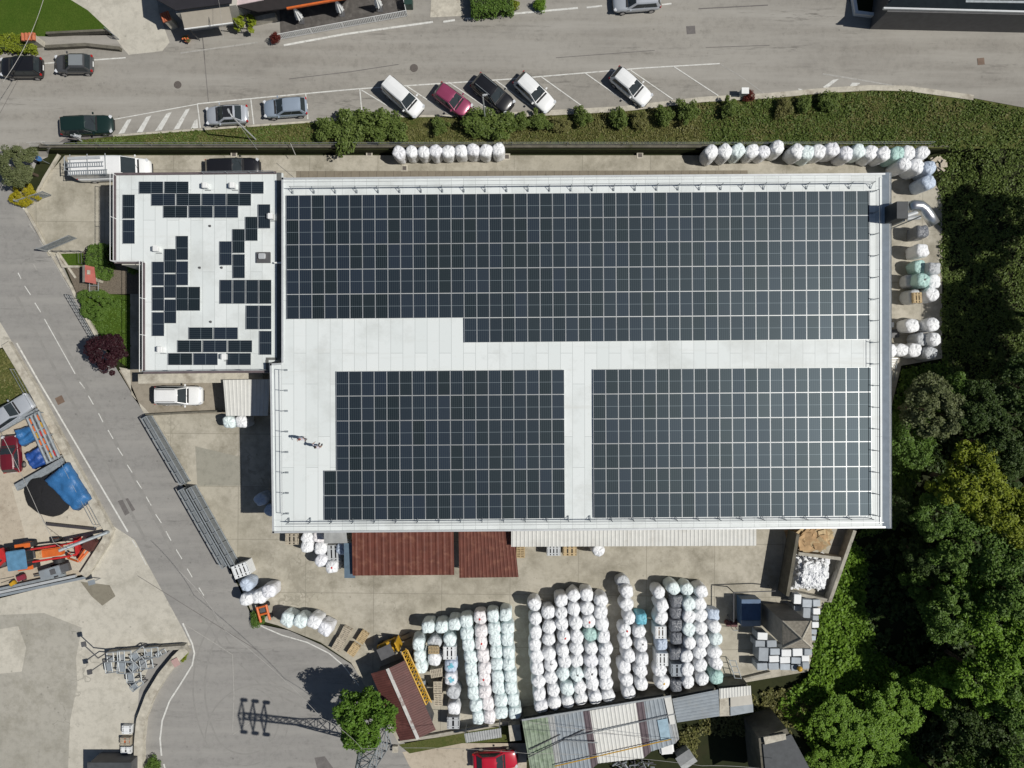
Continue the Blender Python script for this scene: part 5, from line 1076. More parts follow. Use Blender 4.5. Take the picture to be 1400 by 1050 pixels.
a, b = P(80, 753, 3.2), P(146, 728, .8); bm = BM(); bar(bm, a, b, .16, 10); bar(bm, b, (b.x, b.y, 0), .16, 10); tag(obj('leaning_pole', bm, M['galv']), 'thick grey pole slanting over the machines from the wall corner', 'pole')
a, b = P(20, 665, .8), P(85, 628, .8); bm = BM(); d = b - a; m2 = (a + b) / 2; box(bm, (m2.x, m2.y, .6), (d.length, .35, .3), math.atan2(d.y, d.x)); box(bm, (m2.x, m2.y - .35, .3), (d.length * .98, .3, .6), math.atan2(d.y, d.x)); tag(obj('steel_beam', bm, M['galv']), 'grey double beam between the two blue tarps and the covered heap', 'beam')
a, b = P(-4, 590, .8), P(50, 560, .8); bm = BM(); d = b - a; m2 = (a + b) / 2; box(bm, (m2.x, m2.y, .5), (d.length, .3, .3), math.atan2(d.y, d.x)); tag(obj('steel_beam', bm, M['galv']), 'grey beam lying between the silver pickup and the upper blue tarp', 'beam')
# tarps: draped cloth over stacks
def tarp(label, quad, z, m, seed, name='tarp', cat='tarp'):
    rg = random.Random(seed); q = [P(x, y, z) for x, y in quad]; g = 16; bm = BM(); vs = {}
    for i in range(g + 1):
        for j in range(g + 1):
            u, v = i / g, j / g; p = (q[0].lerp(q[1], u)).lerp(q[3].lerp(q[2], u), v); e = min(u, v, 1 - u, 1 - v)
            vs[i, j] = bm.verts.new((p.x + rg.uniform(-.03, .03), p.y + rg.uniform(-.03, .03), (z if e > .07 else z * .25 if e < .01 else z * .9) + .08 * math.sin(9 * u + seed) * math.sin(3 * v) + .06 * math.sin(17 * v + 5 * u + seed) + rg.uniform(-.05, .05)))
    for i in range(g):
        for j in range(g): bm.faces.new((vs[i, j], vs[i + 1, j], vs[i + 1, j + 1], vs[i, j + 1]))
    o = obj(name, bm, m, None, True); tag(o, label, cat, 'blue tarps in the storage yard'); md = o.modifiers.new('th', 'SOLIDIFY'); md.thickness = .02
tarp('bright blue tarp over a stack, upper of the pair by the red car', [(27, 612), (50, 600), (49, 578), (16, 588)][::-1], .9, M['tarp'], 1)
tarp('dark blue tarp over a stack, lower of the pair by the red car', [(42, 643), (64, 634), (53, 609), (31, 621)][::-1], .9, M['tarpdark'], 2)
tarp('large bright blue tarp pulled over the black gravel heap', [(54, 656), (88, 630), (121, 684), (100, 701)], 1.3, M['tarp'], 3)
bm = BM(); c = P(66, 676); bmesh.ops.create_uvsphere(bm, u_segments=32, v_segments=16, radius=1, matrix=Matrix.Translation((c.x, c.y, -.1)) @ Matrix.Rotation(-.6, 4, 'Z') @ Matrix.Diagonal((2.4, 2.0, 1.25, 1)))
for v in bm.verts: v.co += Vector((random.uniform(-.06, .06), random.uniform(-.06, .06), random.uniform(-.04, .04)))
for v in [v for v in bm.verts if v.co.z < -.3]: v.co.z = -.3
tag(obj('gravel_heap', bm, M['coal'], None, True), 'black gravel heap half covered by the large blue tarp', 'heap')
# rack with orange and black items
t = thing('storage_rack', 'grey rack of long rails holding orange and black pieces beside the wall', 'rack'); 
for k in range(4):
    a = P(37 + k * 5.2, 571 - k * 2.6, 1.2); b = P(65 + k * 5.2, 633 - k * 2.6, 1.2); bm = BM(); bar(bm, a, b, .14, 8)
    for u in (.02, .5, .98): q = a.lerp(b, u); bar(bm, q, (q.x, q.y, 0), .05)
    obj('rail', bm, M['galv'], t)
for u in (.0, .33, .66, 1.0):
    a = P(37, 571, 1.15).lerp(P(65, 633, 1.15), u); b = P(52.6, 563, 1.15).lerp(P(81, 625, 1.15), u); bm = BM(); box(bm, ((a + b) / 2), ((b - a).length + .3, .12, .1), math.atan2((b - a).y, (b - a).x)); obj('crossbar', bm, M['grey'], t)
for i in range(3):
    for j in range(6):
        a = P(39.8 + i * 5.2, 570 - i * 2.6, 1.25); b = P(68 + i * 5.2, 632 - i * 2.6, 1.25); q = a.lerp(b, (j + .6) / 6.4); m = ['orange', 'darkgrey', 'orange', 'orange', 'red', 'darkgrey', 'yellow'][(i * 5 + j * 3) % 7]
        bm = BM(); box(bm, (q.x, q.y, 1.1), (.28, .55, .35), .42, 0, .04); tag(obj('tool_case', bm, M[m]), f'{ {"darkgrey": "black", "orange": "orange", "red": "red", "yellow": "yellow"}[m] } case on the storage rack, {O[j + 1]} from the top in the {["left", "middle", "right"][i]} bay', 'case', 'cases on the storage rack')
# steel trestles in the works yard
def trestle(px, py, deg, w, l, lab, m='galv'):
    p = P(px, py, .8); t = thing('steel_trestle', lab, 'trestle', (p.x, p.y, 0), math.radians(deg), 'heap of steel trestles'); bm = BM()
    for y in (-w / 2, w / 2): bar(bm, (-l / 2, y, .8), (l / 2, y, .8), .06, 6)
    for x in (-l / 2, 0, l / 2): bar(bm, (x, -w / 2, .8), (x, w / 2, .8), .055, 6)
    obj('top_frame', bm, M[m], t)
    for x in (-l / 2, l / 2):
        for y in (-w / 2, w / 2): bm = BM(); bar(bm, (x, y, 0), (x, y, .8), .05, 6); obj('leg', bm, M['darkgrey'], t)
    bm = BM(); box(bm, (-l * .25, 0, .66), (l * .36, w * .8, .18)); obj('plate', bm, M['bluegrey' if px % 2 else 'grey'], t)
for i, (x, y, d, w, l, lab) in enumerate(((155, 898, 5, .9, 1.2, 'steel trestle at the upper left of the heap'), (170, 897, 2, 1.0, 1.3, 'steel trestle second along the top of the heap'), (189, 895, 35, .8, 1.6, 'tilted steel trestle in the top middle of the heap'), (207, 892, 5, .9, 1.3, 'steel trestle at the upper right of the heap'), (153, 912, 8, 1.0, 1.3, 'steel trestle at the lower left of the heap'), (171, 913, -4, 1.1, 1.5, 'steel trestle in the heart of the heap'), (187, 909, 40, .7, 1.7, 'long tilted steel trestle right of the heart of the heap'), (200, 908, 10, .9, 1.2, 'steel trestle near the curved wall'), (183, 926, 5, .9, 1.4, 'steel trestle at the lower right of the heap'), (187, 937, 38, .5, 1.3, 'small tilted steel trestle, lowest of the heap'), (220, 893, 30, .4, 1.0, 'narrow steel trestle closest to the wall junction'))): trestle(x, y, d, w, l, lab, 'galv' if i % 2 else 'grey')
def flood(lab, base, head, h):
    b = P(*base); e = P(*head, h); t = thing('floodlight_pole', lab, 'floodlight', b); bm = BM(); bar(bm, (0, 0, 0), (0, 0, h), .06); d = e - b; bar(bm, (0, 0, h), (d.x, d.y, h), .05); obj('pole', bm, M['darkgrey'], t); bm = BM(); box(bm, (d.x, d.y, h - .05), (.4, .45, .16), .2); obj('lamp_head', bm, M['darkgrey'], t)
flood('dark floodlight on a long arm left of the trestle heap', (152, 888), (114, 881), 2.2); flood('dark floodlight on a thin arm below the first, left of the trestle heap', (160, 893), (122, 919), 2.2)
p = P(126, 796, 1.4); t = thing('sign_board', 'pale blue square board on a post at the corner of the works yard', 'board', (p.x, p.y, 0)); bm = BM(); box(bm, (0, 0, 1.5), (.65, .45, .06), .25); obj('panel', bm, M['bluegrey'], t); bm = BM(); bar(bm, (0, 0, 0), (0, 0, 1.46), .04); obj('post', bm, M['grey'], t)
p = P(240, 906, .8); bm = BM(); box(bm, (p.x, p.y, .76), (.6, .75, .1), .5); tag(obj('pink_slab', bm, mat('pink_stone', (.42, .28, .26), .9)), 'pink stone slab lying on the curved wall', 'slab')
p = P(150, 1046, 2); t = thing('dark_shed', 'dark flat-roofed shed at the bottom edge of the works yard', 'shed', (p.x, p.y - .6, 0)); bm = BM(); box(bm, (0, -.3, 1.0), (3.9, 2.2, 2.0)); obj('wall', bm, M['darkgrey'], t); bm = BM(); box(bm, (0, -.3, 2.06), (4.1, 2.4, .12)); obj('roof', bm, M['slate'], t)
# orange machine by the road bend
p = P(358, 838, 1.2); t = thing('orange_lifter', 'orange lifting frame machine between the white bales and the road', 'machine', (p.x, p.y, 0), math.radians(-75)); bm = BM()
for y in (-.45, .45): bar(bm, (-.6, y, .9), (.9, y, .9), .12, 8)
bar(bm, (-.5, -.5, .9), (-.5, .5, .9), .1); bar(bm, (.2, -.5, .9), (.2, .5, .9), .1); obj('frame', bm, M['orange'], t); bm = BM(); box(bm, (-.2, 0, .5), (.7, .6, .6)); obj('motor', bm, M['darkgrey'], t)
for x in (-.5, .7):
    for y in (-.45, .45): bm = BM(); bar(bm, (x, y - .06, .2), (x, y + .06, .2), .2, 12); obj('wheel', bm, M['black'], t)
# yellow frame and forklift by the brown shed
p = P(528, 890, 1.8); t = thing('forklift', 'yellow forklift parked in the shade above the brown shed', 'forklift', (p.x, p.y, 0), math.radians(25)); bm = BM(); box(bm, (0, 0, .7), (1.9, 1.1, .8), 0, 0, .06); obj('body', bm, M['yellow'], t); bm = BM()
for x in (-.6, .6):
    for y in (-.5, .5): bar(bm, (x, y, 1.0), (x, y, 2.05), .05)
obj('overhead_guard', bm, M['darkgrey'], t); bm = BM(); box(bm, (0, 0, 2.08), (1.4, 1.1, .08)); obj('guard_roof', bm, M['darkgrey'], t); bm = BM(); box(bm, (1.15, 0, 1.1), (.15, .9, 2.0)); obj('mast', bm, M['yellow'], t)
for y in (-.25, .25): bm = BM(); box(bm, (1.7, y, .12), (1.1, .12, .05)); obj('fork', bm, M['darkgrey'], t)
for x in (-.6, .6):
    for y in (-.55, .55): bm = BM(); bar(bm, (x, y - .1, .3), (x, y + .1, .3), .3, 14); obj('wheel', bm, M['black'], t)
t = thing('crane_jib', 'long yellow lattice jib lying along the right side of the brown shed', 'crane jib'); a, b = P(553, 890, 2.3), P(586, 962, 2.3); d = (b - a); L = d.length; d.normalize(); s = Vector((-d.y, d.x, 0)) * .28; bm = BM()
for w in (s, -s): bar(bm, a + w, b + w, .07, 6)
bar(bm, a - Vector((0, 0, .6)), b - Vector((0, 0, .6)), .07, 6); obj('chord', bm, M['yellow'], t); bm = BM(); n = 14
for i in range(n): u = a + d * (L * i / n); v = a + d * (L * (i + 1) / n); bar(bm, u + s, v - s, .05, 5); bar(bm, u - s, u + s, .05, 5); bar(bm, u + s, v - Vector((0, 0, .6)), .04, 5)
obj('lacing', bm, M['yellow'], t); bm = BM()
for u in (a + d, b - d): bar(bm, u - Vector((0, 0, .6)), (u.x, u.y, 0), .09)
obj('trestle_support', bm, M['darkgrey'], t)

# ------------------------------------------------------------------ sheds in the south
zs = 2.6; t = thing('brown_shed', 'gabled brown metal shed with a patchy pale ridge beside the big tree', 'shed')
A1, A2, B1, B2 = P(507, 921, zs), P(547, 1013, zs), P(553.5, 903, zs), P(596, 998, zs); R1, R2 = P(530, 914.5, zs + .5), P(571.5, 1009.5, zs + .5)
bm = BM(); cc = (A1 + A2 + B1 + B2) / 4; prism(bm, [(cc + (p - cc) * .86)[:2] for p in (A1, A2, B2, B1)], 0, zs - .06); obj('wall', bm, M['darkgrey'], t)  # dark wall colour stands in for the shade under the open roof
bm = BM(); corr(bm, [A1, R1, R2, A2], .22, .02, 1); corr(bm, [R1, B1, B2, R2], .22, .02, 1); rf = obj('roof', bm, M['brownroof'], t)
bm = BM(); d = (R2 - R1); box(bm, (R1 + R2) / 2 + Vector((0, 0, .06)), (d.length + .1, .3, .05), math.atan2(d.y, d.x)); obj('ridge_cap', bm, mat('ridge_cap', (.52, .51, .49), .6, dirt=(.16, .07, .06), dscale=1.2), rf)
def sheet(t, px, z, m, pitch=.3, along=0, amp=.035, zs=None):
    bm = BM(); corr(bm, [P(x, y, zs[i] if zs else z) for i, (x, y) in enumerate(px)], pitch, amp, along); return obj('roof_sheet', bm, M[m], t)
S5 = lambda pts: [(640 + x / 3.333, 920 + y / 3.333) for x, y in pts]
t = thing('long_shed', 'long shed with green-stained, grey and white corrugated roof strips', 'shed')
bm = BM(); prism(bm, [(p.x * .99, p.y * .99) for p in pxs(S5([(250, 218), (905, 112), (958, 300), (600, 410), (285, 470)]), 2.2)], 0, 2.1); obj('wall', bm, M['darkconc'], t)
zz = [2.9, 2.9, 2.3, 2.3]
for pts, m in (([(245, 217), (362, 199), (405, 470), (290, 480)], 'corrgreen'), ([(362, 198), (392, 193), (430, 460), (405, 468)], 'corrgrey'), ([(392, 193), (523, 175), (562, 440), (432, 460)], 'bluegrey'), ([(523, 176), (554, 172), (592, 412), (562, 440)], 'purple'), ([(554, 172), (764, 136), (801, 388), (592, 412)], 'corrwhite'), ([(764, 137), (800, 131), (834, 358), (801, 388)], 'purple'), ([(800, 131), (893, 113), (943, 322), (834, 358)], 'bluegrey'), ([(893, 113), (925, 108), (962, 300), (943, 322)], 'corrgrey')): sheet(t, S5(pts), 0, m, .36, zs=zz)
bm = BM(); solid(bm, [P(x, y, z) for (x, y), z in zip(S5([(893, 112), (925, 107), (943, 232), (921, 236)]), (3.0, 3.0, 2.75, 2.75))], .03); obj('repair_sheet', bm, M['corrwhite'], t)
bm = BM(); solid(bm, [P(x, y, z) for (x, y), z in zip(S5([(862, 216), (908, 207), (923, 300), (880, 311)]), (2.75, 2.75, 2.5, 2.5))], .03); obj('skylight_sheet', bm, mat('blue_skylight', (.30, .42, .50), .4), t)
bm = BM()
for a, b in (((245, 216), (925, 106)), ): edge_run(bm, P(*S5([a])[0], 2.98), P(*S5([b])[0], 2.98), .14, 2.9, 3.0)
obj('fascia', bm, M['grey'], t)
t = thing('grey_shed', 'low shed with blue-grey corrugated roof right of the long shed', 'shed'); sheet(t, S5([(930, 118), (1140, 76), (1146, 197), (952, 226)]), 0, 'bluegrey', .3, 1, zs=[2.5, 2.5, 2.2, 2.2]); bm = BM(); prism(bm, [(p.x * .99, p.y * .99) for p in pxs(S5([(935, 122), (1136, 82), (1142, 190), (955, 220)]), 2.1)], 0, 2.1); obj('wall', bm, M['darkconc'], t)
t = thing('patched_shed', 'small shed patched with white, beige and bluish sheets at the right end of the sheds', 'shed'); sheet(t, S5([(1145, 72), (1288, 58), (1290, 100), (1146, 118)]), 0, 'corrwhite', .25, zs=[2.4, 2.4, 2.3, 2.3])
bm = BM(); solid(bm, pxs(S5([(1195, 110), (1291, 99), (1297, 143), (1196, 155)]), 2.25), .04); obj('beige_sheet', bm, M['wall'], t); bm = BM(); solid(bm, pxs(S5([(1195, 155), (1298, 142), (1300, 178), (1196, 196)]), 2.2), .04); obj('blue_sheet', bm, M['bluegrey'], t); bm = BM(); solid(bm, pxs(S5([(1146, 118), (1194, 112), (1195, 196), (1146, 198)]), 2.1), .04); obj('grey_sheet', bm, M['stone'], t)
bm = BM(); prism(bm, [(p.x * .99, p.y * .99) for p in pxs(S5([(1150, 76), (1284, 64), (1294, 172), (1150, 190)]), 2.0)], 0, 2.0); obj('wall', bm, M['darkconc'], t)
canopy('lean_to', 'small grey corrugated lean-to roof on the grass strip above the red car', [(634.5, 1006), (684, 996.5), (686, 1008), (637, 1015.5)][::-1] and [(637, 1015.5), (686, 1008), (684.5, 995.5), (634.5, 1003)], 2.0, .22, 'corrgrey', .04)
p = P(704, 1002, 1.2); t = thing('concrete_slab', 'stained pale concrete block at the left end of the long shed', 'slab', (p.x, p.y, 0)); bm = BM(); box(bm, (0, 0, .6), (1.1, 1.5, 1.2), .1); obj('block', bm, M['stone'], t)
for i, (a, b, m, z) in enumerate((((280, 350), (420, 280), 'darkgrey', 2.75), ((272, 385), (530, 258), 'darkgrey', 2.8), ((440, 300), (945, 186), 'grey', 2.85), ((395, 425), (925, 302), 'yellow', 2.7), ((435, 310), (590, 318), 'grey', 2.9), ((275, 225), (870, 305), 'cable', 3.3))):
    bm = BM(); bar(bm, P(*S5([a])[0], z), P(*S5([b])[0], z), .05 if m != 'cable' else .02, 6); tag(obj('roof_pole', bm, M[m]), ['short dark pole lying on the green-stained roof', 'longer dark pole across the green and grey roof strips', 'very long dark pole crossing the white roof strip', 'thin yellow pipe along the lower edge of the long shed', 'short grey rod on the purple roof strip', 'thin cable stretched over the long shed roofs'][i], 'pole', 'poles lying over the shed roofs')
p = P(912, 1024, 1.5); t = thing('covered_trailer', 'white covered trailer below the right end of the long shed', 'trailer', (p.x, p.y, 0), .1); bm = BM(); box(bm, (0, 0, .9), (1.35, 1.2, 1.1), 0, 0, .15); obj('cover', bm, M['white'], t)
for y in (-.5, .5): bm = BM(); bar(bm, (0, y - .08, .25), (0, y + .08, .25), .25, 12); obj('wheel', bm, M['black'], t)
p = P(939, 1040, 1.6); t = thing('garden_hutch', 'small hutch with a pale gabled roof below the sheds', 'hutch', (p.x, p.y, 0), .6); bm = BM(); box(bm, (0, 0, .7), (1.3, 1.1, 1.4)); obj('wall', bm, M['grey'], t); bm = BM(); solid(bm, [(-.8, -.7, 1.45), (.8, -.7, 1.45), (.8, 0, 1.8), (-.8, 0, 1.8)], .04); solid(bm, [(-.8, .005, 1.8), (.8, .005, 1.8), (.8, .7, 1.45), (-.8, .7, 1.45)], .04); obj('roof', bm, M['corrgrey'], t)
bm = BM(); rg = random.Random(5)
for k in range(60):
    q = P(rg.uniform(846, 890), rg.uniform(1036, 1062), .3); a = Vector((q.x, q.y, rg.uniform(.05, .8))); bar(bm, a, a + Vector((rg.uniform(-.9, .9), rg.uniform(-.6, .6), rg.uniform(-.1, .2))), rg.uniform(.03, .09), 5, rg.randrange(2))
tag(obj('scrap_heap', bm, [M['galv'], M['darkgrey']]), 'heap of grey scrap metal at the bottom edge below the white roof strip', 'heap', None, 'stuff')
zh = 4.5; t = thing('dark_house', 'house with dark slate roof and a pale chimney cap at the bottom edge', 'house'); q = pxs([(1043, 1018), (1082, 1004), (1112, 1060), (1050, 1090)], zh); bm = BM(); prism(bm, [(p.x * .985, p.y * .985) for p in q], 0, zh - .15); obj('wall', bm, M['darkconc'], t); bm = BM(); solid(bm, q, .14); obj('roof', bm, M['slate'], t)  # dark wall material puts the shade of its faces into the colour
bm = BM(); e = pxs([(1044, 1008), (1074, 1003), (1075, 1011), (1046, 1018)], zh + .15); solid(bm, e, .16); obj('chimney_cap', bm, M['stone'], t)

# ------------------------------------------------------------------ houses along the street
z = NT + 3.4; t = thing('awning_house', 'dark-roofed house at the top with a wide beige awning over its front', 'house'); t.location = (0, 0, 0)
bm = BM(); prism(bm, [(p.x, p.y) for p in pxs([(214, -60), (330, -60), (322, 6), (240, 18)], z)], NT - .2, z - .1); obj('wall', bm, M['wall'], t); bm = BM(); solid(bm, pxs([(205, -70), (322, -70), (316, 4), (240, 14), (212, -2)], z + .6), .15); obj('roof', bm, mat('near_black_roof', (.018, .017, .022), .85), t)
aw = [P(246, 14, z), P(312, 4.5, z), P(318.5, 31.5, z - .7), P(252.5, 40, z - .7)]; bm = BM(); solid(bm, aw, .03); a = obj('awning', bm, M['beige'], t); bm = BM(); edge_run(bm, aw[3], aw[2], .09, z - .76, z - .62); obj('front_bar', bm, M['white'], a)
bm = BM(); edge_run(bm, P(281, 9, z), P(286, 36, z), .03, z - .4, z - .36); obj('seam', bm, M['darkgrey'], a)
for q in ((254, 39), (317, 30)): v = P(*q, z - .7); bm = BM(); bar(bm, (v.x, v.y + .3, NT), (v.x, v.y + .3, z - .75), .05); obj('post', bm, M['darkgrey'], t)
z = NT + 3; t = thing('cafe_house', 'dark building behind the cafe terrace with an orange eaves strip', 'house'); bm = BM(); prism(bm, [(p.x, p.y) for p in pxs([(322, -90), (545, -90), (490, -42), (395, -30), (326, -28)], z - .2)], NT - .2, z - .25); obj('wall', bm, M['wall'], t); bm = BM(); solid(bm, pxs([(318, -70), (545, -70), (482, -5), (392, 11), (352, 16), (322, 8)], z), .15); rf = obj('roof', bm, mat('near_black_roof2', (.02, .016, .016), .85), t)
bm = BM(); edge_run(bm, P(392, 11.3, z), P(482, -4.5, z), .16, z - .16, z + .05); obj('eaves', bm, M['orange'], rf); bm = BM(); edge_run(bm, P(319, 5, z), P(360, -3, z), .5, z + .01, z + .1); obj('pale_trim', bm, mat('pale_pink', (.55, .45, .45), .8), rf)
drape('terrace', [(384, 53), (382, 10), (480, -20), (552, -20), (557, 21), (470, 37)], mat('terrace_floor', (.085, .078, .072), .85, var=.3, dirt=(.15, .14, .13), dscale=1.5), .03)
for i, (x, y, lab) in enumerate(((413, 30, 'leftmost'), (468, 20, 'middle'), (520, 13.5, 'rightmost'))):
    g = G(x, y); t = thing('parasol', f'{lab} of the three folded white parasols on the cafe terrace', 'parasol', g, 0, 'folded parasols on the cafe terrace'); bm = BM(); bar(bm, (0, 0, 0), (0, 0, 2.7), .03); obj('pole', bm, M['grey'], t)
    bm = BM(); secs = []
    for zz, r in ((.75, .26), (.9, .33), (1.3, .27), (1.9, .17), (2.5, .06), (2.68, .03)): secs.append([((r * (1 + .22 * (-1) ** k)) * math.cos(k * math.pi / 8), (r * (1 + .22 * (-1) ** k)) * math.sin(k * math.pi / 8), zz) for k in range(16)])
    loft(bm, secs); obj('canopy', bm, M['white'], t); bm = BM(); box(bm, (0, 0, .05), (.5, .5, .1)); obj('foot', bm, M['darkgrey'], t)
g = G(560, 8); t = thing('waste_bin', 'dark green waste bin beside the terrace railing', 'bin', g); bm = BM(); box(bm, (0, 0, .5), (.7, .8, 1.0), 0, 0, .03); obj('bin_body', bm, mat('bin_green', (.02, .05, .04), .5), t); bm = BM(); box(bm, (0, 0, 1.05), (.76, .86, .1), 0, 0, .03); obj('lid', bm, mat('bin_green', (.02, .05, .04), .5), t)
def gatepost(lab, quad, h):
    q = [G(*v) for v in quad]; c = sum(q, Vector()) / 4; t = thing('gate_pillar', lab, 'gate pillar', (c.x, c.y, c.z)); w = (q[1] - q[0]).length; d = (q[2] - q[1]).length; rz = math.atan2((q[1] - q[0]).y, (q[1] - q[0]).x)
    bm = BM(); box(bm, (0, 0, h / 2), (w * .8, d * .8, h), rz); obj('pillar', bm, M['stone'], t); bm = BM(); prism(bm, [(Matrix.Rotation(rz, 3, 'Z') @ Vector((sx * w / 2, sy * d / 2, 0)))[:2] for sx, sy in ((-1, -1), (1, -1), (1, 1), (-1, 1))], h, h + .1)
    for k in range(4): x = (k - 1.5) / 4 * w; u = Matrix.Rotation(rz, 3, 'Z') @ Vector((x, -d / 2, h + .1)); v = Matrix.Rotation(rz, 3, 'Z') @ Vector((x, d / 2, h + .1)); bar(bm, u, v, w / 9, 8)
    obj('tile_cap', bm, M['terracotta'], t)
gatepost('orange-tiled gate pillar in front of the beige awning', [(233, 44), (244, 40), (242, 28), (233, 29)], 1.6); gatepost('orange-tiled gate pillar between the bright hedge and the planter wall', [(44, 67), (63, 66), (63, 56), (45, 57)], 1.5)
g = G(337, 36); t = thing('planter', 'square stone planter with a yellow-green plant beside the awning', 'planter', g); bm = BM(); box(bm, (0, 0, .35), (1.3, 1.3, .7)); obj('trough', bm, M['stone'], t); link('plant', crown_mesh('plant', 3, 14, 500, .25), LF['yellow'], t).location = (.1, 0, .9)
t.children[-1].scale = (.45, .45, .5)
wall('boundary_wall', 'pale wall strip between the planter and the cafe terrace', [(346, 33), (380, 26)], .45, .8, 'stone', ground=True)
g = G(257, 56); t = thing('flower_pot', 'orange flowers in a low pot near the orange-tiled pillar', 'flower pot', g); bm = BM(); cyl(bm, (0, 0, 0), .2, .28, .4, 14); obj('pot', bm, M['terracotta'], t); o = link('plant', crown_mesh('plant', 4, 10, 300, .3), LF['dry'], t); o.location = (.1, 0, .55); o.scale = (.4, .3, .3)
for k in range(6): bm = BM(); bmesh.ops.create_icosphere(bm, subdivisions=1, radius=.08, matrix=Matrix.Translation((.1 + random.uniform(-.3, .35), random.uniform(-.2, .2), .75))); obj('flower', bm, M['orange'], t)
z = NT + 3.5; t = thing('dark_pavilion', 'dark glazed roof of the building at the upper right corner', 'building'); bm = BM(); solid(bm, pxs([(1208, 11), (1480, 18), (1480, -60), (1240, -60), (1225, -5)], z), .2); obj('roof', bm, mat('dark_glass_roof', (.012, .016, .018), .15), t); bm = BM(); edge_run(bm, P(1208, 11, z), P(1480, 18, z), .15, z - .2, z + .05); obj('eaves', bm, M['lightgrey'], t); bm = BM(); prism(bm, [(p.x, p.y) for p in pxs([(1215, 14), (1480, 20), (1480, -60), (1225, -60)], z)], NT, z - .25); obj('wall', bm, M['darkgrey'], t)
bm = BM()
for k in range(8): a = P(1330 + k * 18, 3, z + .0); bar(bm, a, P(1332 + k * 18, -40, z), .04, 6)
edge_run(bm, P(1320, 2, z), P(1480, 4, z), .2, z + .003, z + .05); obj('glazing_bar', bm, M['galv'], t)
wall('boundary_wall', 'white L-shaped low wall at the upper right street corner', [(1160, -30), (1168, 20), (1218, 26)], .3, .5, 'white', ground=True)
g = G(1017, 130); t = thing('utility_box', 'white topped utility box on the kerb beside a brown shrub', 'utility box', g); bm = BM(); box(bm, (-.2, 0, .5), (.6, .5, 1.0)); obj('cabinet', bm, M['lightgrey'], t); bm = BM(); box(bm, (-.2, 0, 1.03), (.68, .58, .08)); obj('lid', bm, M['white'], t)
# shrine-like mailbox shelter in the garden
p = P(119, 374, 1.9); t = thing('mailbox_shelter', 'little shelter with a red and grey gabled roof in the garden', 'shelter', (p.x, p.y, 0)); bm = BM(); box(bm, (0, 0, .85), (.9, 1.3, 1.7)); obj('wall', bm, M['stone'], t)
bm = BM(); solid(bm, [(-.55, -.8, 1.7), (-.15, -.8, 2.0), (-.15, .8, 2.0), (-.55, .8, 1.7)], .05); obj('roof_slope', bm, M['stone'], t); bm = BM(); solid(bm, [(-.145, -.8, 2.0), (.75, -.95, 1.7), (.55, .65, 1.7), (-.145, .8, 2.0)], .05); rs = obj('roof_slope', bm, mat('red_tiles', (.36, .10, .08), .8), t); rs['label'] = 'red tiled roof slope'
bm = BM(); box(bm, (.2, .1, 1.98), (.2, .4, .2)); obj('chimney', bm, M['stone'], t); bm = BM()
for y in (-1.0, -1.5, -2.0): bar(bm, (-.35, y, .9), (.5, y, .9), .03)
for x in (-.35, .5): bar(bm, (x, -.7, .9), (x, -2.1, .9), .03); bar(bm, (x, -2.1, 0), (x, -2.1, .9), .03)
obj('railing', bm, M['galv'], t)
# street furniture
def lamp(lab, base, head, h=6.2):
    b = G(*base); e = P(*head, b.z + h); t = thing('street_lamp', lab, 'street lamp', b, 0, 'street lamps'); d = e - b; bm = BM(); bar(bm, (0, 0, 0), (0, 0, h - .3), .07, 10); bar(bm, (0, 0, h - .3), (d.x, d.y, h), .045, 8); obj('pole', bm, M['lightgrey'], t); bm = BM(); box(bm, (d.x, d.y, h + .02), (.2, .5, .1), math.atan2(d.y, d.x) - 1.57, 0, .05); obj('lamp_head', bm, M['lightgrey'], t)
lamp('street lamp rising from the shrubs below the black slanted car', (663.5, 166), (663, 130)); lamp('street lamp leaning over the silver coupe', (350, 191), (313, 152)); lamp('lamp post behind the dark green estate car', (112, 193), (106, 186), 2.0)
g = G(75, 214); t = thing('road_sign', 'round blue road sign beside the olive tree', 'road sign'); e = P(45, 213, 2.4); t.location = (e.x, e.y, hz(e.x, e.y)); bm = BM(); bar(bm, (0, 0, 0), (0, 0, 1.8), .03); obj('post', bm, M['galv'], t); bm = BM(); bmesh.ops.create_cone(bm, cap_ends=True, segments=20, radius1=.3, radius2=.3, depth=.03, matrix=Matrix.Translation((0, 0, 1.6)) @ Matrix.Rotation(.9, 4, 'X')); obj('disc', bm, mat('sign_blue', (.08, .22, .5), .5), t)
bm = BM(); bar(bm, G(83, 181), G(46, 212), .07, 6); tag(obj('white_pipe', bm, M['lightgrey']), 'white rail slanting from the green estate car to the blue sign', 'rail')
# lattice tower at the bottom
T = P(517, 999); t = thing('power_pylon', 'steel lattice power pylon rising at the bottom beside the big tree', 'pylon', T); Hh = 17.5
wd = lambda z: 1.25 - (1.25 - .3) * min(1, z / 10); lv = [0, 1.7, 3.4, 5.1, 6.8, 8.5, 10.0, 11.3, 12.5, 13.6, 14.7, 15.8, 17.0]
bm = BM(); bc = BM()
cr = lambda z: [Vector((sx * wd(z), sy * wd(z), z)) for sx, sy in ((-1, -1), (1, -1), (1, 1), (-1, 1))]
for a, b in zip(lv, lv[1:]):
    A_, B_ = cr(a), cr(b)
    for k in range(4): bar(bm, A_[k], B_[k], .065, 5); bar(bc, A_[k], B_[(k + 1) % 4], .04, 4); bar(bc, A_[(k + 1) % 4], B_[k], .04, 4); bar(bc, B_[k], B_[(k + 1) % 4], .035, 4)
obj('leg_frame', bm, M['galv'], t); obj('bracing', bc, M['galv'], t)
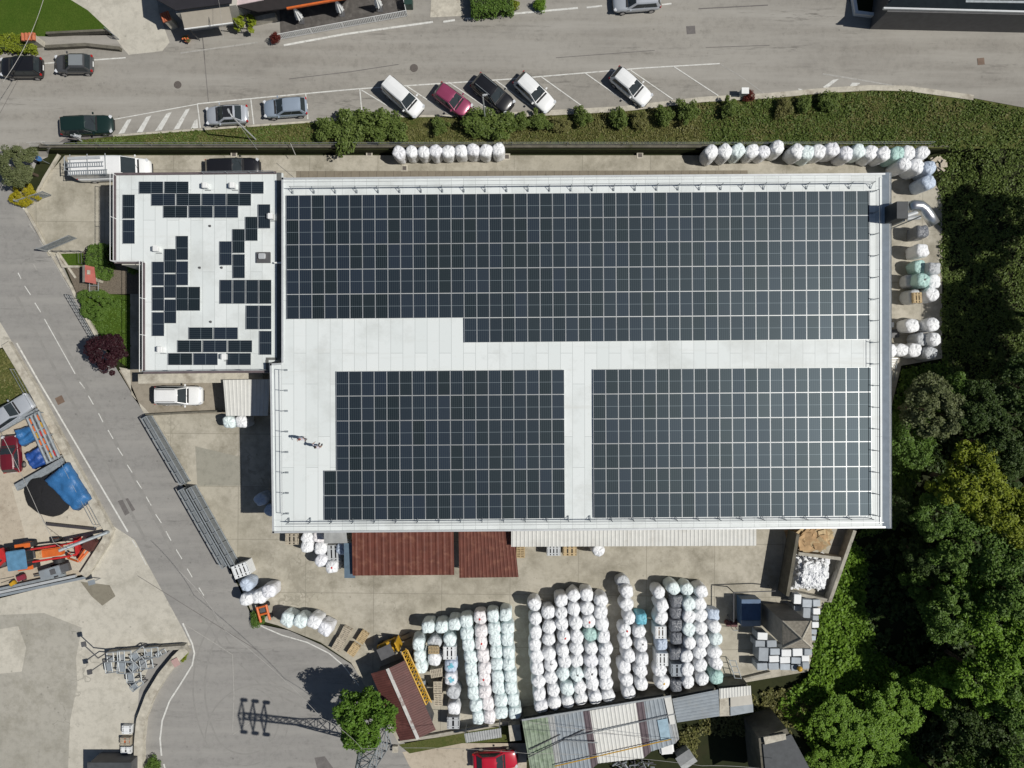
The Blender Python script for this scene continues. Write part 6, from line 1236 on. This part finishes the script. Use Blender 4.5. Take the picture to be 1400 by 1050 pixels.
for zc in (14.2, 15.6, 17.0):
    bm = BM()
    for sy in (-1, 1): bar(bm, (0, 0, zc + .5), (0, sy * 1.55, zc), .05, 5); bar(bm, (0, 0, zc - .2), (0, sy * 1.55, zc), .06, 5); bar(bm, (.28, 0, zc), (0, sy * 1.55, zc), .05, 5); bar(bm, (-.28, 0, zc), (0, sy * 1.55, zc), .05, 5)
    obj('cross_arm', bm, M['galv'], t)
    for sy in (-1, 1): bm = BM(); cyl(bm, (0, sy * 1.55, zc - .5), .2, .2, .5, 10); obj('insulator', bm, M['darkgrey'], t)
p = P(540, 1025, .4); bm = BM(); box(bm, (p.x, p.y, .2), (.5, .6, .4)); tag(obj('concrete_footing', bm, M['stone']), 'pale concrete footing beside the pylon', 'footing')
def wire(lab, pts, r=.02, sag=.5, m='cable'):
    bm = BM(); ps = [P(x, y, z) for x, y, z in pts]; prev = None
    for a, b in zip(ps, ps[1:]):
        for k in range(11):
            u = k / 10; q = a.lerp(b, u); q.z -= sag * 4 * u * (1 - u)
            if prev is not None: bar(bm, prev, q, r, 4)
            prev = q
    tag(obj('overhead_wire', bm, M[m]), lab, 'wire', 'overhead wires')
wire('overhead wire from the pylon side up and left across the road bend', [(495, 1024, 7), (440, 982, 7), (308, 862, 8), (244, 780, 8.5)], .018); wire('overhead wire running right from the pylon past the red car', [(493, 1024, 7), (720, 1030, 7), (960, 1047, 7), (1100, 1060, 7)], .018)
wire('overhead wire crossing the lawn and the black SUV at the upper left', [(62, -10, 7), (4, 112, 7)], .022); wire('overhead wire above the dark red car and the tractor', [(2, 594, 5), (55, 706, 5), (73, 741, 5), (112, 771, 4.5)], .022, .1); wire('thin overhead wire running down past the beige awning', [(298, -5, 6), (306, 55, 6)], .012, .1); wire('thin wire beside the street lamp near the office corner', [(313, 152, 7), (352, 205, 6)], .014, .1)
wire('cable from the grass bank to the north corner of the office roof', [(397, 196, 2), (404, 212, 1.5)], .035, 0); wire('thin wire pair at the gap between the two buildings', [(378, 223, 3), (402, 243, 6.8)], .02, 0)
# ------------------------------------------------------------------ people on the roof
def person(lab, foot, face, shirt, hair, arms):
    b = P(*foot, ZR); t = thing('person', lab, 'person', (b.x, b.y, ZR + .02), face, 'people on the hall roof')
    def skin(name, chains, m, sub=2):
        V = []; E = []; R = []; idx = {}
        for ch in chains:
            pr = None
            for p, r in ch:
                k = tuple(round(c, 3) for c in p)
                if k not in idx: idx[k] = len(V); V.append(p); R.append(r)
                if pr is not None and pr != idx[k] and (pr, idx[k]) not in E: E.append((pr, idx[k]))
                pr = idx[k]
        me = bpy.data.meshes.new(name); me.from_pydata(V, E, []); o = link(name, me, m, t); md = o.modifiers.new('skin', 'SKIN'); md.use_smooth_shade = True
        for i, r in enumerate(R): me.skin_vertices[0].data[i].radius = (r, r)
        me.skin_vertices[0].data[0].use_root = True
        s = o.modifiers.new('sub', 'SUBSURF'); s.levels = sub; s.render_levels = sub; return o
    ch = [[((0, 0, .95), .13), ((0, 0, 1.12), .125), ((0, 0, 1.32), .15), ((.01, 0, 1.46), .07), ((.02, 0, 1.53), .055), ((.03, 0, 1.62), .095), ((.03, 0, 1.70), .085)]]
    for s in (-1, 1):
        ch.append([((0, 0, .95), .13), ((0, s * .1, .88), .095), ((.03, s * .11, .5), .06), ((-.02 + .04 * s, s * .11, .09), .042), ((.08 + .04 * s, s * .12, .035), .04), ((.16 + .04 * s, s * .125, .03), .03)])
        el, ha = arms[s]
        ch.append([((0, 0, 1.32), .15), ((0, s * .19, 1.38), .06), (el, .042), (ha, .03), (tuple(Vector(ha) + (Vector(ha) - Vector(el)).normalized() * .06), .032)])
        pal = Vector(ha) + (Vector(ha) - Vector(el)).normalized() * .06; d = (Vector(ha) - Vector(el)).normalized()
        for k in range(5):
            off = Vector((0, 0, (k - 2) * .018)); ch.append([(tuple(pal), .032), (tuple(pal + d * .045 + off), .009), (tuple(pal + d * (.085 - .006 * abs(k - 2)) + off), .008)])
    skin('body', ch, M['skin'])
    skin('shirt', [[((0, 0, .98), .155), ((0, 0, 1.15), .15), ((0, 0, 1.34), .175), ((.01, 0, 1.45), .085)]] + [[((0, 0, 1.34), .175), ((0, s * .19, 1.385), .078), (tuple(Vector((0, s * .19, 1.385)).lerp(Vector(arms[s][0]), .9)), .058)] for s in (-1, 1)], M[shirt])
    skin('trousers', [[((0, 0, .99), .15), ((0, 0, .93), .15)] + [((0, s * .1, .86), .112), ((.03, s * .11, .5), .078), ((-.02 + .04 * s, s * .11, .13), .06)] for s in (-1, 1)], M['jeans'])
    bm = BM(); bmesh.ops.create_uvsphere(bm, u_segments=14, v_segments=9, radius=.112, matrix=Matrix.Translation((.015, 0, 1.70)) @ Matrix.Diagonal((1.05, .95, .8, 1))); obj('hair', bm, M[hair], t, True)
    for s in (-1, 1):
        bm = BM(); bmesh.ops.create_icosphere(bm, subdivisions=1, radius=.014, matrix=Matrix.Translation((.125, s * .036, 1.665))); obj('eye', bm, M['black'], t)
        bm = BM(); box(bm, (.12, s * .12, .045), (.27, .1, .09), 0, 0, .03); obj('shoe', bm, M['darkgrey'], t)
    bm = BM(); bmesh.ops.create_cone(bm, cap_ends=True, segments=6, radius1=.02, radius2=.008, depth=.05, matrix=Matrix.Translation((.135, 0, 1.635)) @ Matrix.Rotation(1.2, 4, 'Y')); obj('nose', bm, M['skin'], t)
person('person on the white roof in a pale top and red-brown cap', (417, 598.5), -1.9, 'shirtw', 'shirtr', {-1: ((.1, -.34, 1.12), (.28, -.3, .98)), 1: ((.02, .3, 1.1), (.12, .3, .88))})
person('dark-haired person on the white roof with one arm bent, nearer the panels', (438, 609.5), 1.2, 'shirtw', 'hair', {-1: ((.02, -.27, 1.1), (.14, -.26, .9)), 1: ((.15, .4, 1.3), (.36, .25, 1.42))})
# ------------------------------------------------------------------ vegetation
CM = [crown_mesh('crown', 11 + i, 95, 15000, .045, .8, .2) for i in range(4)]
CMS = [crown_mesh('foliage', 31 + i, 40, 3200, .095, .85, .36, .4) for i in range(4)]
CMH = [crown_mesh('foliage', 51 + i, 220, 15000, .036, .8, .15, .86) for i in range(2)]
def tree(lab, px, py, rpx, h, kind, rz=0, cat='tree', name='tree', group=None, mesh=None, squash=.75, zg=None):
    zc = h * .68; p = P(px, py, zc); R = rpx * (HC - zc) / F; g = hz(p.x, p.y) if zg is None else zg
    t = thing(name, lab, cat, (p.x, p.y, g), rz, group)
    me = (mesh or CM)[random.randrange(len(mesh or CM))].copy(); me.materials.clear()
    c = link('crown', me, LF[kind], t); c.location = (0, 0, zc); c.scale = (R, R, min(R * squash, h - zc) / .8); c.rotation_euler = (0, 0, random.uniform(0, 6.28))
    bm = BM(); r0 = .05 + h * .018
    secs = []
    for z, k in ((-.2, 1.3), (.4, 1), (zc * .6, .7), (zc, .4)): secs.append([(r0 * k * math.cos(a), r0 * k * math.sin(a), z) for a in [i * math.pi / 4 for i in range(8)]])
    loft(bm, secs)
    rg = random.Random(px)
    for k in range(6): a = rg.uniform(0, 6.28); q = rg.uniform(.4, .7); bar(bm, (0, 0, zc * rg.uniform(.45, .8)), (R * q * math.cos(a), R * q * math.sin(a), zc + rg.uniform(-.3, .5)), r0 * .3, 5)
    obj('trunk', bm, BARK, t); return t
def shrub(lab, px, py, rpx, h, kind, mesh=None, group=None, cat='shrub', name='shrub', sx=1, rz=None):
    p0 = G(px, py); p = P(px, py, p0.z + h * .5); R = rpx * (HC - p.z) / F
    t = thing(name, lab, cat, (p.x, p.y, hz(p.x, p.y)), random.uniform(0, 6.28) if rz is None else rz, group)
    me = random.choice(mesh or CMS).copy(); me.materials.clear(); c = link('foliage', me, LF[kind], t); c.location = (0, 0, h * .42); c.scale = (R * sx, R, h * .6)
    bm = BM(); bar(bm, (0, 0, -.05), (0, 0, h * .5), .05 + h * .015, 6); obj('stem', bm, BARK, t); return t
def hedge(lab, poly, h, kind, n=4000, seed=1, sz=.1):
    ps = [G(*p) for p in poly]; c = sum(ps, Vector()) / len(ps); z0 = c.z; ps = [P(x, y, z0 + h) for x, y in poly]; c = sum(ps, Vector()) / len(ps)
    t = thing('hedge', lab, 'hedge', (c.x, c.y, z0)); rel = [(p.x - c.x, p.y - c.y) for p in ps]; bm = BM(); prism(bm, [(x * .9, y * .9) for x, y in rel], 0, h - .08); obj('branches', bm, mat('hedge_core', (.02, .03, .008), .95), t)
    rg = random.Random(seed); C = []; xs = [r[0] for r in rel]; ys = [r[1] for r in rel]
    for k in range(len(rel)):
        a, b = rel[k], rel[(k + 1) % len(rel)]
        for q in range(30): u = rg.random(); C.append((a[0] + (b[0] - a[0]) * u, a[1] + (b[1] - a[1]) * u, rg.uniform(.1, h)))
    def ins(x, y):
        c = False; j = len(rel) - 1
        for i in range(len(rel)):
            a, b = rel[i], rel[j]
            if (a[1] > y) != (b[1] > y) and x < (b[0] - a[0]) * (y - a[1]) / (b[1] - a[1]) + a[0]: c = not c
            j = i
        return c
    while len(C) < 400:
        x, y = rg.uniform(min(xs), max(xs)), rg.uniform(min(ys), max(ys))
        if ins(x, y): C.append((x, y, h - .06 + rg.uniform(-.04, .05)))
    link('foliage', leaves('foliage', C, [(.22, .22, .12)] * len(C), n, sz, seed), LF[kind], t)
tree('big bright green tree beside the brown shed and the pylon', 498, 983, 40, 6.8, 'tree', squash=.8, mesh=[crown_mesh('crown', 77, 150, 15000, .055, .85, .2, .5)])
tree('dark purple-leaved tree overhanging the side road', 146, 482, 27, 4.6, 'purple')
tree('grey-green olive tree at the road junction', 21, 227, 27, 4.4, 'olive')
shrub('bright yellow rounded shrub below the olive tree', 30, 265, 17, 1.7, 'gold', CMH)
hedge('dark green clipped round-cornered hedge against the office block', [(119, 345), (124, 336), (143, 334), (145, 372), (136, 379), (124, 374), (118, 362)], 1.5, 'mid', 7000, 3, .08)
shrub('green clipped dome hedge beside the lattice fence', 131, 416, 21, 1.7, 'mid', CMH, sx=1.15, rz=0)
shrub('small leafy shrub in the shade at the inner corner of the office block', 183, 368, 8, 1.2, 'mid')
shrub('dark red shrub at the left corner of the terrace railing', 376, 52, 6.5, 1.2, 'red'); shrub('small red-brown shrub beside the utility box', 1025, 131, 7, .9, 'red')
hedge('bright clipped hedge at the left edge, left of the orange-tiled pillar', [(-30, 47), (43, 48), (43, 68), (-30, 66)], .9, 'yellow', 5000, 1)
hedge('large clipped dark green hedge at the top beside the concrete apron', [(645, -20), (700, -20), (700, 11), (646, 18)], 1.4, 'mid', 5000, 2)
shrub('leafy shrub right of the large clipped hedge at the top', 700, 8, 9, 1.2, 'yellow'); shrub('small round shrub at the top right of the clipped hedge', 738, 6, 8, 1.0, 'bright')
shrub('small weeds growing at the orange machine', 352, 846, 10, .7, 'mid'); shrub('dark shrub at the bottom beside the curved wall', 209, 1046, 9, 1.0, 'mid'); shrub('small weeds at the tip of the pale wall junction', 250, 897, 7, .5, 'yellow')
for x, y, r, h, k, lab in ((450, 178, 17, 1.7, 'mid', 'first large bush on the bank, left of the tallest group'), (478, 176, 20, 1.9, 'mid', 'second large bush on the bank, dark and dense'), (511, 170, 19, 2.1, 'mid', 'bright topped bush, tallest of the left group on the bank'), (540, 176, 19, 1.9, 'mid', 'broad bush on the bank below the boxy white car'), (601, 172, 12, 1.4, 'mid', 'lone small bush on the bank below the pink car'), (655, 168, 20, 2.0, 'mid', 'dense bush on the bank at the foot of the street lamp'), (684, 172, 17, 1.8, 'mid', 'dense bush on the bank right of the street lamp'), (710, 166, 12, 1.4, 'mid', 'dark bush on the bank below the white hatchback'), (738, 166, 12, 1.3, 'mid', 'bush on the bank just right of the white hatchback'), (768, 170, 10, 1.1, 'dry', 'thin dry bush on the middle of the bank'), (796, 158, 13, 1.5, 'mid', 'bush on the bank near the kerb, left of the lone white car'), (847, 162, 12, 1.5, 'mid', 'bush on the bank below the lone white car'), (874, 165, 12, 1.2, 'dry', 'sparse bush on the bank right of the lone white car'), (907, 158, 13, 1.5, 'mid', 'bush on the bank where the left bank meets the open slope'), (940, 152, 15, 1.7, 'mid', 'taller bush on the bank below the empty slanted bays'), (1000, 148, 14, 1.5, 'mid', 'bush on the bank right below the utility box'), (1072, 147, 11, 1.2, 'dry', 'small bush on the bank below the faded arrow marks'), (1100, 143, 10, 1.1, 'mid', 'small bush on the bank right of the faded arrow marks'), (1132, 138, 13, 1.5, 'mid', 'bush on the bank beside the white edge line')):
    shrub(lab, x, y, r, h, 'bank' if k == 'mid' else k, sx=random.uniform(.8, 1.5), group='bushes on the grass bank', name='bush', cat='bush')
# forest on the east side
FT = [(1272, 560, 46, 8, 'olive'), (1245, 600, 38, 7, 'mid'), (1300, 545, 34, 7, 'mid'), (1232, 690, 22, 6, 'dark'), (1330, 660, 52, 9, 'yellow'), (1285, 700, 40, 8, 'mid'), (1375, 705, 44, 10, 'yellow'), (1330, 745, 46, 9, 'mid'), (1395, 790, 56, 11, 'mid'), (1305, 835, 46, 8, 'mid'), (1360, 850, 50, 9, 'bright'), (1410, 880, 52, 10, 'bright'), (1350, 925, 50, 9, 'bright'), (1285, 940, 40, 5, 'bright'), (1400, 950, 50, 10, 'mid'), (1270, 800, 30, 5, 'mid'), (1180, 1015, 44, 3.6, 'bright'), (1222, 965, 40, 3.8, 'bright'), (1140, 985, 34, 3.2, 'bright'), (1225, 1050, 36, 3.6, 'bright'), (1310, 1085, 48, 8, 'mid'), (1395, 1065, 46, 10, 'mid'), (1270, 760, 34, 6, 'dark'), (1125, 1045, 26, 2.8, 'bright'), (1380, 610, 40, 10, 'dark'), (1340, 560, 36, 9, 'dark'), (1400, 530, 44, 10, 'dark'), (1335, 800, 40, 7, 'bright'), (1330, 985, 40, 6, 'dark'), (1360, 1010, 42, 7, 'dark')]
NAM = {'olive': 'olive-green airy', 'mid': 'mid-green', 'dark': 'dark', 'yellow': 'yellow-green', 'bright': 'bright green'}
FL = ['beside the lower eastern bales', 'touching the east edge of the hall roof', 'at the clearing edge right of the lower eastern bales', 'close by the hall edge below the lower bales', 'standing out in the middle of the wood', 'between the hall and the yellow crown', 'at the right edge level with the hall corner', 'in the shade behind the south-east hall corner', 'at the right edge below the yellow crowns', 'in the middle of the wood right of the paper bay', 'right of centre in the lower wood', 'at the right edge in the lower wood', 'in the lower right wood above the dark gap', 'left of the lower dark gap', 'at the right edge beside the lower dark gap', 'in the hollow right of the paper bay', 'at the bottom edge of the green slope', 'on the green slope right of the boxes', 'at the left foot of the green slope', 'at the bottom edge beside the dark gap', 'at the bottom edge in the lower right', 'in the bottom right corner', 'at the dark rim right of the south-east hall corner', 'low at the bottom beside the dark slate house', 'at the right edge above the yellow crowns', 'in deep shade right of the airy olive trees', 'in deep shade at the right edge level with the south walkway', 'between the dark hollow and the right-hand crowns', 'in the dark gap at the lower right', 'right of the dark gap near the bottom edge']
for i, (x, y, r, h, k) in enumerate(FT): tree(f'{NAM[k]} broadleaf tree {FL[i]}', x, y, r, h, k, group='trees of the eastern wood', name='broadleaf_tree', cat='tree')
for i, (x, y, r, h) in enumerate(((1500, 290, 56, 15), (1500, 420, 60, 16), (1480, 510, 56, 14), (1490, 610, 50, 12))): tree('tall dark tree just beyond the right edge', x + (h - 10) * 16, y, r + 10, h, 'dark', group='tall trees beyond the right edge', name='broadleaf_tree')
# ground cover
def cover(name, lab, poly, n, size, h, kind, seed, patch=None, dens=None):
    rg = random.Random(seed); ps = [G(*p) for p in poly]; xs = [p.x for p in ps]; ys = [p.y for p in ps]; C = []; Rr = []
    def inside(x, y):
        c = False; j = len(ps) - 1
        for i in range(len(ps)):
            a, b = ps[i], ps[j]
            if (a.y > y) != (b.y > y) and x < (b.x - a.x) * (y - a.y) / (b.y - a.y) + a.x: c = not c
            j = i
        return c
    while len(C) < n // 10:
        x, y = rg.uniform(min(xs), max(xs)), rg.uniform(min(ys), max(ys))
        if inside(x, y):
            w = .5 + .5 * math.sin(x * .9 + seed) * math.sin(y * 1.1 + 2 * seed) + rg.uniform(-.3, .3)
            if w < .15 and rg.random() < .6: continue
            hh = h * max(.1, w) * rg.uniform(.3, 1.2); C.append((x, y, hz(x, y) + hh * .5)); Rr.append((.28 + h * .15, .28 + h * .15, hh * .5 + .04))
    o = link(name, leaves(name, C, Rr, n, size, seed), LF[kind]); tag(o, lab, 'vegetation', None, 'stuff')
cover('undergrowth', 'bright green nettles and brambles on the slope right of the boxes', [(1160, 735), (1182, 760), (1180, 830), (1195, 890), (1245, 920), (1252, 1010), (1240, 1060), (1130, 1060), (1100, 1000), (1060, 960), (1108, 925), (1122, 850), (1130, 822)], 38000, .19, .8, 'bright', 1)
cover('undergrowth', 'rough brown-green weeds below the south sheds', [(932, 1000), (1030, 950), (1110, 935), (1120, 1000), (1040, 1008), (955, 1002), (950, 1040), (925, 1040)], 5000, .17, .4, 'dry', 2)
cover('undergrowth', 'dark weeds at the foot of the eastern wood', [(1292, 200), (1400, 155), (1440, 175), (1440, 520), (1290, 520)], 30000, .13, .45, 'bank', 3)
cover('undergrowth', 'rough weeds along the east foot of the hall', [(1235, 505), (1295, 495), (1300, 560), (1222, 720), (1170, 735), (1216, 700), (1220, 560)], 14000, .14, .5, 'mid', 4)
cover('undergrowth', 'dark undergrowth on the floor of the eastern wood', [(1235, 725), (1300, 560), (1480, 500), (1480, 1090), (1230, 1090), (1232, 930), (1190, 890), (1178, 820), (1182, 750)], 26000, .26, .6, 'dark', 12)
cover('grass', 'rough grass and weeds over the right part of the bank', [(960, 142), (1050, 136), (1190, 125), (1240, 126), (1330, 139), (1400, 152), (1290, 199), (960, 197)], 24000, .11, .3, 'bank', 5)
cover('grass', 'yellowing grass tufts scattered over the right part of the bank', [(960, 142), (1190, 125), (1400, 152), (1290, 199), (960, 197)], 9000, .12, .25, 'dry', 15)
cover('grass', 'patchy dry grass over the left part of the bank', [(200, 187), (440, 170), (520, 164), (700, 162), (850, 154), (960, 142), (960, 197), (200, 197)], 22000, .12, .2, 'dry', 6)
cover('grass', 'longer grass tufts on the garden lawn', [(122, 405), (176, 408), (176, 500), (160, 488), (112, 425)], 4000, .09, .15, 'mid', 7)
cover('ivy', 'thin weeds on the left part of the bank by the lamp', [(90, 196), (200, 184), (340, 175), (430, 169), (430, 197), (90, 199)], 7000, .12, .15, 'bank', 8)
cover('weeds', 'weeds among the rough ground behind the silver pickup', [(0, 480), (22, 484), (50, 540), (0, 560)], 1500, .12, .15, 'dry', 9)

# ------------------------------------------------------------------ light and camera
w = bpy.data.worlds.new('World'); SC.world = w; w.use_nodes = True; n = w.node_tree; bg = n.nodes['Background']
sky = n.nodes.new('ShaderNodeTexSky'); sky.sky_type = 'NISHITA'; sky.sun_disc = False
EL = math.radians(52); az = math.atan2(-.11, 1)
sky.sun_elevation = EL; sky.sun_rotation = math.radians(90) - az; sky.altitude = 300
n.links.new(sky.outputs[0], bg.inputs[0]); bg.inputs[1].default_value = .05
sl = bpy.data.lights.new('sun', 'SUN'); sl.energy = 5.0; sl.angle = math.radians(.53); sl.color = (1, .965, .9)
so = bpy.data.objects.new('sun', sl); COL.objects.link(so)
d = Vector((math.cos(EL) * math.cos(az), math.cos(EL) * math.sin(az), math.sin(EL))); so.rotation_euler = d.to_track_quat('Z', 'Y').to_euler()
cd = bpy.data.cameras.new('camera'); cd.sensor_width = 36; cd.lens = 36 * F / 1400; cd.clip_end = 3000; cd.clip_start = .5
co = bpy.data.objects.new('camera', cd); COL.objects.link(co); co.location = (0, 0, HC); SC.camera = co
SC.view_settings.view_transform = 'Standard'; SC.view_settings.look = 'None'; SC.view_settings.exposure = -.3; SC.view_settings.gamma = 1
SC.cycles.max_bounces = 6; SC.cycles.use_denoising = True
